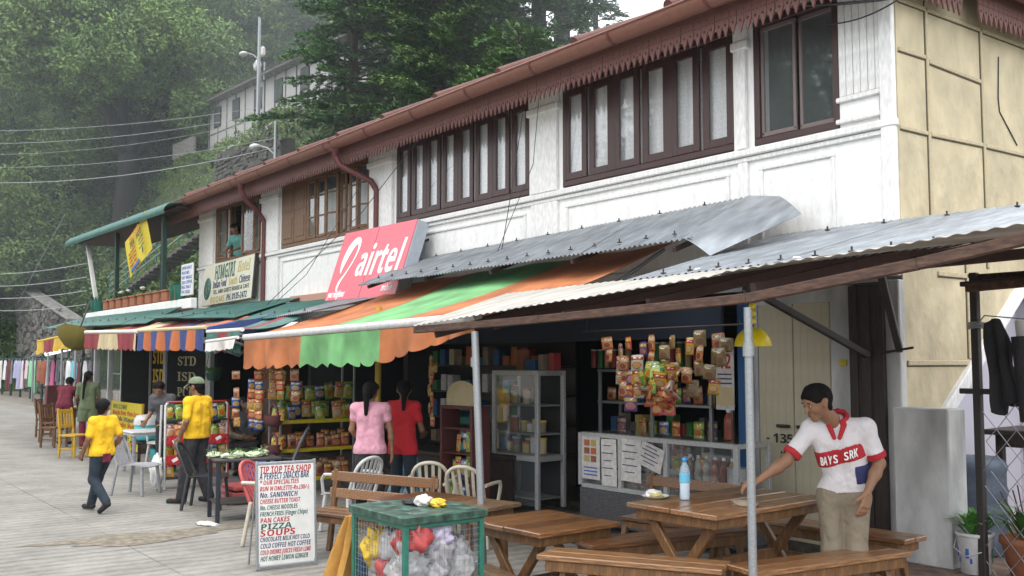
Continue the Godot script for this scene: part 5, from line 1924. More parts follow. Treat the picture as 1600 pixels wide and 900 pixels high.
# look: skin, hair, shirt, trousers, shoes (materials); sleeve 0..2; hem (how far the shirt hangs below the waist); hair_kind; size; cell; girth; female
func person(t: Node3D, J: Dictionary, L: Dictionary) -> void:
	var k: float = L.get("size", 1.0)
	var cell: float = L.get("cell", 0.014)
	var fat: float = L.get("girth", 1.0)
	var woman: bool = L.get("woman", false)
	var up: Vector3 = (J.neck - J.pelvis).normalized()
	var side: Vector3 = (J.sl - J.sr).normalized()
	var fw := side.cross(up).normalized()
	var cw := 0.075 * (0.85 if woman else 1.0)
	var chest: Vector3 = (J.neck as Vector3) - up * 0.14 * k
	var torso := func(g: float) -> Array:
		var o := []
		for s in [-1.0, 1.0]:
			o.append([chest + side * s * cw * k, J.waist + side * s * 0.062 * k * fat, (0.098 * k + g), 0.088 * k * fat + g])
			o.append([J.waist + side * s * 0.062 * k * fat, J.pelvis + side * s * 0.075 * k, 0.088 * k * fat + g, 0.098 * k + g])
			o.append([chest + side * s * 0.05 * k + up * 0.02 * k, (J.sl if s > 0 else J.sr) as Vector3, 0.085 * k + g, 0.056 * k + g])
			o.append([J.neck - up * 0.02 * k, (J.sl if s > 0 else J.sr) as Vector3, 0.045 * k + g, 0.052 * k + g])
		if fat > 1.05:
			o.append([J.waist + fw * 0.06 * k, J.pelvis + fw * 0.035 * k + up * 0.04 * k, 0.088 * k * fat + g, 0.09 * k + g])
		if woman:
			for s in [-1.0, 1.0]:
				o.append([chest + side * s * 0.075 * k - up * 0.02 * k, chest + side * s * 0.075 * k + fw * 0.065 * k - up * 0.05 * k, 0.06 * k + g, 0.05 * k + g])
		return o
	# ---- the body
	var bones: Array = torso.call(0.0)
	for s in ["l", "r"]:
		bones.append([J["s" + s], J["e" + s], 0.047 * k, 0.036 * k])
		bones.append([J["e" + s], (J["e" + s] as Vector3).lerp(J["w" + s], 0.35), 0.036 * k, 0.038 * k])
		bones.append([(J["e" + s] as Vector3).lerp(J["w" + s], 0.35), J["w" + s], 0.038 * k, 0.025 * k])
		bones.append([J["h" + s], J["k" + s], 0.082 * k, 0.052 * k])
		bones.append([J["k" + s], (J["k" + s] as Vector3).lerp(J["a" + s], 0.3) - fw * 0.012 * k, 0.05 * k, 0.053 * k])
		bones.append([(J["k" + s] as Vector3).lerp(J["a" + s], 0.3) - fw * 0.012 * k, J["a" + s], 0.053 * k, 0.034 * k])
		bones.append([J["a" + s], J["t" + s], 0.036 * k, 0.026 * k])
		if not L.has("fine"):
			var out: Vector3 = J["w" + s] - J["e" + s]
			var sg := 1.0 if s == "l" else -1.0
			var hd: Vector3 = L.get("hand_" + s, out)
			bones.append_array(hand_bones(J["w" + s], hd, L.get("palm_" + s, -side * sg), L.get("thumb_" + s, fw), L.get("curl", 0.5), k * 1.1))
	var hf := head_frame(J)
	var hx := Transform3D(hf, J.head)
	var face := [[Vector3(0, 0.030, -0.020), Vector3(0, 0.028, 0.005), 0.088, 0.086], [Vector3(0, -0.03, 0.02), Vector3(0, -0.088, 0.058), 0.062, 0.030], [Vector3(-0.03, -0.022, 0.045), Vector3(0.03, -0.022, 0.045), 0.040, 0.040],
		[Vector3(0, 0.012, 0.086), Vector3(0, -0.028, 0.104), 0.009, 0.015], [Vector3(-0.032, 0.030, 0.070), Vector3(0.032, 0.030, 0.070), 0.018, 0.018], [Vector3(-0.018, -0.062, 0.075), Vector3(0.018, -0.062, 0.075), 0.014, 0.014],
		[Vector3(-0.084, 0.016, -0.012), Vector3(-0.088, -0.024, -0.002), 0.020, 0.012], [Vector3(0.084, 0.016, -0.012), Vector3(0.088, -0.024, -0.002), 0.020, 0.012]]
	var neckb := [[J.head + hf * Vector3(0, -0.05, -0.015) * k, (J.neck as Vector3) - up * 0.03 * k, 0.052 * k, 0.056 * k]]
	if L.has("fine"):
		obj("body", field(bones, cell, 0.035 * k), L.skin, t)
		var hb := moved(face, hx, k)
		hb.append_array(neckb)
		obj("head", field(hb, 0.0055, 0.016 * k), L.skin, t)
		for s in ["l", "r"]:
			obj("hand", field([[(J["e" + s] as Vector3).lerp(J["w" + s], 0.9), J["w" + s], 0.026 * k, 0.024 * k]] + hand_bones(J["w" + s], L["hand_" + s], L["palm_" + s], L["thumb_" + s], L["curl_" + s], k * 1.05), 0.0038, 0.008), L.skin, t)
	else:
		bones.append_array(moved(face, hx, k))
		bones.append_array(neckb)
		obj("body", field(bones, cell, 0.022 * k), L.skin, t)
	# ---- eyes, brows and mouth
	for s in [-1.0, 1.0]:
		var e := mb()
		ball(e, Vector3.ZERO, Vector3(0.0125, 0.0062, 0.005) * k, 10, 6)
		obj("eye", e, "eye_white", t, hx * (Vector3(0.032 * s, 0.008, 0.0825) * k), hf.get_euler())
		e = mb()
		ball(e, Vector3.ZERO, Vector3(0.0075, 0.0075, 0.004) * k, 8, 6)
		obj("iris", e, "letter_black", t, hx * (Vector3(0.032 * s, 0.007, 0.0875) * k), hf.get_euler())
		e = mb()
		bx(e, Vector3.ZERO, Vector3(0.034, 0.007, 0.008) * k, 0.002)
		obj("eyebrow", e, L.hair, t, hx * (Vector3(0.033 * s, 0.033, 0.0875) * k), hf.get_euler() + Vector3(0, 0, -0.08 * s))
	var mo := mb()
	ball(mo, Vector3.ZERO, Vector3(0.022, 0.006, 0.006) * k, 10, 6)
	obj("mouth", mo, "lips", t, hx * (Vector3(0, -0.060, 0.0875) * k), hf.get_euler())
	# ---- hair
	var hb2 := moved([[Vector3(0, 0.038, -0.025), Vector3(0, 0.046, 0.004), 0.095, 0.0905], [Vector3(0, 0.0, -0.04), Vector3(0, -0.05, -0.045), 0.076, 0.05], [Vector3(-0.03, 0.105, 0.02), Vector3(0.04, 0.085, 0.055), 0.026, 0.030]], hx, k)
	var cutn := (hf * Vector3(0, -0.60, 0.80)).normalized()
	if L.get("hair_kind", "short") == "tail":
		obj("ponytail", field(moved([[Vector3(0, 0.05, -0.10), Vector3(0, -0.02, -0.145), 0.04, 0.045], [Vector3(0, -0.02, -0.145), Vector3(0.01, -0.27, -0.125), 0.045, 0.022]], hx, k), 0.01, 0.02), L.hair, t)
	if L.get("hair_kind", "short") == "braid":
		obj("braid", field(moved([[Vector3(0, 0.0, -0.10), Vector3(0, -0.12, -0.13), 0.05, 0.035], [Vector3(0, -0.12, -0.13), Vector3(0.01, -0.50, -0.13), 0.034, 0.018]], hx, k), 0.012, 0.02), L.hair, t)
	var hg := RandomNumberGenerator.new()
	hg.seed = 7
	for q in 46:
		var d := Vector3(hg.randfn(), absf(hg.randfn()) * 0.9 + 0.1, hg.randfn() - 0.25).normalized()
		var p := d * 0.092 + Vector3(0, 0.038, -0.008)
		var e := p + Vector3(hg.randf_range(-0.02, 0.02), -0.018, 0.010 if d.z > 0.0 else -0.012) + d * 0.003
		hb2.append_array(moved([[p, e, 0.011, 0.006]], hx, k))
	obj("hair", field(hb2, maxf(cell * 0.5, 0.006), 0.010 * k, [[cutn, cutn.dot(hx * (Vector3(0, 0.040, 0.070) * k))]]), L.hair, t)
	# ---- shirt
	var sl: float = L.get("sleeve", 0.6)
	var sb: Array = torso.call(0.014 * k)
	sb.append([J.waist, (J.pelvis as Vector3) - up * 0.02 * k, 0.10 * k * fat, 0.122 * k * lerpf(1.0, fat, 0.5)])
	for s in ["l", "r"]:
		var a: Vector3 = J["s" + s]
		var e: Vector3 = J["e" + s]
		if sl <= 1.0:
			sb.append([a, a.lerp(e, sl), (0.058 if woman else 0.062) * k, (0.054 if woman else 0.060) * k])
		else:
			sb.append([a, e, 0.062 * k, 0.052 * k])
			sb.append([e, e.lerp(J["w" + s], sl - 1.0), 0.052 * k, 0.044 * k])
	var hem: float = L.get("hem", 0.1)
	if hem > 0.12:
		for s in ["l", "r"]:
			sb.append([J["h" + s], (J["h" + s] as Vector3).lerp(J["k" + s], hem * 1.8), 0.112 * k, 0.115 * k])
	var hp: Vector3 = (J.pelvis as Vector3) - up * (hem - 0.08) * k
	var cuts := [[-up, -up.dot(hp)]]
	if L.get("seated", false):
		cuts = []
	obj("shirt", field(sb, cell, 0.028 * k, cuts), L.shirt, t)
	if L.has("collar"):
		var cb := []
		for q in 10:
			var a0 := TAU * (q / 10.0) + 0.35
			var a1 := TAU * ((q + 1) / 10.0) + 0.35
			if q == 2 or q == 1:
				continue
			var r := 0.064 * k
			var c0: Vector3 = (J.neck as Vector3) + up * 0.035 * k
			cb.append([c0 + side * cos(a0) * r + fw * sin(a0) * r - up * 0.025 * k * sin(a0), c0 + side * cos(a1) * r + fw * sin(a1) * r - up * 0.025 * k * sin(a1), 0.019 * k, 0.019 * k])
		cb.append([(J.neck as Vector3) + (side * 0.05 + fw * 0.065) * k, (J.neck as Vector3) + (side * 0.018 + fw * 0.098 - up * 0.085) * k, 0.02 * k, 0.014 * k])
		cb.append([(J.neck as Vector3) + (-side * 0.05 + fw * 0.065) * k, (J.neck as Vector3) + (-side * 0.018 + fw * 0.098 - up * 0.085) * k, 0.02 * k, 0.014 * k])
		obj("collar", field(cb, 0.008, 0.01), L.collar, t)
		for s in ["l", "r"]:
			var a: Vector3 = (J["s" + s] as Vector3).lerp(J["e" + s], sl)
			var d: Vector3 = ((J["e" + s] as Vector3) - J["s" + s]).normalized()
			obj("cuff", field([[a, a + d * 0.035 * k, 0.068 * k, 0.066 * k]], 0.010, 0.01, [[d, d.dot(a + d * 0.045 * k)], [-d, -d.dot(a)]]), L.collar, t)
	# ---- trousers
	var tb := []
	for s in ["l", "r"]:
		var wide: float = L.get("leg_wide", 1.0)
		tb.append([J["h" + s], J["k" + s], 0.100 * k, 0.070 * k * wide])
		tb.append([J["k" + s], J["a" + s], 0.074 * k * wide, 0.062 * k * wide])
		tb.append([J.waist * 0.3 + J.pelvis * 0.7 + side * (0.05 * k if s == "l" else -0.05 * k), J["h" + s], 0.100 * k * lerpf(1.0, fat, 0.6), 0.102 * k])
	var tc := []
	if not L.get("seated", false):
		tc.append([up, up.dot((J.pelvis as Vector3) + up * 0.10 * k)])
	obj("trousers", field(tb, cell, 0.03 * k, tc), L.trousers, t)
	# ---- shoes
	for s in ["l", "r"]:
		var fo: Vector3 = ((J["t" + s] as Vector3) - J["a" + s])
		var heel: Vector3 = (J["a" + s] as Vector3) - Vector3(fo.x, 0, fo.z).normalized() * 0.03 * k - Vector3(0, 0.035 * k, 0)
		obj("shoe", field([[J["a" + s], heel, 0.044 * k, 0.042 * k], [heel, J["t" + s] + fo * 0.1, 0.042 * k, 0.036 * k]], maxf(cell * 0.7, 0.009), 0.02 * k), L.shoes, t)

func people() -> void:
	# ---- the man wiping the table
	var t := thing("person", "man in white polo with red collar and chest band, leaning to wipe the wooden table", "person", Vector3(0.98, 0.2, 2.38))
	var J := stance({"head": Vector3(0.010, 1.460, 0.285), "neck": Vector3(0.047, 1.325, 0.115), "waist": Vector3(0.040, 0.94, 0.01), "pelvis": Vector3(0.0, 0.82, 0.0),
		"sr": Vector3(-0.105, 1.275, 0.200), "sl": Vector3(0.210, 1.288, 0.030), "er": Vector3(-0.195, 1.050, 0.375), "wr": Vector3(-0.290, 0.925, 0.545),
		"el": Vector3(0.255, 1.045, -0.060), "wl": Vector3(0.240, 0.850, 0.075), "hr": Vector3(-0.062, 0.80, 0.050), "hl": Vector3(0.082, 0.80, -0.030),
		"kr": Vector3(-0.03, 0.425, 0.10), "kl": Vector3(0.110, 0.425, 0.02), "ar": Vector3(-0.055, 0.085, 0.06), "al": Vector3(0.10, 0.085, -0.08), "tr": Vector3(-0.03, 0.035, 0.22), "tl": Vector3(0.17, 0.035, 0.07),
		"look": Vector3(-0.34, -0.36, 0.87), "up": Vector3(-0.10, 0.95, 0.25)})
	person(t, J, {"skin": "skin", "hair": "hair", "shirt": "cloth_white", "collar": "cloth_red", "trousers": "cloth_khaki", "shoes": "shoe_black", "cell": 0.0115, "sleeve": 0.68, "hem": 0.045, "fine": true, "leg_wide": 1.02, "girth": 0.90,
		"hand_r": Vector3(-0.62, -0.28, 0.7), "palm_r": Vector3(-0.2, -1, 0.1), "thumb_r": Vector3(0.7, -0.1, 0.55), "curl_r": 0.95, "hand_l": Vector3(-0.06, -0.95, 0.22), "palm_l": Vector3(-0.9, 0.1, -0.3), "thumb_l": Vector3(-0.2, 0.1, 0.9), "curl_l": 0.55})
	# red chest band with white letters, navy side patch: cut from the shirt's own shape
	var up: Vector3 = (J.neck - J.pelvis).normalized()
	var side: Vector3 = (J.sl - J.sr).normalized()
	var fw := side.cross(up).normalized()
	var chest: Vector3 = (J.neck as Vector3) - up * 0.14
	var band := []
	for s in [-1.0, 1.0]:
		band.append([chest + side * s * 0.075, J.waist + side * s * 0.062, 0.114, 0.104])
	var mid := up.dot((J.neck as Vector3) - up * 0.265)
	var tl := (up - side * 0.28).normalized()
	obj("chest_band", field(band, 0.009, 0.028, [[tl, mid + 0.058], [-tl, -(mid - 0.058)], [-fw, -fw.dot(J.neck) + 0.02]]), "cloth_red", t)
	var patch := (up * 0.3 - side).normalized()
	obj("side_patch", field(band, 0.009, 0.028, [[up, up.dot(J.neck) - 0.29], [-up, -(up.dot(J.neck) - 0.42)], [-side, -(side.dot(J.neck) + 0.10)]]), "cloth_navy", t)
	var letters := "BAYS SRK"
	for i in letters.length():
		if letters[i] == " ":
			continue
		var u := (i - 3.5) / 8.0
		var a := u * 2.1
		var c: Vector3 = (J.neck as Vector3) - up * 0.285 + side * (0.155 * sin(a * 0.9)) + fw * (0.118 * pow(maxf(cos(a * 0.82), 0.0), 0.8) + 0.012) + up * (u * 0.085)
		c += fw * 0.012
		c += up * ((mid - tl.dot(c)) / tl.dot(up))
		var nrm := (fw * cos(a * 0.8) + side * sin(a * 0.8)).normalized()
		var xx := up.cross(nrm).normalized()
		var m := text(t, "lettering", letters[i], Vector3.ZERO, 0.062, "letter_white", 0.030)
		var b := Basis(xx, nrm.cross(xx), nrm)
		m.transform = Transform3D(b * m.transform.basis, c - xx * 0.013)
	var bt := mb()
	for k in 2:
		ball(bt, (J.neck as Vector3) + fw * (0.105 + 0.012 * k) - up * (0.10 + 0.045 * k), Vector3.ONE * 0.007, 6, 4)
	obj("button", bt, "letter_white", t)
	# ---- the boy walking away
	t = thing("person", "boy in yellow t-shirt and dark jeans walking away along the road", "person", Vector3(-8.28, 0.0, 5.02), deg_to_rad(-66.0))
	J = stance({"head": Vector3(0.0, 1.58, 0.02), "kl": Vector3(0.10, 0.50, 0.06), "al": Vector3(0.10, 0.19, -0.24), "tl": Vector3(0.11, 0.05, -0.13), "kr": Vector3(-0.09, 0.50, 0.20), "ar": Vector3(-0.09, 0.10, 0.34), "tr": Vector3(-0.10, 0.05, 0.50),
		"er": Vector3(-0.25, 1.13, -0.10), "wr": Vector3(-0.25, 0.93, 0.08), "el": Vector3(0.24, 1.12, 0.02), "wl": Vector3(0.22, 0.93, 0.16), "look": Vector3(-0.85, 0.0, 0.5)})
	var kk := 0.845
	for key in J:
		if key != "look" and key != "up": J[key] = J[key] * kk
	person(t, J, {"skin": "skin_b", "hair": "hair", "shirt": "cloth_yellow", "trousers": "cloth_jean", "shoes": "shoe_black", "cell": 0.014, "sleeve": 0.75, "hem": 0.15, "size": 0.9})
	var pk := mb()
	bx(pk, Vector3(0.02, 0.70, -0.112), Vector3(0.12, 0.11, 0.012), 0.004)
	obj("pocket_patch", pk, "cloth_maroon", t)
	# ---- the man in the cap
	t = thing("person", "stout man in yellow t-shirt and green cap standing by the snack rack", "person", Vector3(-8.40, 0.0, 3.75), deg_to_rad(-62.0))
	J = stance({"er": Vector3(-0.27, 1.12, 0.0), "wr": Vector3(-0.25, 0.90, 0.14), "el": Vector3(0.27, 1.12, -0.06), "wl": Vector3(0.26, 0.88, 0.08), "kl": Vector3(0.13, 0.49, 0.05), "al": Vector3(0.16, 0.085, 0.10), "tl": Vector3(0.20, 0.035, 0.27), "ar": Vector3(-0.13, 0.085, -0.12), "tr": Vector3(-0.17, 0.035, 0.05), "look": Vector3(0.12, -0.12, 1.0)})
	person(t, J, {"skin": "skin_b", "hair": "hair", "shirt": "cloth_yellow", "trousers": "cloth_dark", "shoes": "shoe_black", "cell": 0.014, "sleeve": 0.75, "hem": 0.13, "girth": 1.32, "size": 1.0, "leg_wide": 1.2})
	var hf := head_frame(J)
	var hx := Transform3D(hf, J.head)
	var cut := (hf * Vector3(0, -0.97, 0.12)).normalized()
	obj("cap", field(moved([[Vector3(0, 0.045, -0.02), Vector3(0, 0.05, 0.01), 0.105, 0.103]], hx, 1.0), 0.009, 0.01, [[cut, cut.dot(hx * Vector3(0, 0.055, 0.0))]]), "cap_green", t)
	var pkm := mb()
	sheet(pkm, func(u: float, v: float) -> Vector3:
		var a := (u - 0.5) * 2.2
		return hx * Vector3(sin(a) * (0.10 - 0.02 * v), 0.062 - 0.03 * v * (1.0 + absf(sin(a))), 0.02 + cos(a) * 0.085 + 0.085 * v), 10, 4, 0.005)
	obj("cap_peak", pkm, "cap_green", t)
	# ---- customers at the counter
	t = thing("person", "woman with ponytail in pale pink top and dark trousers, seen from behind", "person", Vector3(-5.24, 0.0, 2.77), deg_to_rad(-128.0))
	J = stance({"look": Vector3(-0.2, -0.05, 1.0), "er": Vector3(-0.24, 1.12, 0.02), "wr": Vector3(-0.25, 0.89, 0.06), "el": Vector3(0.23, 1.13, 0.05), "wl": Vector3(0.15, 0.98, 0.22)})
	person(t, J, {"skin": "skin", "hair": "hair", "shirt": "cloth_pink", "trousers": "cloth_dark", "shoes": "shoe_black", "cell": 0.014, "sleeve": 0.45, "hem": 0.16, "woman": true, "hair_kind": "tail", "size": 0.97})
	t = thing("person", "person in bright red top and jeans at the shop counter, beside the woman in pink", "person", Vector3(-5.45, 0.0, 2.20), deg_to_rad(-150.0))
	J = stance({"look": Vector3(0.5, -0.25, 0.9), "er": Vector3(-0.22, 1.10, 0.08), "wr": Vector3(-0.12, 1.02, 0.30), "el": Vector3(0.24, 1.12, 0.05), "wl": Vector3(0.15, 1.0, 0.28)})
	person(t, J, {"skin": "skin_b", "hair": "hair", "shirt": "cloth_scarlet", "trousers": "cloth_jean", "shoes": "shoe_black", "cell": 0.015, "sleeve": 0.55, "hem": 0.22, "woman": true, "hair_kind": "tail", "size": 0.95})
	# ---- further along
	t = thing("person", "woman with a long braid in green tunic standing by the far stall chairs", "person", Vector3(-18.0, 0.0, 2.87), deg_to_rad(-100.0))
	J = stance({"look": Vector3(-0.6, -0.1, 0.8), "er": Vector3(-0.23, 1.12, 0.05), "wr": Vector3(-0.16, 1.0, 0.25), "el": Vector3(0.23, 1.12, 0.05), "wl": Vector3(0.15, 1.02, 0.27)})
	person(t, J, {"skin": "skin_b", "hair": "hair", "shirt": "cloth_green", "trousers": "cloth_maroon", "shoes": "shoe_black", "cell": 0.02, "sleeve": 0.7, "hem": 0.42, "woman": true, "hair_kind": "braid", "size": 0.98})
	t = thing("person", "dark-haired person in maroon bending over the chairs at the far stall", "person", Vector3(-19.6, 0.0, 3.0), deg_to_rad(-120.0))
	J = stance({"head": Vector3(0, 1.42, 0.32), "neck": Vector3(0, 1.33, 0.2), "waist": Vector3(0, 1.05, 0.05), "sl": Vector3(0.17, 1.27, 0.18), "sr": Vector3(-0.17, 1.27, 0.18), "el": Vector3(0.2, 1.0, 0.28), "er": Vector3(-0.2, 1.0, 0.28), "wl": Vector3(0.16, 0.85, 0.45), "wr": Vector3(-0.16, 0.85, 0.45), "look": Vector3(0, -0.5, 0.9)})
	person(t, J, {"skin": "skin_b", "hair": "hair", "shirt": "cloth_maroon", "trousers": "cloth_tan", "shoes": "shoe_black", "cell": 0.02, "sleeve": 0.7, "hem": 0.3, "woman": true, "size": 0.97})
	t = thing("person", "man in grey shirt stooping behind the snack rack, only head and shoulders showing", "person", Vector3(-11.95, 0.0, 3.05), deg_to_rad(40.0))
	J = stance({"head": Vector3(0.0, 1.47, 0.25), "neck": Vector3(0, 1.36, 0.14), "sl": Vector3(0.17, 1.31, 0.12), "sr": Vector3(-0.17, 1.31, 0.12), "el": Vector3(0.22, 1.05, 0.14), "er": Vector3(-0.22, 1.05, 0.14), "wl": Vector3(0.18, 0.92, 0.35), "wr": Vector3(-0.18, 0.92, 0.35), "look": Vector3(0.3, -0.55, 0.8)})
	person(t, J, {"skin": "skin", "hair": "hair", "shirt": "cloth_grey", "trousers": "cloth_dark", "shoes": "shoe_black", "cell": 0.018, "sleeve": 0.7, "hem": 0.12})
	var sit := {"head": Vector3(0, 1.17, 0.03), "neck": Vector3(0, 1.03, -0.02), "waist": Vector3(0, 0.68, -0.03), "pelvis": Vector3(0, 0.54, 0), "sl": Vector3(0.175, 0.98, -0.02), "sr": Vector3(-0.175, 0.98, -0.02), "el": Vector3(0.24, 0.74, 0.05), "er": Vector3(-0.24, 0.74, 0.05), "wl": Vector3(0.14, 0.66, 0.28), "wr": Vector3(-0.14, 0.66, 0.28),
		"hl": Vector3(0.09, 0.53, 0.02), "hr": Vector3(-0.09, 0.53, 0.02), "kl": Vector3(0.11, 0.53, 0.43), "kr": Vector3(-0.11, 0.53, 0.43), "al": Vector3(0.11, 0.085, 0.42), "ar": Vector3(-0.11, 0.085, 0.42), "tl": Vector3(0.13, 0.035, 0.58), "tr": Vector3(-0.13, 0.035, 0.58)}
	var n := 0
	for q in [[-10.9, 2.35, 150.0, "cloth_tan", "seated man in striped tan sweater on a plastic chair inside the snack shop"], [-11.55, 1.75, 60.0, "cloth_grey", "seated person in grey beside the brown pillar inside the snack shop"], [-12.3, 1.5, 40.0, "cloth_dark", "seated person in dark clothes at the back of the snack shop"]]:
		t = thing("person", q[4], "person", Vector3(q[0], 0.0, q[1]), deg_to_rad(q[2]))
		J = stance(sit)
		person(t, J, {"skin": "skin_b", "hair": "hair", "shirt": q[3], "trousers": "cloth_dark", "shoes": "shoe_black", "cell": 0.02, "sleeve": 1.8, "seated": true})
		if n == 0:
			for k in 4:
				obj("sweater_stripe", field([[Vector3(-0.062, 0.99 - 0.06 * k, -0.02), Vector3(0.062, 0.99 - 0.06 * k, -0.02), 0.116 - 0.003 * k, 0.116 - 0.003 * k]], 0.012, 0.02, [[Vector3.UP, 1.0 - 0.06 * k], [Vector3.DOWN, -(0.975 - 0.06 * k)]]), "cloth_white" if k % 2 == 0 else "cloth_maroon", t)
		n += 1
	# ---- at the upstairs window
	t = thing("person", "dark-haired person in teal leaning at the open upstairs window above the cream sign", "person", Vector3(-17.0, 3.47, -0.16), deg_to_rad(30.0))
	J = stance({"head": Vector3(0, 1.52, 0.22), "neck": Vector3(0, 1.38, 0.12), "sl": Vector3(0.17, 1.32, 0.12), "sr": Vector3(-0.17, 1.32, 0.12), "el": Vector3(0.22, 1.08, 0.24), "er": Vector3(-0.2, 1.06, 0.22), "wl": Vector3(0.12, 0.98, 0.44), "wr": Vector3(-0.1, 0.98, 0.42), "look": Vector3(-0.4, -0.5, 0.8)})
	person(t, J, {"skin": "skin_b", "hair": "hair", "shirt": "cloth_teal", "trousers": "cloth_dark", "shoes": "shoe_black", "cell": 0.02, "sleeve": 0.7, "hem": 0.1, "size": 0.95})

# ---------------------------------------------------------------- tea-shop furniture
# table: boards, end aprons, crossed legs and a stretcher; long side along z
func wood_table(t: Node3D, w: float, l: float, h: float, boards: int, crossed := true) -> void:
	var bw := w / boards
	for k in boards:
		obj("plank", box(Vector3(bw - 0.004, 0.036, l + 0.01 * (k % 2)), 0.006), ["table_wood", "table_wood_b", "table_wood_c", "table_wood", "table_wood_d"][rng.randi() % 5], t, Vector3(-w * 0.5 + bw * (k + 0.5), h - 0.018 + rng.randf_range(-0.002, 0.002), rng.randf_range(-0.006, 0.006)), Vector3(0, rng.randf_range(-0.004, 0.004), rng.randf_range(-0.008, 0.008)))
	for sg in [-1.0, 1.0]:
		obj("apron", box(Vector3(w - 0.10, 0.07, 0.03), 0.004), "leg_wood", t, Vector3(0, h - 0.072, sg * (l * 0.5 - 0.06)))
		obj("side_rail", box(Vector3(0.03, 0.07, l - 0.16), 0.004), "leg_wood", t, Vector3(sg * (w * 0.5 - 0.065), h - 0.072, 0))
		for q in [-1.0, 1.0]:
			var s := mb()
			var z: float = sg * (l * 0.5 - 0.11 - (0.045 if q > 0 else 0.0))
			if crossed:
				bar(s, Vector3(q * (w * 0.5 - 0.10), h - 0.04, z), Vector3(-q * (w * 0.5 - 0.16), 0.0, z), 0.07, 0.042, 0.005, Vector3(0, 0, 1))
			else:
				bar(s, Vector3(q * (w * 0.5 - 0.08), h - 0.04, z), Vector3(q * (w * 0.5 - 0.05), 0.0, z), 0.06, 0.05, 0.005, Vector3(0, 0, 1))
			obj("leg", s, "leg_wood", t)
	obj("stretcher", box(Vector3(0.05, 0.08, l - 0.3), 0.005), "leg_wood", t, Vector3(0, h * 0.42, 0))

func wood_bench(t: Node3D, l: float, w := 0.32, h := 0.45) -> void:
	for k in 2:
		obj("plank", box(Vector3(w * 0.5 - 0.004, 0.036, l + 0.012 * k), 0.006), ["table_wood_c", "table_wood", "table_wood_d", "table_wood_b"][rng.randi() % 4], t, Vector3(-w * 0.25 + w * 0.5 * k, h - 0.018, 0))
	for sg in [-1.0, 1.0]:
		obj("side_rail", box(Vector3(0.026, 0.07, l - 0.10), 0.004), "leg_wood", t, Vector3(sg * (w * 0.5 - 0.03), h - 0.072, 0))
		obj("end_rail", box(Vector3(w - 0.09, 0.07, 0.026), 0.004), "leg_wood", t, Vector3(0, h - 0.072, sg * (l * 0.5 - 0.06)))
		for q in [-1.0, 1.0]:
			var s := mb()
			bar(s, Vector3(q * 0.05, h - 0.10, sg * (l * 0.5 - 0.16)), Vector3(q * (w * 0.5 - 0.01), 0.0, sg * (l * 0.5 - 0.14)), 0.06, 0.045, 0.005, Vector3(0, 0, 1))
			obj("leg", s, "leg_wood", t)
	obj("stretcher", box(Vector3(0.04, 0.06, l - 0.3), 0.004), "leg_wood", t, Vector3(0, 0.17, 0))

# bench with a slatted back; long side along x, seat towards +z
func back_bench(t: Node3D, l: float) -> void:
	for k in 3:
		obj("plank", box(Vector3(l, 0.03, 0.135), 0.005), ["table_wood_c", "table_wood", "table_wood_b"][k], t, Vector3(0, 0.43, -0.14 + 0.14 * k))
	for k in 2:
		obj("back_slat", box(Vector3(l + 0.02, 0.10, 0.026), 0.006), ["table_wood_c", "table_wood"][k], t, Vector3(0, 0.58 + 0.17 * k, -0.235 - 0.02 * k), Vector3(-0.10, 0, 0))
	for sg in [-1.0, 1.0]:
		var s := mb()
		bar(s, Vector3(sg * (l * 0.5 - 0.05), 0.0, -0.16), Vector3(sg * (l * 0.5 - 0.05), 0.82, -0.275), 0.05, 0.055, 0.005, Vector3(1, 0, 0))
		obj("leg", s, "leg_wood", t)
		s = mb()
		bar(s, Vector3(sg * (l * 0.5 - 0.05), 0.0, 0.28), Vector3(sg * (l * 0.5 - 0.05), 0.41, 0.14), 0.05, 0.055, 0.005, Vector3(1, 0, 0))
		obj("leg", s, "leg_wood", t)
		obj("seat_rail", box(Vector3(0.04, 0.07, 0.40), 0.004), "leg_wood", t, Vector3(sg * (l * 0.5 - 0.05), 0.375, -0.02))
	obj("front_rail", box(Vector3(l - 0.14, 0.06, 0.025), 0.004), "leg_wood", t, Vector3(0, 0.375, 0.17))

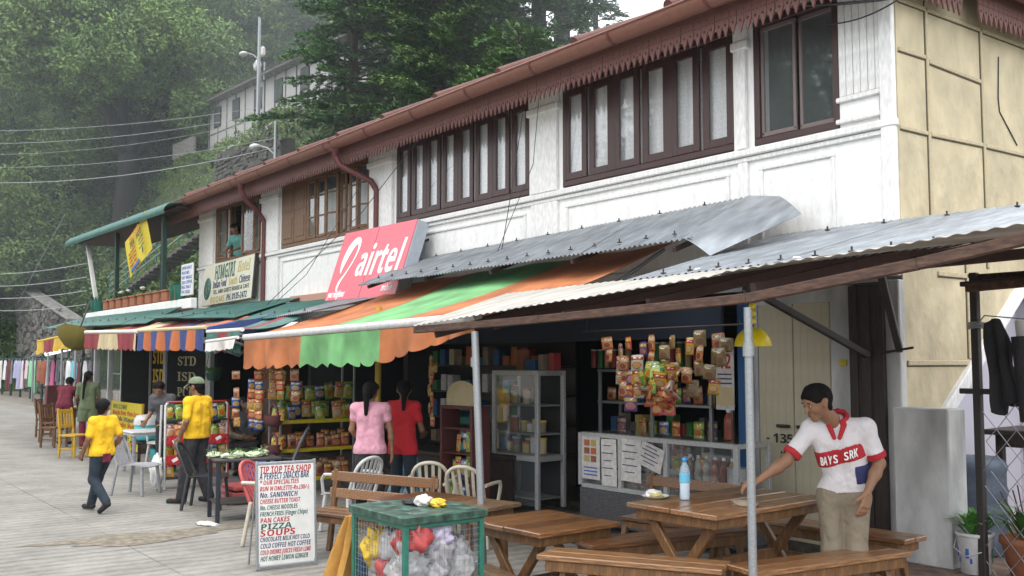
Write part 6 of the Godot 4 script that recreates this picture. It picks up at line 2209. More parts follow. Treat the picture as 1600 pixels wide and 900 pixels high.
# stacking plastic chair, facing +z
func plastic_chair(t: Node3D, m: String, slats := 5, arms := true, seat_m := "") -> void:
	var sm := seat_m if seat_m != "" else m
	var s := mb()
	sheet(s, func(u: float, v: float) -> Vector3: return Vector3((u - 0.5) * (0.46 - 0.05 * (1.0 - v)), 0.425 + 0.015 * cos((u - 0.5) * PI) * -1.0 + 0.02 * v - (0.035 * pow(v, 8.0)), -0.21 + 0.45 * v), 8, 8, 0.012)
	obj("seat", s, sm, t)
	# hooped back with upright slats
	var hoop := func(u: float) -> Vector3:
		var a := PI * u
		var x := -cos(a) * 0.225
		var y := 0.43 + 0.43 * pow(sin(a), 0.42)
		return Vector3(x * (0.86 + 0.14 * sin(a)), y, -0.20 - 0.16 * (y - 0.43) / 0.43 - 0.03 * sin(a))
	s = mb()
	var pts := []
	for k in 17: pts.append(hoop.call(k / 16.0))
	tube(s, pts, 0.021, 7)
	obj("backrest", s, sm, t)
	for k in slats:
		var u := (k + 1.0) / (slats + 1.0)
		var top: Vector3 = hoop.call(lerpf(0.22, 0.78, u))
		s = mb()
		var bot := Vector3(lerpf(-0.15, 0.15, u), 0.44, -0.205)
		bar(s, bot, bot.lerp(top, 0.5) - Vector3(0, 0, 0.015), 0.034, 0.010, 0.003, Vector3(0, 0, 1))
		bar(s, bot.lerp(top, 0.5) - Vector3(0, 0, 0.015), top, 0.034, 0.010, 0.003, Vector3(0, 0, 1))
		obj("back_slat", s, sm, t)
	for q in [[-1.0, 1.0], [1.0, 1.0], [-1.0, -1.0], [1.0, -1.0]]:
		s = mb()
		var top := Vector3(q[0] * 0.195, 0.44 if q[1] > 0 else 0.46, q[1] * 0.195)
		var foot := Vector3(q[0] * 0.235, 0.0, q[1] * 0.235 - (0.03 if q[1] < 0 else 0.0))
		bar(s, foot, top, 0.042, 0.038, 0.008, Vector3(0, 0, 1))
		obj("leg", s, m, t)
	if arms:
		for sg in [-1.0, 1.0]:
			s = mb()
			tube(s, [Vector3(sg * 0.225, 0.66, -0.29), Vector3(sg * 0.255, 0.665, -0.05), Vector3(sg * 0.26, 0.655, 0.14), Vector3(sg * 0.25, 0.60, 0.20), Vector3(sg * 0.22, 0.44, 0.21)], 0.019, 7)
			obj("armrest", s, m, t)

func facing(dx: float, dz: float) -> float:
	return atan2(dx, dz)

func terrace_furniture() -> void:
	var T := 0.2
	var t := thing("table", "long varnished wooden table with crossed legs that the man is wiping", "table", Vector3(0.385, T, 2.88), deg_to_rad(4.0))
	wood_table(t, 0.80, 1.36, 0.75, 4)
	t = thing("bench", "wooden bench along the left side of the wiped table", "bench", Vector3(-0.13, T, 3.07), deg_to_rad(-10.0))
	wood_bench(t, 1.40)
	t = thing("bench", "wooden bench along the man's side of the wiped table, its end by the pipe post", "bench", Vector3(1.13, T, 2.85), deg_to_rad(-8.0))
	wood_bench(t, 1.38, 0.30)
	t = thing("bench", "wooden bench across the near end of the wiped table, lowest in the picture", "bench", Vector3(0.385, T, 3.86), deg_to_rad(-60.0))
	wood_bench(t, 1.24, 0.31)
	t = thing("bench", "wooden bench across the far end of the wiped table by the cream door", "bench", Vector3(0.42, T, 1.72), deg_to_rad(94.0))
	wood_bench(t, 1.35)
	t = thing("bench", "wooden bench with two back slats in front of the glass counter", "bench", Vector3(-1.35, 0.01, 1.60), deg_to_rad(8.0))
	back_bench(t, 1.15)
	t = thing("table", "square varnished wooden table between the pipe post and the benches", "table", Vector3(-0.66, 0.0, 3.78), deg_to_rad(3.0))
	wood_table(t, 0.82, 0.80, 0.75, 4)
	t = thing("table", "wooden table behind the litter cage, mostly hidden by it", "table", Vector3(-1.95, 0.0, 3.85), deg_to_rad(12.0))
	wood_table(t, 1.15, 0.72, 0.76, 5, false)
	t = thing("bench", "light wooden bench with slatted back between the menu board and the litter cage", "bench", Vector3(-3.55, 0.0, 3.72), deg_to_rad(22.0))
	back_bench(t, 1.35)
	t = thing("bench", "low wooden bench end under the square table, right of the litter cage", "bench", Vector3(-0.48, 0.0, 4.30), deg_to_rad(80.0))
	wood_bench(t, 1.0, 0.30, 0.42)
	# on the wiped table
	t = thing("water_bottle", "clear water bottle with blue cap and label on the wiped table", "bottle", Vector3(0.20, 0.952, 3.16))
	bottle(t, 0.30, 0.038, "clear_plastic", mat("cap_blue", lin(0.04, 0.27, 0.60), 0.4), mat("label_blue", lin(0.12, 0.45, 0.66), 0.5), true)
	t = thing("plate", "white plate with a folded paper and leftovers on the wiped table", "plate", Vector3(0.02, 0.953, 3.28))
	var s := mb()
	lathe(s, [Vector2(0, 0.004), Vector2(0.07, 0.004), Vector2(0.095, 0.018), Vector2(0.10, 0.020), Vector2(0.097, 0.014), Vector2(0.07, 0.0), Vector2(0, 0)], 20)
	obj("plate", s, "white_plastic", t)
	obj("paper", crumple(3, Vector3(0.06, 0.025, 0.045)), "paper", t, Vector3(-0.02, 0.028, 0.0))
	obj("scraps", crumple(4, Vector3(0.05, 0.018, 0.03)), "letter_tan", t, Vector3(0.03, 0.022, 0.02))
	t = thing("cloth", "brown wiping cloth under the man's hand on the table", "cloth", Vector3(0.645, 0.962, 3.03))
	obj("cloth", crumple(8, Vector3(0.09, 0.022, 0.06)), "cloth_tan", t)
	# ---- the green litter cage
	t = thing("litter_cage", "green steel litter bin of wire mesh with a flat worn lid, full of rubbish", "litter bin", Vector3(-0.66, 0.0, 4.89))
	s = mb()
	for sx in [-1.0, 1.0]:
		for sz in [-1.0, 1.0]:
			bx(s, Vector3(0.345 * sx, 0.45, 0.295 * sz), Vector3(0.035, 0.90, 0.035), 0.004)
	for y in [0.10, 0.885]:
		for sg in [-1.0, 1.0]:
			bx(s, Vector3(0, y, 0.295 * sg), Vector3(0.66, 0.03, 0.028), 0.004)
			bx(s, Vector3(0.345 * sg, y, 0), Vector3(0.028, 0.03, 0.556), 0.004)
	obj("frame", s, "green_paint", t)
	obj("lid", box(Vector3(0.76, 0.055, 0.66), 0.006), mat("lid_green", lin(0.075, 0.20, 0.145), 0.45, noise_tex(0.012, 0.25, 1.0, 6, FastNoiseLite.TYPE_SIMPLEX_SMOOTH, 256, 31), Vector3(2.5, 2.5, 2.5)), t, Vector3(0, 0.925, 0))
	obj("floor_plate", box(Vector3(0.66, 0.02, 0.56), 0.002), "green_paint", t, Vector3(0, 0.10, 0))
	s = mb()
	var k := 0
	for i in 17:
		var q := -0.32 + 0.04 * i
		for z in [-0.30, 0.30]:
			tube(s, [Vector3(q, 0.1, z), Vector3(q, 0.88, z)], 0.0021, 3, false)
		if absf(q) < 0.28:
			for x in [-0.35, 0.35]:
				tube(s, [Vector3(x, 0.1, q), Vector3(x, 0.88, q)], 0.0016, 3, false)
	for i in 20:
		var y := 0.11 + 0.04 * i
		for z in [-0.301, 0.301]:
			tube(s, [Vector3(-0.34, y, z), Vector3(0.34, y, z)], 0.0016, 3, false)
		for x in [-0.351, 0.351]:
			tube(s, [Vector3(x, y, -0.29), Vector3(x, y, 0.29)], 0.0016, 3, false)
	obj("wire_mesh", s, "steel", t).set_meta("kind", "stuff")
	# rubbish: crumpled bags, cups and packets, each its own
	var kinds := []
	for q in [["bag_clear", "crumpled clear plastic bag among the rubbish in the litter cage", "plastic bag", "letter_white"], ["bag_grey", "crumpled grey plastic wrapping among the rubbish in the litter cage", "wrapper", "sign_side"], ["bag_yellow", "crumpled yellow packet among the rubbish in the litter cage", "packet", "awn_yellow"], ["bag_lilac", "crumpled lilac wrapper among the rubbish in the litter cage", "wrapper", ""], ["bag_red", "crumpled red wrapper among the rubbish in the litter cage", "wrapper", "cloth_red"], ["bag_brown", "crumpled brown paper among the rubbish in the litter cage", "paper", ""], ["bag_green", "crumpled green wrapper among the rubbish in the litter cage", "wrapper", ""]]:
		kinds.append(q)
	mat("bag_clear", lin(0.62, 0.63, 0.64), 0.2)
	M["bag_clear"].albedo_color.a = 0.5
	M["bag_clear"].transparency = BaseMaterial3D.TRANSPARENCY_ALPHA
	mat("bag_grey", lin(0.42, 0.41, 0.43), 0.35)
	mat("bag_yellow", lin(0.62, 0.42, 0.03), 0.4)
	mat("bag_lilac", lin(0.42, 0.38, 0.50), 0.4)
	mat("bag_brown", lin(0.20, 0.12, 0.06), 0.6)
	mat("bag_green", lin(0.06, 0.22, 0.07), 0.4)
	mat("bag_red", lin(0.42, 0.06, 0.06), 0.4)
	var protos := {}
	var g := RandomNumberGenerator.new()
	g.seed = 12
	for layer in 6:
		for i in 3:
			for j in 3:
				var q: Array = kinds[[0, 1, 2, 3, 0, 0, 1, 0, 4, 5, 0, 1][g.randi() % 12]]
				var r := g.randf_range(0.075, 0.125)
				if layer == 5 and g.randf() < 0.4:
					continue
				var at := Vector3(-0.66 + (i - 1) * 0.205 + g.randf_range(-0.03, 0.03), 0.21 + layer * 0.118 + g.randf_range(-0.02, 0.02), 4.89 + (j - 1) * 0.17 + g.randf_range(-0.02, 0.02))
				if not protos.has(q[0]):
					var o := thing("litter_" + q[0].replace("bag_", "") + "_bag", q[1], q[2], at, 0.0, q[2] + "s in the litter cage, " + q[0].replace("bag_", ""))
					obj("film", crumple(20 + protos.size(), Vector3.ONE * 0.1), q[0], o)
					protos[q[0]] = o
				else:
					var o := dup(protos[q[0]], at, g.randf() * TAU, q[1])
					o.rotation.x = g.randf() * TAU
					o.scale = Vector3.ONE * r * 10.0
	t = thing("clear_plastic_bag", "clear inflated plastic bag bulging at the right of the litter cage", "plastic bag", Vector3(-0.45, 0.74, 5.08))
	obj("film", crumple(44, Vector3(0.10, 0.14, 0.09)), "bag_clear", t)
	t = thing("crumpled_paper", "white crumpled paper lying on the litter cage's lid", "paper", Vector3(-0.66, 0.985, 4.84))
	obj("paper", crumple(51, Vector3(0.055, 0.04, 0.05)), "paper", t)
	t = thing("crumpled_packet", "yellow crumpled packet lying on the litter cage's lid", "packet", Vector3(-0.56, 0.978, 4.78))
	obj("foil", crumple(52, Vector3(0.055, 0.028, 0.05)), "bag_yellow", t)
	t = thing("rag", "dark rag lying on the litter cage's lid", "rag", Vector3(-0.76, 0.966, 4.86))
	obj("rag", crumple(53, Vector3(0.09, 0.016, 0.05)), "cloth_dark", t)
	t = thing("duster", "apricot yellow duster hanging on the side of the litter cage", "cloth", Vector3(-1.04, 0.86, 5.16))
	s = mb()
	sheet(s, func(u: float, v: float) -> Vector3: return Vector3(-0.02 - (0.05 + 0.26 * v) * u - 0.04 * v, -0.58 * v + 0.10 * u * v - 0.04 * sin(u * 7.0) * v, 0.11 * sin(u * 12.0 + v) * (0.3 + v) + 0.04 * u), 14, 10, 0.006)
	obj("cloth", s, "apricot_cloth", t)
	t = thing("blue_can", "blue tin with a white label hanging on the litter cage's left side", "tin", Vector3(-1.08, 0.42, 5.10))
	s = mb()
	lathe(s, [Vector2(0, 0), Vector2(0.055, 0), Vector2(0.055, 0.16), Vector2(0, 0.16)], 12)
	obj("can", s, "blue_paint", t)
	# ---- plastic chairs
	t = thing("plastic_chair", "cream plastic armchair with pierced back, nearer the water bottles", "chair", Vector3(-4.17, 0.0, 2.57), facing(-0.80, -0.60))
	plastic_chair(t, "cream_plastic", 4)
	dup(t, Vector3(-3.55, 0.0, 2.45), facing(-0.62, -0.78), "cream plastic armchair with pierced back, half behind the left pipe post")
	t = thing("plastic_chair", "light grey plastic chair standing on the road behind the boy", "chair", Vector3(-9.75, 0.0, 4.15), facing(0.75, -0.66))
	plastic_chair(t, "grey_plastic", 6, false)
	dup(t, Vector3(-8.75, 0.08, 2.35), facing(-0.5, 0.85), "light grey plastic chair just inside the snack shop, beside the brown pillar")
	t = thing("plastic_chair", "black plastic chair standing in front of the man in the cap", "chair", Vector3(-7.83, 0.0, 3.80), facing(0.55, -0.83))
	plastic_chair(t, "black_plastic", 5, false)
	dup(t, Vector3(-10.9, 0.0, 2.35), deg_to_rad(150.0), "black plastic chair under the seated man in the striped sweater")
	t = thing("plastic_chair", "red and cream plastic chair behind the tea shop menu board", "chair", Vector3(-4.85, 0.0, 4.10), facing(0.80, -0.60))
	plastic_chair(t, "cream_plastic", 5, true, "red_plastic")
	t = thing("plastic_chair", "white plastic chair half hidden behind the tea shop menu board's right edge", "chair", Vector3(-5.1, 0.0, 3.1), facing(-0.9, 0.2))
	plastic_chair(t, "white_plastic", 5)
	t = thing("plastic_chair", "pale plastic chair at the white table beside the snack rack", "chair", Vector3(-13.6, 0.0, 2.55), facing(0.6, 0.8))
	plastic_chair(t, "white_plastic", 3)
	t = thing("white_table", "small white plastic table beside the snack rack", "table", Vector3(-12.75, 0.0, 3.15))
	s = mb()
	bx(s, Vector3(0, 0.70, 0), Vector3(0.70, 0.04, 0.70), 0.02)
	bx(s, Vector3(0, 0.66, 0), Vector3(0.64, 0.05, 0.64), 0.01)
	obj("table_top", s, "white_plastic", t)
	for q in [[-1, -1], [1, -1], [-1, 1], [1, 1]]:
		obj("leg", box(Vector3(0.055, 0.66, 0.055), 0.01), "grey_plastic", t, Vector3(0.28 * q[0], 0.33, 0.28 * q[1]))
	t = thing("black_table", "black metal-legged table holding bundles of greens", "table", Vector3(-6.75, 0.0, 3.72), deg_to_rad(-10.0))
	obj("table_top", box(Vector3(0.62, 0.03, 0.80), 0.006), "iron_dark", t, Vector3(0, 0.735, 0))
	for q in [[-1, -1], [1, -1], [-1, 1], [1, 1]]:
		obj("leg", box(Vector3(0.05, 0.72, 0.05), 0.006), mat("leg_blueblack", lin(0.012, 0.016, 0.028), 0.5) if not M.has("leg_blueblack") else M["leg_blueblack"], t, Vector3(0.27 * q[0], 0.36, 0.36 * q[1]))
	obj("shelf", box(Vector3(0.56, 0.02, 0.74), 0.004), "iron_dark", t, Vector3(0, 0.22, 0))
	for i in 7:
		var o := thing("greens_bundle", "bundle of pale greens in thin plastic on the black table", "greens", Vector3(-6.95 + 0.14 * (i % 3), 0.775, 3.42 + 0.11 * i * 0.9), 0.9 * i, "bundles of greens on the black table")
		obj("wrapping", crumple(60 + i, Vector3(0.11, 0.035, 0.075)), mat("greens_pale", lin(0.55, 0.62, 0.42), 0.5, null) if i == 0 else M["greens_pale"], o)
		obj("leaves", leaf_tuft(70 + i, 0.07, 0.12, 16), "leaf_pot", o, Vector3(0.02, 0.0, 0))

# crumpled thing: a ball dented by noise
func crumple(sd: int, r: Vector3) -> Mesh:
	var n := FastNoiseLite.new()
	n.seed = sd
	n.frequency = 1.1
	n.fractal_octaves = 3
	var s := mb()
	var rows := 13
	var sides := 20
	var P := func(i: int, j: int) -> Vector3:
		var a := TAU * (i % sides) / sides
		var e := PI * (clampf(j, 0, rows) / rows - 0.5)
		var d := Vector3(cos(e) * cos(a), sin(e), cos(e) * sin(a))
		var ridge := absf(n.get_noise_3d(d.x * 2.3 + 7.0, d.y * 2.3, d.z * 2.3))
		return d * r * (1.0 + 0.45 * n.get_noise_3d(d.x * 1.3, d.y * 1.3, d.z * 1.3) + 0.30 - 0.9 * ridge)
	for j in rows:
		for i in sides:
			var p := []
			var nn := []
			var uv := []
			for c in [[i, j], [i + 1, j], [i + 1, j + 1], [i, j + 1]]:
				var v: Vector3 = P.call(c[0], c[1])
				p.append(v)
				var du: Vector3 = P.call(c[0] + 1, c[1]) - P.call(c[0] + sides - 1, c[1])
				var dv: Vector3 = P.call(c[0], c[1] + 1) - P.call(c[0], c[1] - 1)
				var m := dv.cross(du).normalized()
				if m.length() < 0.5: m = v.normalized()
				if m.dot(v) < 0.0: m = -m
				nn.append(m)
				uv.append(Vector2(float(c[0]) / sides, float(c[1]) / rows))
			if j > 0: tri3(s, [p[0], p[1], p[2]], [nn[0], nn[1], nn[2]], [uv[0], uv[1], uv[2]])
			if j < rows - 1: tri3(s, [p[0], p[2], p[3]], [nn[0], nn[2], nn[3]], [uv[0], uv[2], uv[3]])
	return s.commit()

func bottle(t: Node3D, h: float, r: float, body, cap, label, fill := false) -> void:
	var s := mb()
	lathe(s, [Vector2(0, 0.002), Vector2(r * 0.9, 0.0), Vector2(r, h * 0.03), Vector2(r, h * 0.28), Vector2(r * 0.93, h * 0.33), Vector2(r, h * 0.38), Vector2(r, h * 0.66), Vector2(r * 0.8, h * 0.77), Vector2(r * 0.40, h * 0.88), Vector2(r * 0.40, h * 0.92), Vector2(0, h * 0.92)], 16)
	obj("bottle_body", s, body, t)
	s = mb()
	lathe(s, [Vector2(0, h * 0.90), Vector2(r * 0.46, h * 0.90), Vector2(r * 0.46, h), Vector2(0, h)], 12)
	obj("cap", s, cap, t)
	if label != null:
		s = mb()
		lathe(s, [Vector2(r * 1.015, h * 0.42), Vector2(r * 1.015, h * 0.62)], 16)
		obj("label", s, label, t)
	if fill:
		s = mb()
		lathe(s, [Vector2(0, 0.006), Vector2(r * 0.88, 0.006), Vector2(r * 0.93, h * 0.40), Vector2(0, h * 0.40)], 14)
		obj("water", s, mat("bottle_water", lin(0.62, 0.66, 0.70), 0.1), t)

# ---------------------------------------------------------------- packets
# printed foil: bands, a patch and a few marks; no words
func print_tex(sd: int, base: Color, band: Color, spot: Color) -> ImageTexture:
	var g := RandomNumberGenerator.new()
	g.seed = sd
	var im := Image.create(64, 96, false, Image.FORMAT_RGB8)
	im.fill(base)
	im.fill_rect(Rect2i(0, 8 + g.randi() % 10, 64, 16 + g.randi() % 10), band)
	for y in 96:
		for x in 64:
			var d := Vector2((x - 32.0) / 22.0, (y - 62.0) / 18.0).length()
			if d < 1.0:
				im.set_pixel(x, y, spot)
			elif d < 1.15:
				im.set_pixel(x, y, band)
	for k in 9:
		im.fill_rect(Rect2i(8 + g.randi() % 40, 12 + g.randi() % 12, 4 + g.randi() % 8, 3 + g.randi() % 5), Color(0.95, 0.93, 0.85) if k % 2 == 0 else spot)
	im.fill_rect(Rect2i(0, 0, 64, 4), base.darkened(0.3))
	im.fill_rect(Rect2i(0, 92, 64, 4), base.darkened(0.3))
	return ImageTexture.create_from_image(im)

# pillow packet, w by h, standing on its lower seam
func pillow(w: float, h: float, d: float) -> Mesh:
	var key := "pillow%s/%s/%s" % [w, h, d]
	if cache.has(key):
		return cache[key]
	var s := mb()
	for side in [1.0, -1.0]:
		var nu := 8
		var nv := 10
		var P := func(i: int, j: int) -> Vector3:
			var u := float(i) / nu * 2.0 - 1.0
			var v := float(j) / nv * 2.0 - 1.0
			var b := pow(maxf(0.0, 1.0 - pow(absf(u), 2.6)), 0.6) * pow(maxf(0.0, 1.0 - pow(absf(v) * 1.06, 3.0)), 0.65)
			var wr := 0.05 * sin(v * 11.0 + u * 5.0) * sin(u * 7.0 - v * 3.0)
			return Vector3(u * w * 0.5 * (1.0 - 0.06 * b), (v * 0.5 + 0.5) * h, side * d * 0.5 * (b + wr * b))
		for j in nv:
			for i in nu:
				var q := [[i, j], [i + 1, j], [i + 1, j + 1], [i, j + 1]]
				var p := []
				var n := []
				var uv := []
				for c in q:
					p.append(P.call(c[0], c[1]))
					var du: Vector3 = P.call(mini(c[0] + 1, nu), c[1]) - P.call(maxi(c[0] - 1, 0), c[1])
					var dv: Vector3 = P.call(c[0], mini(c[1] + 1, nv)) - P.call(c[0], maxi(c[1] - 1, 0))
					n.append(du.cross(dv).normalized() * side)
					uv.append(Vector2(float(c[0]) / nu, 1.0 - float(c[1]) / nv))
				tri3(s, [p[0], p[1], p[2]], [n[0], n[1], n[2]], [uv[0], uv[1], uv[2]])
				tri3(s, [p[0], p[2], p[3]], [n[0], n[2], n[3]], [uv[0], uv[2], uv[3]])
	cache[key] = s.commit()
	return cache[key]

var foil := {}
func foils() -> void:
	for q in [["red", 0.40, 0.02, 0.02, 0.55, 0.30, 0.04, 0.45, 0.24, 0.08], ["yellow", 0.48, 0.30, 0.02, 0.35, 0.03, 0.03, 0.42, 0.30, 0.14], ["green", 0.10, 0.26, 0.03, 0.50, 0.42, 0.06, 0.42, 0.12, 0.02], ["blue", 0.03, 0.07, 0.26, 0.45, 0.45, 0.5, 0.45, 0.28, 0.06], ["orange", 0.42, 0.13, 0.02, 0.48, 0.40, 0.26, 0.22, 0.04, 0.02], ["white", 0.42, 0.40, 0.34, 0.34, 0.03, 0.04, 0.40, 0.22, 0.06], ["lime", 0.28, 0.38, 0.03, 0.04, 0.16, 0.04, 0.45, 0.36, 0.10], ["purple", 0.10, 0.04, 0.17, 0.42, 0.32, 0.06, 0.36, 0.12, 0.16], ["tan", 0.20, 0.13, 0.045, 0.28, 0.20, 0.08, 0.15, 0.07, 0.03]]:
		var m := StandardMaterial3D.new()
		m.albedo_texture = print_tex(hash(q[0]), lin(q[1], q[2], q[3]), lin(q[4], q[5], q[6]), lin(q[7], q[8], q[9]))
		m.roughness = 0.35
		m.metallic_specular = 0.6
		foil[q[0]] = m

var packet_proto := {}
func packet(color: String, at: Vector3, turn: float, w: float, h: float, label: String, group: String, tilt := 0.0) -> void:
	if rng.randf() < 0.10:
		return
	var o: MeshInstance3D
	at += Vector3(rng.randf_range(-0.012, 0.012), 0, rng.randf_range(-0.012, 0.012))
	turn += rng.randf_range(-0.22, 0.22)
	o = obj(color + "_packet", pillow(w, h, w * 0.34), foil[color], self, at, Vector3(tilt, turn, rng.randf_range(-0.12, 0.12)))
	o.scale = Vector3(rng.randf_range(0.85, 1.1), rng.randf_range(0.82, 1.12), rng.randf_range(0.7, 1.2))
	tag(o, label, "snack packet", group)

func tea_shop_stock() -> void:
	foils()
	var g := RandomNumberGenerator.new()
	g.seed = 5
	var s: SurfaceTool
	# ---- tall glass show cabinet
	var t := thing("show_cabinet", "tall white-framed glass show cabinet left of the counter", "cabinet", Vector3(-4.96, 0.10, 0.62), deg_to_rad(4.0))
	s = mb()
	for x in [-0.42, 0.42]:
		for z in [-0.22, 0.22]:
			bx(s, Vector3(x, 0.86, z), Vector3(0.06, 1.72, 0.05), 0.005)
	for y in [0.62, 1.69]:
		for z in [-0.22, 0.22]:
			bx(s, Vector3(0, y, z), Vector3(0.78, 0.065, 0.048), 0.005)
		for x in [-0.42, 0.42]:
			bx(s, Vector3(x, y, 0), Vector3(0.058, 0.063, 0.39), 0.005)
	obj("frame", s, "alu", t)
	obj("pane", box(Vector3(0.78, 1.0, 0.005), 0.0), "glass", t, Vector3(0, 1.155, 0.22))
	obj("pane", box(Vector3(0.78, 0.55, 0.005), 0.0), "glass", t, Vector3(0, 0.31, 0.22))
	obj("back_panel", box(Vector3(0.80, 1.6, 0.02), 0.0), "shop_dark", t, Vector3(0, 0.85, -0.215))
	for y in [0.655, 0.92, 1.28, 0.12]:
		obj("shelf", box(Vector3(0.79, 0.02, 0.40), 0.002), "alu_dull", t, Vector3(0, y, 0))
	for k in 16:
		var row := k / 6
		var o := thing("cake_tub", "small tub of sweets on a shelf inside the show cabinet", "tub", Vector3(-5.26 + 0.118 * (k % 6) + g.randf_range(-0.015, 0.015), [0.768, 1.033, 1.393][row], 0.64 + g.randf_range(-0.08, 0.06)), 0.0, "tubs of sweets in the show cabinet")
		s = mb()
		var th := g.randf_range(0.10, 0.20)
		lathe(s, [Vector2(0, 0), Vector2(0.048, 0), Vector2(0.052, th), Vector2(0, th)], 12)
		obj("tub", s, ["awn_cream", "letter_tan", "cloth_tan", "white_plastic", "terracotta"][(k * 7) % 5], o)
		s = mb()
		lathe(s, [Vector2(0.0, th), Vector2(0.055, th), Vector2(0.055, th + 0.025), Vector2(0, th + 0.025)], 12)
		obj("lid", s, ["red_plastic", "white_plastic", "letter_yellow"][k % 3], o)
	# ---- goods shelves in the dark of the shop
	t = thing("goods_shelf", "dark steel shelf unit at the back between the show cabinet and the counter", "shelf", Vector3(-3.45, 0.1, -0.3))
	s = mb()
	for x in [-0.95, 0.0, 0.95]:
		for z in [-0.18, 0.18]:
			bx(s, Vector3(x, 0.87, z), Vector3(0.04, 1.74, 0.04), 0.004)
	obj("frame", s, "steel", t)
	for k in 5:
		obj("shelf", box(Vector3(1.94, 0.03, 0.42), 0.003), "steel", t, Vector3(0, 0.12 + 0.40 * k, 0))
	var cols := ["red", "yellow", "green", "blue", "orange", "white", "lime", "purple"]
	for k in 30:
		var y: float = 0.24 + 0.40 * (k / 10 + 1)
		packet(cols[(k * 5) % 8], Vector3(-4.3 + 0.19 * (k % 10), y, -0.22), g.randf_range(-0.3, 0.3), 0.15, 0.20, "snack packet on the dark shelf unit behind the counter", "packets on the dark shelf unit")
	for k in 44:
		var h := g.randf_range(0.10, 0.26)
		var o := obj("shelf_carton", box(Vector3(g.randf_range(0.08, 0.16), h, 0.13), 0.004), ["cloth_tan", "tube_red", "blue_paint", "letter_tan", "cloth_grey", "tube_green", "terracotta", "cloth_maroon"][g.randi() % 8], self, Vector3(-4.34 + 0.17 * (k % 11) + g.randf_range(-0.04, 0.04), 0.235 + 0.40 * (k / 11) + h * 0.5, -0.36), Vector3(0, g.randf_range(-0.3, 0.3), 0))
		tag(o, "small carton crowded at the back of the dark shelf unit", "box", "cartons on the dark shelf unit")
	for k in 13:
		var o := thing("tube_can", "tall crisp tube in the row on top of the dark shelf unit", "tube can", Vector3(-4.62 + 0.13 * k + (0.25 if k > 5 else 0.0), 1.855, -0.22), 0.0, "tubes on top of the dark shelf unit")
		s = mb()
		var hh := 0.30 if k > 4 else 0.22
		lathe(s, [Vector2(0, 0), Vector2(0.043, 0), Vector2(0.043, hh), Vector2(0, hh)], 12)
		obj("tube", s, ["tube_red", "tube_green", "tube_tan"][k % 3], o)
		s = mb()
		lathe(s, [Vector2(0, hh), Vector2(0.045, hh), Vector2(0.045, hh + 0.02), Vector2(0, hh + 0.02)], 12)
		obj("lid", s, "white_plastic", o)
	for k in 4:
		var o := thing("carton", ["orange and white carton on top of the show cabinet", "blue square carton on top of the show cabinet", "white narrow carton on top of the show cabinet", "red narrow carton on top of the show cabinet"][k], "carton", Vector3(-5.1 + 0.22 * k, 1.825, 0.6))
		obj("carton", box(Vector3([0.13, 0.20, 0.09, 0.10][k], [0.26, 0.14, 0.20, 0.22][k], 0.12), 0.004), ["terracotta", "blue_paint", "cloth_tan", "tube_red"][k], o, Vector3(0, [0.13, 0.07, 0.10, 0.11][k], 0))
	# ---- glass counter with papers
	t = thing("glass_counter", "aluminium-framed glass counter with papers taped on its front", "counter", Vector3(-2.46, 0.10, 0.62), deg_to_rad(2.0))
	s = mb()
	for x in [-1.13, -0.48, 0.20, 1.13]:
		bx(s, Vector3(x, 0.72, 0.25), Vector3(0.055, 0.60, 0.05), 0.005)
	for x in [-1.13, 1.13]:
		bx(s, Vector3(x, 0.72, -0.25), Vector3(0.055, 0.60, 0.05), 0.005)
	for y in [0.42, 1.00]:
		bx(s, Vector3(0, y, 0.25), Vector3(2.20, 0.05, 0.048), 0.005)
		for x in [-1.13, 1.13]:
			bx(s, Vector3(x, y, 0), Vector3(0.053, 0.048, 0.45), 0.005)
	obj("frame", s, "alu", t)
	obj("base", box(Vector3(2.28, 0.40, 0.54), 0.01), mat("speckle", lin(0.30, 0.30, 0.33), 0.5, noise_tex(0.12, 0.15, 1.0, 2, FastNoiseLite.TYPE_CELLULAR, 256, 23), Vector3(3, 3, 3)), t, Vector3(0, 0.20, 0))
	obj("pane", box(Vector3(2.2, 0.54, 0.005), 0.0), "glass", t, Vector3(0, 0.71, 0.248))
	obj("top_pane", box(Vector3(2.26, 0.008, 0.5), 0.0), "glass", t, Vector3(0, 1.03, 0))
	obj("shelf", box(Vector3(2.2, 0.016, 0.44), 0.002), "alu", t, Vector3(0, 0.55, 0))
	var n := 0
	for q in [[-0.93, 0.74, 0.30, 0.48, 0.0], [-0.63, 0.71, 0.24, 0.52, 0.02], [-0.28, 0.76, 0.30, 0.46, -0.02], [0.02, 0.82, 0.34, 0.26, -0.28]]:
		var p := obj("paper", box(Vector3(q[2], q[3], 0.004), 0.0), "paper", t, Vector3(q[0], q[1], 0.285 + 0.002 * n), Vector3(0, 0, q[4]))
		if n == 0:
			for k in 6:
				obj("printed_picture", box(Vector3(0.09, 0.07, 0.002), 0.0), ["awn_rust", "letter_tan", "terracotta"][k % 3], p, Vector3(-0.06 + 0.11 * (k % 2), 0.17 - 0.09 * (k / 2), 0.003))
			for k in 3:
				obj("printed_line", box(Vector3(0.22, 0.016, 0.002), 0.0), "letter_blue", p, Vector3(0, -0.11 - 0.04 * k, 0.003))
		else:
			for k in 5:
				obj("printed_line", box(Vector3(q[2] * (0.5 + 0.25 * ((k * 3) % 2)), 0.010, 0.002), 0.0), "letter_navy", p, Vector3(-0.02, q[3] * (0.36 - 0.16 * k), 0.003))
		n += 1
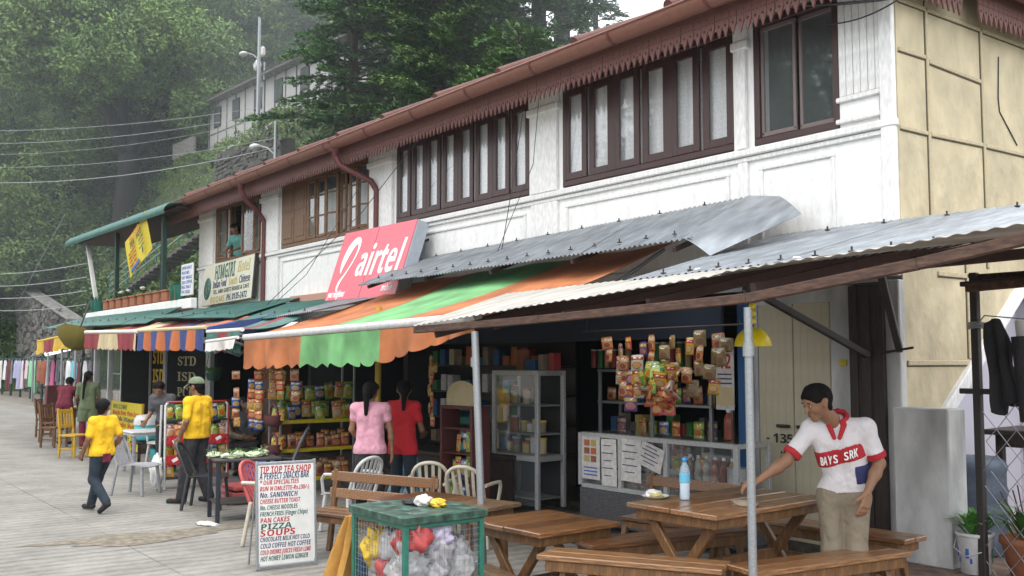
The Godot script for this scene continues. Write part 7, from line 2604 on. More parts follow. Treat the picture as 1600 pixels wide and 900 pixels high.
	for k in 6:
		var o := thing("juice_bottle", "bottle of %s with a white cap in the row inside the glass counter" % ["brown sauce", "pale cordial", "pale cordial", "red sauce", "red sauce", "yellow cordial"][k], "bottle", Vector3(-2.10 + 0.115 * k, 0.66, 0.66), 0.0, "bottles inside the glass counter")
		bottle(o, 0.30, 0.04, [mat("sauce_brown", lin(0.10, 0.05, 0.03), 0.2), mat("sauce_pale", lin(0.25, 0.25, 0.20), 0.2), M.get("sauce_pale"), mat("sauce_red", lin(0.20, 0.04, 0.02), 0.2), M.get("sauce_red"), mat("sauce_yellow", lin(0.28, 0.2, 0.05), 0.2)][k], "white_plastic", null)
	t = thing("sauce_bottle", "single red-brown bottle with white cap standing on top of the glass counter", "bottle", Vector3(-1.62, 1.14, 0.60))
	bottle(t, 0.31, 0.05, "sauce_red", "white_plastic", null)
	t = thing("steel_pot", "round steel pot at the right end inside the glass counter", "pot", Vector3(-1.48, 0.66, 0.64))
	s = mb()
	lathe(s, [Vector2(0, 0), Vector2(0.08, 0), Vector2(0.10, 0.06), Vector2(0.10, 0.20), Vector2(0.115, 0.21), Vector2(0.09, 0.21), Vector2(0.09, 0.02), Vector2(0, 0.02)], 18)
	obj("pot", s, "alu", t)
	# ---- strings of packets hanging over the counter
	t = thing("hanging_rail", "steel rail under the tin roof from which snack packets hang over the counter", "rail", Vector3(-1.9, 2.27, 1.2))
	s = mb()
	tube(s, [Vector3(-1.3, 0, 0), Vector3(1.0, 0.02, 0)], 0.012, 6)
	obj("rail", s, "iron_dark", t)
	for q in [-1.25, 0.95]:
		s = mb()
		tube(s, [Vector3(q, 0, 0), Vector3(q, 0.55, -0.1)], 0.006, 5)
		obj("hook", s, "iron_dark", t)
	for k in 11:
		var x := -2.75 + 0.165 * k
		var drop: int = [2, 3, 1, 3, 2, 4, 3, 4, 3, 4, 2][k]
		var hang_y := g.randf_range(-0.10, 0.04)
		for r in drop:
			var c: String = "yellow" if k > 5 else ["orange", "white", "red", "purple", "orange", "yellow"][k % 6]
			if k > 4: c = ["tan", "tan", "yellow", "tan", "orange"][(k + r) % 5]
			packet(c, Vector3(x + g.randf_range(-0.03, 0.03), 2.05 + hang_y - 0.14 * r, 1.2 + g.randf_range(-0.06, 0.06)), g.randf_range(-0.5, 0.5), 0.13, 0.165, "snack sachet in a string hanging over the glass counter", "sachets hanging over the counter", g.randf_range(-0.1, 0.1))
	for k in 26:
		var a := k * 2.4
		var r := 0.048 * sqrt(k)
		packet(["red", "orange", "yellow", "red", "green", "white", "red", "lime"][k % 8], Vector3(-1.86 + cos(a) * r, 1.60 - 0.95 * sin(a) * r, 1.34 + 0.05 * sin(k * 1.7)), g.randf_range(-0.9, 0.9), 0.15, 0.19, "bright packet in the big bunch hanging in front of the counter", "packets in the big hanging bunch", g.randf_range(-0.9, 0.9))
	for k in 11:
		packet(["orange", "red", "white", "orange", "purple", "yellow"][k % 6], Vector3(-2.42 + 0.10 * (k % 3) + g.randf_range(-0.02, 0.02), 1.84 - 0.14 * (k / 3), 1.30), g.randf_range(-0.6, 0.6), 0.14, 0.18, "packet in the smaller bunch hanging left of the big one", "packets in the smaller hanging bunch", g.randf_range(-0.3, 0.3))
	# ---- calendar and pale board by the blue post
	t = thing("wall_calendar", "tall wall calendar with large numerals beside the blue post", "calendar", Vector3(-2.12, 1.80, 0.075))
	obj("sheet", box(Vector3(0.26, 0.78, 0.008), 0.001), "paper", t)
	obj("picture", box(Vector3(0.24, 0.20, 0.003), 0.0), "awn_cream", t, Vector3(0, -0.24, 0.006))
	obj("heading", box(Vector3(0.24, 0.10, 0.003), 0.0), "terracotta", t, Vector3(0, 0.31, 0.006))
	text(t, "lettering", "12", Vector3(-0.09, 0.14, 0.005), 0.17, "letter_red", 0.17)
	for k in 3:
		obj("printed_line", box(Vector3(0.20, 0.016, 0.003), 0.0), "letter_navy", t, Vector3(0, 0.0 - 0.05 * k, 0.006))
	# ---- yellow pendant lamp
	t = thing("pendant_lamp", "yellow dome pendant lamp with three yellow balls on its rod", "lamp", Vector3(-0.12, 2.07, 2.0))
	s = mb()
	var prof := []
	for k in 9:
		var a := PI * 0.5 * k / 8.0
		prof.append(Vector2(0.152 * cos(a), 0.160 * sin(a)))
	for k in 9:
		var a := PI * 0.5 * (8 - k) / 8.0
		prof.append(Vector2(0.145 * cos(a), 0.153 * sin(a)))
	lathe(s, prof, 24)
	obj("lamp_shade", s, "yellow_lamp", t)
	for k in 3:
		s = mb()
		ball(s, Vector3(0, 0.21 + 0.062 * k, 0), Vector3.ONE * 0.029, 14, 10)
		obj("ball", s, "yellow_lamp", t)
	s = mb()
	tube(s, [Vector3(0, 0.0, 0), Vector3(0, 0.60, 0)], 0.008, 6)
	obj("rod", s, "iron_dark", t)
	# ---- spice stand, drinks rack, water bottles
	t = thing("spice_stand", "small green counter stand with sachet pockets", "stand", Vector3(-5.35, 0.75, 1.35), deg_to_rad(25.0))
	s = mb()
	bx(s, Vector3(0, 0.35, -0.1), Vector3(0.30, 0.70, 0.03), 0.005)
	bx(s, Vector3(-0.15, 0.35, 0), Vector3(0.02, 0.68, 0.2), 0.004)
	bx(s, Vector3(0.15, 0.35, 0), Vector3(0.02, 0.68, 0.2), 0.004)
	bx(s, Vector3(0, 0.72, 0.02), Vector3(0.34, 0.03, 0.30), 0.006, Transform3D(Basis(Vector3.RIGHT, 0.45), Vector3(0, 0.02, -0.3)))
	obj("frame", s, "tin_green", t)
	for k in 4:
		obj("pocket", box(Vector3(0.27, 0.10, 0.10), 0.004), ["teal_plastic", "white_plastic", "green_paint", "teal_plastic"][k], t, Vector3(0, 0.10 + 0.17 * k, 0.02))
	t = thing("stand_table", "dark wooden counter carrying the spice stand", "counter", Vector3(-5.9, 0.1, 1.15))
	s = mb()
	bx(s, Vector3(0, 0.62, 0), Vector3(2.0, 0.05, 0.6), 0.008)
	bx(s, Vector3(0, 0.30, -0.05), Vector3(1.9, 0.60, 0.5), 0.008)
	obj("counter", s, "dark_wood", t)
	t = thing("drinks_rack", "red drinks rack with a rounded cream top panel beside the show cabinet", "rack", Vector3(-5.05, 0.1, 1.55), deg_to_rad(10.0))
	s = mb()
	for x in [-0.27, 0.27]:
		bx(s, Vector3(x, 0.64, 0), Vector3(0.035, 1.28, 0.32), 0.005)
	bx(s, Vector3(0, 1.27, 0), Vector3(0.57, 0.04, 0.33), 0.005)
	obj("frame", s, "pipe_maroon", t)
	for k in 4:
		obj("shelf", box(Vector3(0.50, 0.02, 0.30), 0.003), "pipe_maroon", t, Vector3(0, 0.10 + 0.38 * k * 0.8, 0))
	var arch := PackedVector2Array([Vector2(-0.27, 0), Vector2(0.27, 0)])
	for k in 13:
		var a := PI * k / 12.0
		arch.append(Vector2(0.27 * cos(a), 0.12 + 0.19 * sin(a)))
	s = mb()
	prism(s, arch, 0.02, Transform3D(Basis.IDENTITY, Vector3(0, 1.29, 0.05)))
	obj("header_panel", s, "awn_cream", t)
	for k in 18:
		packet(["lime", "green", "yellow", "blue", "lime", "purple"][k % 6], Vector3(-5.24 + 0.085 * (k % 6) * 1.0, 0.215 + 0.304 * (k / 6), 1.64 - 0.012 * (k % 6)), deg_to_rad(10.0), 0.085, 0.25, "upright packet on the red drinks rack", "packets on the red drinks rack")
	for k in 12:
		var o := thing("shop_water_bottle", "large water bottle in the group on the floor behind the cream chairs", "bottle", Vector3(-5.75 + 0.12 * (k % 4), 0.11 + 0.33 * (k / 8), 2.05 + 0.13 * (k / 4 % 2)), 0.0, "water bottles behind the cream chairs")
		bottle(o, 0.32, 0.055, mat("bottle_blue", lin(0.16, 0.28, 0.34), 0.15) if k == 0 else M["bottle_blue"], "cap_blue", "label_blue")
	# ---- general goods on the back wall of the middle shop: boxes and jars in rows
	t = thing("wall_shelf", "dark wall shelves full of boxes behind the two customers", "shelf", Vector3(-7.4, 0.1, -0.6))
	for k in 5:
		obj("shelf", box(Vector3(3.4, 0.03, 0.4), 0.003), "dark_wood", t, Vector3(0, 0.5 + 0.42 * k, 0))
	obj("back_panel", box(Vector3(3.4, 2.5, 0.03), 0.003), "dark_wood", t, Vector3(0, 1.3, -0.22))
	for k in 48:
		var h := g.randf_range(0.12, 0.30)
		var o := obj("goods_box", box(Vector3(0.15, h, 0.16), 0.004), ["cloth_tan", "tube_red", "blue_paint", "paper", "awn_cream", "tube_green", "awn_orange", "label_blue"][g.randi() % 8], self, Vector3(-8.9 + 0.25 * (k % 12) + g.randf_range(-0.03, 0.03), 0.617 + 0.42 * (k / 12) + h * 0.5, -0.5))
		tag(o, "small goods box on the wall shelves behind the two customers", "box", "boxes on the wall shelves")

# ---------------------------------------------------------------- the snack racks and what stands along the road
func street_items() -> void:
	var g := RandomNumberGenerator.new()
	g.seed = 15
	var s: SurfaceTool
	# ---- steel rack with yellow shelf edges
	var t := thing("yellow_rack", "tall steel rack with yellow-edged shelves of snack packets", "rack", Vector3(-8.75, 0.0, 1.86), deg_to_rad(90.0))
	s = mb()
	for x in [-0.60, 0.60]:
		for z in [-0.20, 0.20]:
			bx(s, Vector3(x, 0.95, z), Vector3(0.03, 1.90, 0.03), 0.003)
	obj("frame", s, "steel", t)
	for k in 4:
		var y: float = [0.19, 0.62, 1.04, 1.55][k]
		obj("shelf", box(Vector3(1.20, 0.015, 0.40), 0.002), "steel", t, Vector3(0, y, 0))
		if k < 3:
			obj("shelf_edge", box(Vector3(1.20, 0.055, 0.02), 0.004), "yellow_sheet", t, Vector3(0, y, 0.215))
	for k in 3:
		for r in 2:
			for i in 8:
				var c: String = [["red", "orange", "red", "orange"], ["red", "red", "orange", "red"], ["green", "yellow", "blue", "lime"]][k][(i + r) % 4]
				packet(c, Vector3(-8.64 - 0.14 * r, [0.20, 0.63, 1.05][k] + 0.10 * r * 0.4, 1.34 + 0.148 * i), deg_to_rad(90.0) + g.randf_range(-0.25, 0.25), 0.145, [0.22, 0.22, 0.27][k], ["red snack packet on the bottom yellow-edged shelf", "red snack packet on the middle yellow-edged shelf", "green or yellow crisp packet on the top yellow-edged shelf"][k], ["packets on the bottom yellow-edged shelf", "packets on the middle yellow-edged shelf", "packets on the top yellow-edged shelf"][k], -0.12)
	for i in 7:
		packet(["lime", "yellow", "green", "blue"][i % 4], Vector3(-8.55, 1.36 + 0.02 * (i % 2), 1.36 + 0.16 * i), deg_to_rad(90.0) + g.randf_range(-0.3, 0.3), 0.17, 0.24, "crisp packet clipped in the row along the rack's top", "packets clipped along the rack's top")
	# ---- red hanging baskets
	for k in 2:
		t = thing("hanging_basket", ["upper red half-round hanging basket at the corner of the yellow rack", "lower red half-round hanging basket at the corner of the yellow rack"][k], "basket", Vector3(-8.42, 0.98 - 0.42 * k, 2.62))
		s = mb()
		lathe(s, [Vector2(0, 0.0), Vector2(0.09, 0.02), Vector2(0.13, 0.08), Vector2(0.14, 0.18), Vector2(0.128, 0.18), Vector2(0.118, 0.08), Vector2(0.085, 0.03), Vector2(0, 0.015)], 16)
		obj("basket", s, "pipe_maroon", t)
		s = mb()
		tube(s, [Vector3(-0.13, 0.16, 0), Vector3(-0.10, 0.28, 0), Vector3(0, 0.34, 0), Vector3(0.10, 0.28, 0), Vector3(0.13, 0.16, 0)], 0.018, 7)
		obj("handle", s, "pipe_maroon", t)
		for i in 3:
			packet(["lime", "green", "yellow"][i], Vector3(-8.46 + 0.07 * i, 1.08 - 0.42 * k, 2.60), 0.6 * i, 0.14, 0.20, ["green packet standing in the upper red basket", "green packet standing in the lower red basket"][k], ["packets in the upper red basket", "packets in the lower red basket"][k], -0.2)
	# ---- strings of sachets from the awnings
	for q in [[-9.55, 2.75, "orange", "far left"], [-9.40, 2.40, "red", "second"], [-9.15, 2.55, "white", "third"], [-8.95, 2.75, "red", "fourth"], [-8.75, 2.50, "yellow", "fifth"], [-8.55, 2.80, "red", "sixth"], [-8.35, 2.55, "green", "seventh"], [-8.05, 2.70, "red", "eighth"], [-7.75, 2.60, "orange", "last"]]:
		var long := 6 if q[3] in ["far left", "fourth", "sixth"] else 3
		for r in long:
			packet(q[2] if r % 2 == 0 else ["yellow", "red", "blue", "white"][(r + int(q[0] * -10)) % 4], Vector3(q[0], 1.66 - 0.145 * r, q[1]), deg_to_rad(60.0) + g.randf_range(-0.4, 0.4), 0.125, 0.155, "sachet on the %s string hanging under the orange awning's left end" % q[3], "sachets on the %s string" % q[3])
	for k in 12:
		packet(["red", "orange", "yellow", "red"][k % 4], Vector3(-6.1 + 0.03 * (k % 3), 1.95 - 0.08 * k, 1.4), g.randf_range(-0.6, 0.6), 0.12, 0.15, "red sachet in the string hanging left of the show cabinet", "sachets hanging left of the show cabinet")
	# ---- red-framed street rack
	t = thing("street_rack", "wheeled-out snack rack with white and red tube frame on the road", "rack", Vector3(-10.15, 0.0, 3.18), deg_to_rad(88.0))
	s = mb()
	for x in [-0.48, 0.48]:
		tube(s, [Vector3(x, 0.0, 0.14), Vector3(x, 1.26, 0.10), Vector3(x * 0.92, 1.31, 0.10)], 0.019, 7)
		tube(s, [Vector3(x, 0.0, -0.16), Vector3(x, 1.26, -0.12)], 0.019, 7)
	obj("upright", s, "white_plastic", t)
	s = mb()
	tube(s, [Vector3(-0.46, 1.31, 0.10), Vector3(0.46, 1.31, 0.10)], 0.019, 7)
	for x in [0.48]:
		tube(s, [Vector3(x, 0.1, 0.165), Vector3(x, 1.26, 0.13)], 0.016, 6)
	obj("top_rail", s, "tube_red", t)
	for k in 4:
		obj("tray", box(Vector3(0.94, 0.03, 0.30), 0.005), "iron_dark", t, Vector3(0, 0.16 + 0.29 * k, 0))
		if k == 1 or k == 2:
			obj("red_board", box(Vector3(0.94, 0.15, 0.012), 0.003), "cloth_red", t, Vector3(0, 0.20 + 0.29 * k - 0.05, 0.165))
			for i in 4:
				obj("printed_swirl", box(Vector3(0.09, 0.05, 0.004), 0.002), "letter_white", t, Vector3(-0.34 + 0.22 * i, 0.15 + 0.29 * k + 0.015 * (i % 2), 0.172), Vector3(0, 0, 0.5))
	for k in 4:
		for i in 7:
			var c: String = [["yellow", "lime", "orange"], ["blue", "green", "yellow"], ["red", "lime", "white"], ["green", "lime", "blue"]][k][(i * 2 + k) % 3]
			packet(c, Vector3(-10.05 + 0.03 * (i % 2), 0.18 + 0.29 * k, 2.78 + 0.135 * i), deg_to_rad(88.0) + g.randf_range(-0.35, 0.35), 0.145, 0.21 if k < 3 else 0.25, "snack packet on the %s tray of the street rack" % ["bottom", "second", "third", "top"][k], "packets on the %s tray of the street rack" % ["bottom", "second", "third", "top"][k], -0.15)
	t = thing("plastic_sack", "white plastic sack hanging at the street rack's left foot", "sack", Vector3(-10.05, 0.12, 3.78))
	obj("film", crumple(81, Vector3(0.09, 0.22, 0.08)), "letter_white", t, Vector3(0, 0.16, 0))
	# ---- cooler and green tub
	t = thing("cooler", "turquoise drinks cooler with a white lid in front of the yellow menu board", "cooler", Vector3(-14.2, 0.42, 2.7))
	s = mb()
	lathe(s, [Vector2(0, 0), Vector2(0.19, 0), Vector2(0.22, 0.05), Vector2(0.24, 0.30), Vector2(0, 0.30)], 18)
	obj("tub", s, "teal_plastic", t)
	s = mb()
	lathe(s, [Vector2(0.0, 0.30), Vector2(0.25, 0.30), Vector2(0.25, 0.38), Vector2(0.20, 0.48), Vector2(0.0, 0.50)], 18)
	obj("lid", s, "white_plastic", t)
	t = thing("stool", "low dark stool under the turquoise cooler", "stool", Vector3(-14.2, 0.0, 2.7))
	obj("seat", box(Vector3(0.5, 0.04, 0.5), 0.006), "dark_wood", t, Vector3(0, 0.39, 0))
	for q in [[-1, -1], [1, -1], [-1, 1], [1, 1]]:
		obj("leg", box(Vector3(0.05, 0.38, 0.05), 0.006), "dark_wood", t, Vector3(0.2 * q[0], 0.19, 0.2 * q[1]))
	t = thing("green_tub", "green plastic tub on the ground under the white table", "tub", Vector3(-12.5, 0.0, 2.9))
	s = mb()
	lathe(s, [Vector2(0, 0), Vector2(0.19, 0), Vector2(0.25, 0.38), Vector2(0.26, 0.40), Vector2(0.23, 0.40), Vector2(0.18, 0.04), Vector2(0, 0.04)], 16)
	obj("tub", s, "teal_plastic", t)
	t = thing("crate", "blue plastic bottle crate beside the black table", "crate", Vector3(-8.15, 0.10, 2.9))
	for k in 5:
		obj("slat", box(Vector3(0.5, 0.06, 0.36), 0.01), "letter_blue", t, Vector3(0, 0.06 + 0.085 * k, 0))
	t = thing("crate", "red plastic bottle crate below the blue one", "crate", Vector3(-8.05, 0.0, 3.25))
	for k in 3:
		obj("slat", box(Vector3(0.5, 0.06, 0.36), 0.01), "red_plastic", t, Vector3(0, 0.05 + 0.085 * k, 0))
	# ---- wooden chairs by the far stall
	t = thing("yellow_chair", "bright yellow wooden chair with slatted back on the road", "chair", Vector3(-16.2, 0.0, 3.55), facing(0.75, -0.55))
	wood_chair(t, "yellow_wood")
	var o: Node3D
	t = thing("wooden_chair", "brown wooden chair behind the yellow one", "chair", Vector3(-18.9, 0.0, 3.35), facing(0.75, -0.55))
	wood_chair(t, "brown_wood")
	o = dup(t, Vector3(-20.6, 0.0, 3.1), facing(0.3, -0.9), "brown wooden chair second from the dark red partition")
	o = dup(t, Vector3(-22.3, 0.0, 2.8), facing(0.6, -0.8), "brown wooden chair right beside the dark red partition")
	t = thing("partition", "dark red board partition with a white edge at the far end of the stalls", "partition", Vector3(-24.6, 0.0, 2.15), deg_to_rad(20.0))
	obj("board", box(Vector3(0.12, 1.25, 0.55), 0.01), "pipe_maroon", t, Vector3(0, 0.625, 0))
	obj("edge", box(Vector3(0.05, 0.95, 0.06), 0.008), "white_trim", t, Vector3(0.12, 0.48, -0.32))
	t = thing("stall_table", "brown wooden table with a white cloth at the far stall", "table", Vector3(-21.6, 0.0, 2.2))
	obj("table_top", box(Vector3(1.6, 0.05, 0.7), 0.008), "brown_wood", t, Vector3(0, 0.75, 0))
	obj("cloth", box(Vector3(0.7, 0.25, 0.72), 0.03), "white_plastic", t, Vector3(0.1, 0.66, 0.01))
	for q in [[-1, -1], [1, -1], [-1, 1], [1, 1]]:
		obj("leg", box(Vector3(0.06, 0.73, 0.06), 0.006), "brown_wood", t, Vector3(0.72 * q[0], 0.365, 0.28 * q[1]))
	# ---- hanging plant before the snack shop
	t = thing("hanging_plant", "hanging fern basket at the snack shop's pillar", "plant", Vector3(-11.0, 1.72, 2.6))
	obj("leaves", leaf_tuft(33, 0.13, 0.15, 60), "leaf_pot", t, Vector3(0, -0.02, 0))
	s = mb()
	lathe(s, [Vector2(0, -0.12), Vector2(0.09, -0.10), Vector2(0.14, 0.02), Vector2(0, 0.02)], 12)
	obj("basket", s, "dark_green", t)
	for k in 3:
		s = mb()
		var a := TAU * k / 3.0
		tube(s, [Vector3(0.13 * cos(a), 0, 0.13 * sin(a)), Vector3(0, 0.75, 0)], 0.005, 4)
		obj("cord", s, "iron_dark", t)
	t = thing("scrap_paper", "flattened white paper scrap on the road below the black table", "paper", Vector3(-6.5, 0.012, 4.25))
	obj("paper", crumple(88, Vector3(0.20, 0.012, 0.09)), "paper", t)
	# far glass window goods
	for k in 10:
		o = thing("jar", "glass jar of sweets on the sill shelf of the far show window", "jar", Vector3(-25.5 + 0.26 * k, 0.745, 0.48), 0.0, "jars in the far show window")
		s = mb()
		lathe(s, [Vector2(0, 0), Vector2(0.08, 0), Vector2(0.085, 0.24), Vector2(0.06, 0.27), Vector2(0, 0.27)], 12)
		obj("jar", s, ["awn_cream", "sauce_yellow", "tube_red", "sauce_pale"][k % 4], o)
		s = mb()
		lathe(s, [Vector2(0, 0.27), Vector2(0.065, 0.27), Vector2(0.065, 0.31), Vector2(0, 0.31)], 10)
		obj("lid", s, "alu", o)

func wood_chair(t: Node3D, m: String) -> void:
	obj("seat", box(Vector3(0.44, 0.035, 0.42), 0.006), m, t, Vector3(0, 0.44, 0))
	for q in [[-1, 1], [1, 1]]:
		obj("leg", box(Vector3(0.042, 0.43, 0.042), 0.005), m, t, Vector3(0.19 * q[0], 0.215, 0.18))
	for sg in [-1.0, 1.0]:
		var s := mb()
		bar(s, Vector3(0.19 * sg, 0, -0.19), Vector3(0.19 * sg, 0.45, -0.18), 0.042, 0.042, 0.005)
		bar(s, Vector3(0.19 * sg, 0.45, -0.18), Vector3(0.19 * sg, 0.98, -0.25), 0.042, 0.038, 0.005)
		obj("leg", s, m, t)
		obj("stretcher", box(Vector3(0.025, 0.03, 0.34), 0.003), m, t, Vector3(0.19 * sg, 0.18, 0))
	for k in 2:
		obj("back_rail", box(Vector3(0.36, 0.07, 0.022), 0.005), m, t, Vector3(0, 0.62 + 0.30 * k, -0.205 - 0.035 * k))
	for k in 4:
		obj("back_slat", box(Vector3(0.035, 0.26, 0.014), 0.003), m, t, Vector3(-0.12 + 0.08 * k, 0.77, -0.222), Vector3(-0.12, 0, 0))

# ---------------------------------------------------------------- clothes stalls at the far bend
func clothes_stalls() -> void:
	var s: SurfaceTool
	var t := thing("clothes_rail", "long dark green rail and posts hung with clothes along the road edge", "clothes rail", Vector3(0, 0, -2.0))
	for k in 11:
		s = mb()
		tube(s, [Vector3(-60.0 + 2.6 * k, 0, 0), Vector3(-60.0 + 2.6 * k, 2.35, 0)], 0.06, 6)
		obj("post", s, "dark_green", t)
	for y in [2.0, 1.1]:
		s = mb()
		tube(s, [Vector3(-60.0, y, 0), Vector3(-34.0, y, 0)], 0.04, 6)
		obj("rail", s, "dark_green", t)
	for q in [[-43.5, 2.6, 3.2, "larger white tarpaulin canopy over the clothes rail"], [-38.2, 2.9, 2.4, "smaller white tarpaulin canopy nearer the yellow awning"]]:
		t = thing("white_canopy", q[3], "canopy", Vector3(q[0], q[1], -2.2))
		s = mb()
		sheet(s, func(u: float, v: float) -> Vector3: return Vector3((u - 0.5) * q[2], 0.28 * sin(PI * u) - 0.5 * v, -0.8 + 1.9 * v), 10, 6, 0.01)
		obj("tarpaulin", s, "letter_white", t)
		for sg in [-1.0, 1.0]:
			s = mb()
			tube(s, [Vector3(sg * q[2] * 0.48, -2.6, 1.0), Vector3(sg * q[2] * 0.48, -0.35, 1.0)], 0.05, 6)
			obj("pole", s, "steel", t)
	var cols := [["purple", 0.06, 0.03, 0.12], ["white", 0.66, 0.66, 0.68], ["cream", 0.60, 0.56, 0.50], ["maroon", 0.14, 0.04, 0.05], ["lavender", 0.36, 0.36, 0.52], ["pale pink", 0.62, 0.50, 0.54], ["mint green", 0.26, 0.56, 0.34], ["brick red", 0.30, 0.10, 0.06], ["bright pink", 0.60, 0.14, 0.32], ["sky blue", 0.18, 0.48, 0.58], ["grey", 0.16, 0.16, 0.18], ["teal", 0.05, 0.20, 0.20]]
	var seq := [0, 1, 2, 1, 3, 10, 4, 4, 5, 5, 6, 6, 7, 7, 1, 8, 10, 1, 1, 9, 3, 1, 10, 11]
	var proto: Node3D = null
	var used := {}
	for k in seq.size():
		var q: Array = cols[seq[k]]
		var x := -59.0 + 0.98 * k
		var lab: String = "%s garment hanging on the far clothes rail" % q[0]
		if used.has(q[0]):
			lab = "%s garment hanging on the far clothes rail, %s from the left" % [q[0], ["", "second", "third", "fourth", "fifth", "sixth"][used[q[0]]]]
		used[q[0]] = used.get(q[0], 0) + 1
		t = thing("hanging_garment", lab, "garment", Vector3(x, 2.0, -1.93), 0.25 * sin(k * 2.1), "garments on the far clothes rail")
		s = mb()
		var ln := 1.25 + 0.35 * sin(k * 1.9)
		var wd := 0.70 + 0.16 * cos(k * 2.2)
		sheet(s, func(u: float, v: float) -> Vector3:
			var sh := wd * (0.5 + 0.5 * minf(1.0, v * 6.0)) * (1.0 if v < 0.32 else 0.66 + 0.10 * v)
			return Vector3((u - 0.5) * sh, -0.08 - ln * v - 0.05 * absf(u - 0.5), 0.06 * sin(u * 11.0 + k) * (0.3 + v) + 0.05 * cos((u - 0.5) * PI)), 12, 8, 0.02)
		var mn: String = "garment_" + String(q[0]).replace(" ", "_")
		obj("cloth", s, M[mn] if M.has(mn) else mat(mn, lin(q[1], q[2], q[3]), 0.95), t)
		s = mb()
		tube(s, [Vector3(-0.18, -0.10, 0.02), Vector3(0, 0.0, 0.02), Vector3(0.18, -0.10, 0.02)], 0.012, 5)
		obj("hanger", s, "steel", t)

# ---------------------------------------------------------------- the yard beside the bungalow
func side_yard() -> void:
	var s := mb()
	var t := thing("gate_pier", "low white-plastered pier with stained sides at the bungalow's corner", "pier", Vector3(0.44, 0.2, 0.36))
	bx(s, Vector3(0, 0.67, 0), Vector3(0.52, 1.34, 0.28), 0.012)
	obj("pier", s, "old_white", t)
	t = thing("yard_wall", "pale lilac-white wall at the back of the side yard", "wall", Vector3(1.9, 0.0, -2.75))
	obj("wall", box(Vector3(4.4, 2.7, 0.16), 0.0), mat("lilac_white", lin(0.56, 0.55, 0.62), 0.8, null), t, Vector3(0, 1.35, 0))
	t = thing("yard_floor", "", "")
	t.remove_meta("label"); t.remove_meta("category")
	structure(t)
	obj("floor", box(Vector3(5.0, 0.18, 2.6), 0.0), "paver", t, Vector3(2.2, 0.09, -1.25))
	t = thing("recessed_wall", "pale lilac-white wall set back under the sloping white stringer", "wall", Vector3(-0.34, 0.0, -2.3))
	obj("wall", box(Vector3(0.12, 2.66, 3.4), 0.0), "lilac_white", t, Vector3(0, 1.35, 0))
	# dark tin canopy over the yard
	t = thing("yard_canopy", "low dark tin canopy over the side yard under the big lean-to", "canopy", Vector3(2.05, 2.52, 0.1))
	obj("sheet", box(Vector3(2.4, 0.04, 0.7), 0.006), "iron_dark", t, Vector3(0.1, 0.10, 0.25), Vector3(0.02, 0, 0.03))
	obj("rail", box(Vector3(2.3, 0.07, 0.06), 0.006), "rust", t, Vector3(0.1, 0.06, 0.58), Vector3(0, 0, 0.03))
	# wire fence with clothes on it
	t = thing("yard_fence", "rusty post and rail fence of wire netting round the side yard", "fence", Vector3(0.98, 0.2, 0.52))
	s = mb()
	bx(s, Vector3(0, 1.24, 0), Vector3(0.062, 2.48, 0.062), 0.006)
	bx(s, Vector3(2.2, 1.24, 0.0), Vector3(0.06, 2.48, 0.06), 0.006)
	obj("post", s, "iron_dark", t)
	s = mb()
	bx(s, Vector3(1.1, 2.44, 0.0), Vector3(2.14, 0.05, 0.05), 0.005)
	obj("top_rail", s, "rust", t)
	s = mb()
	bx(s, Vector3(1.0, 1.50, 0.0), Vector3(2.3, 0.045, 0.045), 0.005)
	obj("middle_rail", s, "iron_dark", t)
	s = mb()
	for k in 30:
		for sg in [-1.0, 1.0]:
			var x0: float = -1.6 + 0.16 * k
			var pts := []
			for q in 13:
				var y := 0.02 + 0.12 * q
				var x: float = (x0 + y * 0.8) if sg > 0 else (x0 + 1.6 - y * 0.8)
				if x > 0.02 and x < 2.18:
					pts.append(Vector3(x, y, 0.035 + 0.012 * sin(x * 9.0 + y * 7.0)))
			if pts.size() > 1:
				tube(s, pts, 0.0035, 4, false)
	obj("wire_netting", s, "steel", t).set_meta("kind", "stuff")
	s = mb()
	for k in 3:
		tube(s, [Vector3(-0.04, 2.02 + 0.02 * k, 0.04), Vector3(0.04, 2.03 + 0.02 * k, 0.04), Vector3(0.05, 2.02 + 0.02 * k, -0.04)], 0.010, 5)
	tube(s, [Vector3(0.03, 2.05, 0.03), Vector3(0.10, 2.12, 0.04), Vector3(0.6, 2.06, 0.05), Vector3(1.2, 2.10, 0.05), Vector3(2.2, 2.12, 0.04)], 0.006, 5)
	obj("clothes_line", s, "wire_pale", t)
	t = thing("jacket", "black jacket hung to dry on the yard fence line", "jacket", Vector3(1.24, 2.24, 0.60))
	s = mb()
	sheet(s, func(u: float, v: float) -> Vector3:
		var w := 0.13 + 0.20 * v + 0.04 * sin(v * 9.0)
		return Vector3((u - 0.32) * w + 0.11 * v - 0.06, 0.05 * sin(PI * u) - 0.70 * v - 0.05 * sin(u * 8.0) * v, 0.05 + 0.035 * sin(u * 13.0 + 2.0 * v) * (0.4 + v)), 20, 14, 0.02)
	obj("cloth", s, "cloth_dark", t)
	s = mb()
	sheet(s, func(u: float, v: float) -> Vector3: return Vector3(0.20 + 0.09 * (u - 0.5) + 0.05 * v, -0.10 - 0.66 * v, 0.11 + 0.04 * sin(u * PI)), 8, 8, 0.03)
	obj("sleeve", s, "cloth_dark", t)
	t = thing("white_cloth", "white cloth hung beside the black jacket on the yard fence line", "cloth", Vector3(1.50, 2.27, 0.58))
	s = mb()
	sheet(s, func(u: float, v: float) -> Vector3: return Vector3(-0.16 + 0.45 * u + 0.05 * v, -0.62 * v, 0.03 * sin(u * 12.0)), 16, 8, 0.01)
	obj("cloth", s, "letter_white", t)
	t = thing("rag", "dark rag draped over the yard fence's middle rail", "rag", Vector3(1.36, 1.70, 0.53))
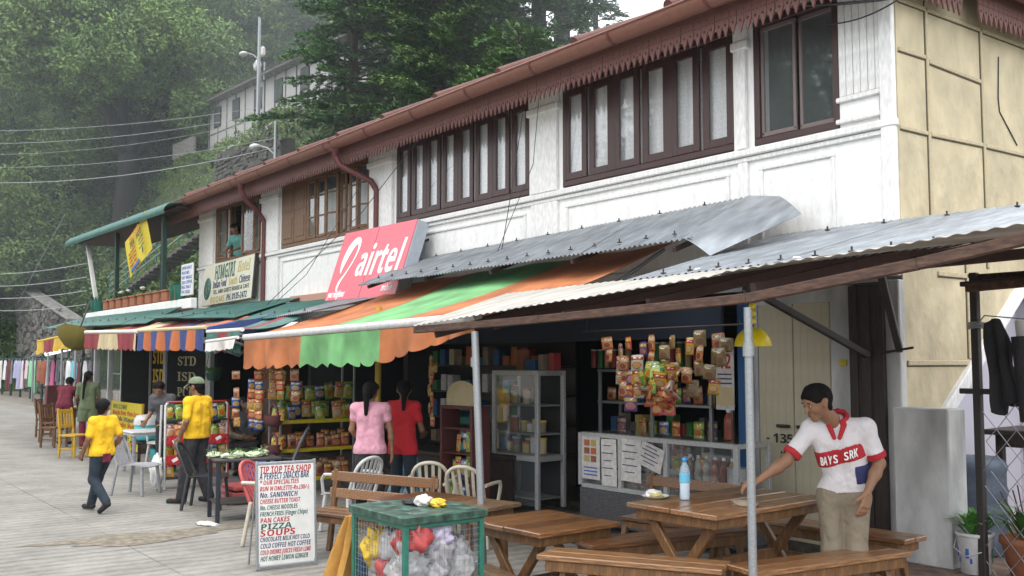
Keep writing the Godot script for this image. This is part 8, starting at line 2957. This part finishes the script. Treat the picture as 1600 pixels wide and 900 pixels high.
	obj("rag", crumple(91, Vector3(0.16, 0.09, 0.06)), "cloth_dark", t)
	# barrel, bucket, pots, stacked tables
	t = thing("barrel", "blue-grey plastic water barrel behind the white pier", "barrel", Vector3(0.36, 0.18, -0.55))
	s = mb()
	var pr := [Vector2(0, 0), Vector2(0.24, 0)]
	for k in 15:
		var y := 0.02 + 0.055 * k
		pr.append(Vector2(0.255 + (0.018 if k % 4 == 2 else 0.0), y))
	pr.append(Vector2(0.25, 0.84)); pr.append(Vector2(0.20, 0.88)); pr.append(Vector2(0, 0.89))
	lathe(s, pr, 24)
	obj("barrel", s, "barrel_blue", t)
	t = thing("bucket", "white plastic bucket with printed green marks, planted with a leafy herb", "bucket", Vector3(0.87, 0.205, 0.44))
	s = mb()
	lathe(s, [Vector2(0, 0.0), Vector2(0.115, 0.0), Vector2(0.14, 0.30), Vector2(0.152, 0.305), Vector2(0.152, 0.33), Vector2(0.132, 0.33), Vector2(0.11, 0.03), Vector2(0, 0.03)], 22)
	obj("bucket", s, "white_plastic", t)
	s = mb()
	lathe(s, [Vector2(0, 0.28), Vector2(0.13, 0.28)], 18)
	obj("soil", s, "earth", t)
	for k in 7:
		var a := TAU * k / 7.0
		s = mb()
		bx(s, Vector3(0, 0.17, 0.130), Vector3(0.03, 0.08 + 0.03 * (k % 2), 0.006), 0.002, Transform3D(Basis(Vector3.UP, a), Vector3.ZERO))
		bx(s, Vector3(0.03, 0.11, 0.124), Vector3(0.02, 0.04, 0.006), 0.002, Transform3D(Basis(Vector3.UP, a), Vector3.ZERO))
		obj("printed_mark", s, "tube_green" if k % 3 else "letter_blue", t)
	s = mb()
	tube(s, [Vector3(-0.15, 0.30, 0), Vector3(-0.13, 0.20, 0.10), Vector3(0, 0.15, 0.16), Vector3(0.13, 0.20, 0.10), Vector3(0.15, 0.30, 0)], 0.005, 5)
	obj("handle", s, "white_plastic", t)
	obj("leaves", leaf_tuft(101, 0.20, 0.17, 90), mat("leaf_bright", lin(0.07, 0.22, 0.03), 0.6), t, Vector3(0, 0.29, 0))
	t = thing("flower_pot", "large terracotta pot of twiggy plants behind the yard fence", "plant pot", Vector3(1.25, 0.205, 0.33))
	s = mb()
	lathe(s, [Vector2(0, 0), Vector2(0.13, 0), Vector2(0.20, 0.28), Vector2(0.215, 0.28), Vector2(0.215, 0.33), Vector2(0.185, 0.33), Vector2(0.17, 0.26), Vector2(0, 0.25)], 20)
	obj("pot", s, "terracotta", t)
	obj("leaves", leaf_tuft(102, 0.28, 0.22, 60), "leaf_pot", t, Vector3(0, 0.27, 0))
	s = mb()
	for k in 9:
		var a := k * 0.8
		tube(s, [Vector3(0, 0.25, 0), Vector3(0.08 * cos(a), 0.45, 0.08 * sin(a)), Vector3(0.22 * cos(a), 0.62 + 0.05 * (k % 3), 0.2 * sin(a))], 0.006, 4)
	obj("twigs", s, "rust", t)
	t = thing("stacked_table", "dark wooden table stored in the side yard", "table", Vector3(1.15, 0.18, -1.2), deg_to_rad(5.0))
	obj("table_top", box(Vector3(1.7, 0.05, 0.8), 0.008), "dark_wood", t, Vector3(0, 1.10, 0))
	obj("apron", box(Vector3(1.5, 0.11, 0.03), 0.005), "dark_wood", t, Vector3(0, 1.02, 0.34))
	for q in [[-1, -1], [1, -1], [-1, 1], [1, 1]]:
		obj("leg", box(Vector3(0.07, 1.08, 0.07), 0.006), "dark_wood", t, Vector3(0.72 * q[0], 0.54, 0.32 * q[1]))
	t = thing("stacked_stool", "dark wooden stool lying upside down on the stored table", "stool", Vector3(0.95, 1.305, -1.15), deg_to_rad(12.0))
	obj("seat", box(Vector3(0.5, 0.04, 0.45), 0.006), "dark_wood", t, Vector3(0, 0.02, 0))
	for q in [[-1, -1], [1, -1], [-1, 1], [1, 1]]:
		s = mb()
		bar(s, Vector3(0.19 * q[0], 0.04, 0.17 * q[1]), Vector3(0.24 * q[0], 0.62, 0.20 * q[1]), 0.05, 0.05, 0.005)
		obj("leg", s, "dark_wood", t)
	t = thing("cardboard_box", "brown cardboard box stored under the dark table", "box", Vector3(1.0, 0.18, -1.0), deg_to_rad(10.0))
	obj("box", box(Vector3(0.6, 0.55, 0.45), 0.01), mat("cardboard", lin(0.33, 0.22, 0.12), 0.9, null), t, Vector3(0, 0.275, 0))
	t = thing("cardboard_box", "brown cardboard carton resting on the stored table", "box", Vector3(1.55, 1.305, -1.1), deg_to_rad(-20.0))
	obj("box", box(Vector3(0.4, 0.22, 0.3), 0.01), "cardboard", t, Vector3(0, 0.11, 0))

# ---------------------------------------------------------------- wires
func sag(a: Vector3, b: Vector3, drop: float, n := 14) -> Array:
	var p := []
	for k in n + 1:
		var q := float(k) / n
		p.append(a.lerp(b, q) - Vector3(0, drop * 4.0 * q * (1.0 - q), 0))
	return p

func wire(label: String, pts: Array, r: float, m: String) -> void:
	var s := mb()
	tube(s, pts, r, 5)
	tag(obj("overhead_wire", s, m), label, "wire")

func cables() -> void:
	wire("topmost pale wire crossing the oak at the left", sag(Vector3(-62.0, 15.2, 6.0), Vector3(-44.4, 15.3, -11.6), 0.7), 0.014, "wire_pale")
	wire("second pale wire crossing the oak at the left", sag(Vector3(-62.0, 14.6, 6.0), Vector3(-44.4, 14.9, -11.6), 0.9), 0.014, "wire_pale")
	wire("lowest pale wire crossing the oak at the left, sagging most", sag(Vector3(-60.0, 12.6, 6.0), Vector3(-32.6, 10.6, -7.6), 1.2), 0.017, "wire_pale")
	wire("hair-thin wire just above the lowest one across the oak", sag(Vector3(-60.0, 13.3, 6.0), Vector3(-32.6, 11.0, -7.6), 1.0), 0.010, "wire_pale")
	wire("hair-thin wire just under the second one across the oak", sag(Vector3(-62.0, 14.1, 6.0), Vector3(-44.4, 14.6, -11.6), 1.1), 0.010, "wire_pale")
	wire("thin slanting stay wire in front of the hillside at the far left", [Vector3(-65.0, 5.6, -4.0), Vector3(-53.7, 10.0, -4.2)], 0.028, "wire_pale")
	for k in 4:
		wire(["upper", "second", "third", "lowest"][k] + " of the four wires running from the left edge to the terrace shop", sag(Vector3(-52.0, 6.6 - 0.55 * k, 2.4), Vector3(-26.7, 4.9 - 0.42 * k, 0.9), 0.35), 0.014, "wire_pale")
	wire("thick black cable looping across the bungalow's near corner", sag(Vector3(-0.75, 5.50, 0.35), Vector3(1.9, 5.15, 0.55), 0.12) + [Vector3(3.2, 5.6, 0.8)], 0.016, "cable")
	wire("second black cable bunched along the fretwork at the near corner", sag(Vector3(-0.75, 5.56, 0.42), Vector3(1.6, 5.20, 0.6), 0.10) + [Vector3(3.2, 5.55, 0.9)], 0.012, "cable")
	wire("thin black cable hanging below the fretwork at the near corner", sag(Vector3(-0.70, 5.34, 0.10), Vector3(0.25, 5.28, 0.30), 0.06), 0.008, "cable")
	wire("thin wire slanting from the eaves past the middle windows to the phone sign", [Vector3(-8.0, 5.45, 0.45), Vector3(-10.0, 4.5, 0.40), Vector3(-13.2, 2.9, 0.9)], 0.007, "cable")
	wire("thin wire slanting down the white wall left of the phone sign", [Vector3(-10.3, 5.0, 0.3), Vector3(-12.4, 3.6, 0.3), Vector3(-13.4, 3.0, 0.6)], 0.006, "cable")
	wire("thin black wire hanging from the pilaster to the tin hood", sag(Vector3(-5.3, 5.3, 0.45), Vector3(-5.75, 3.35, 0.5), 0.05), 0.006, "cable")
	wire("long thin wire from the second window's top down to the tin hood", [Vector3(-5.0, 5.5, 0.4), Vector3(-5.2, 4.6, 0.35), Vector3(-5.7, 3.4, 0.6)], 0.005, "cable")
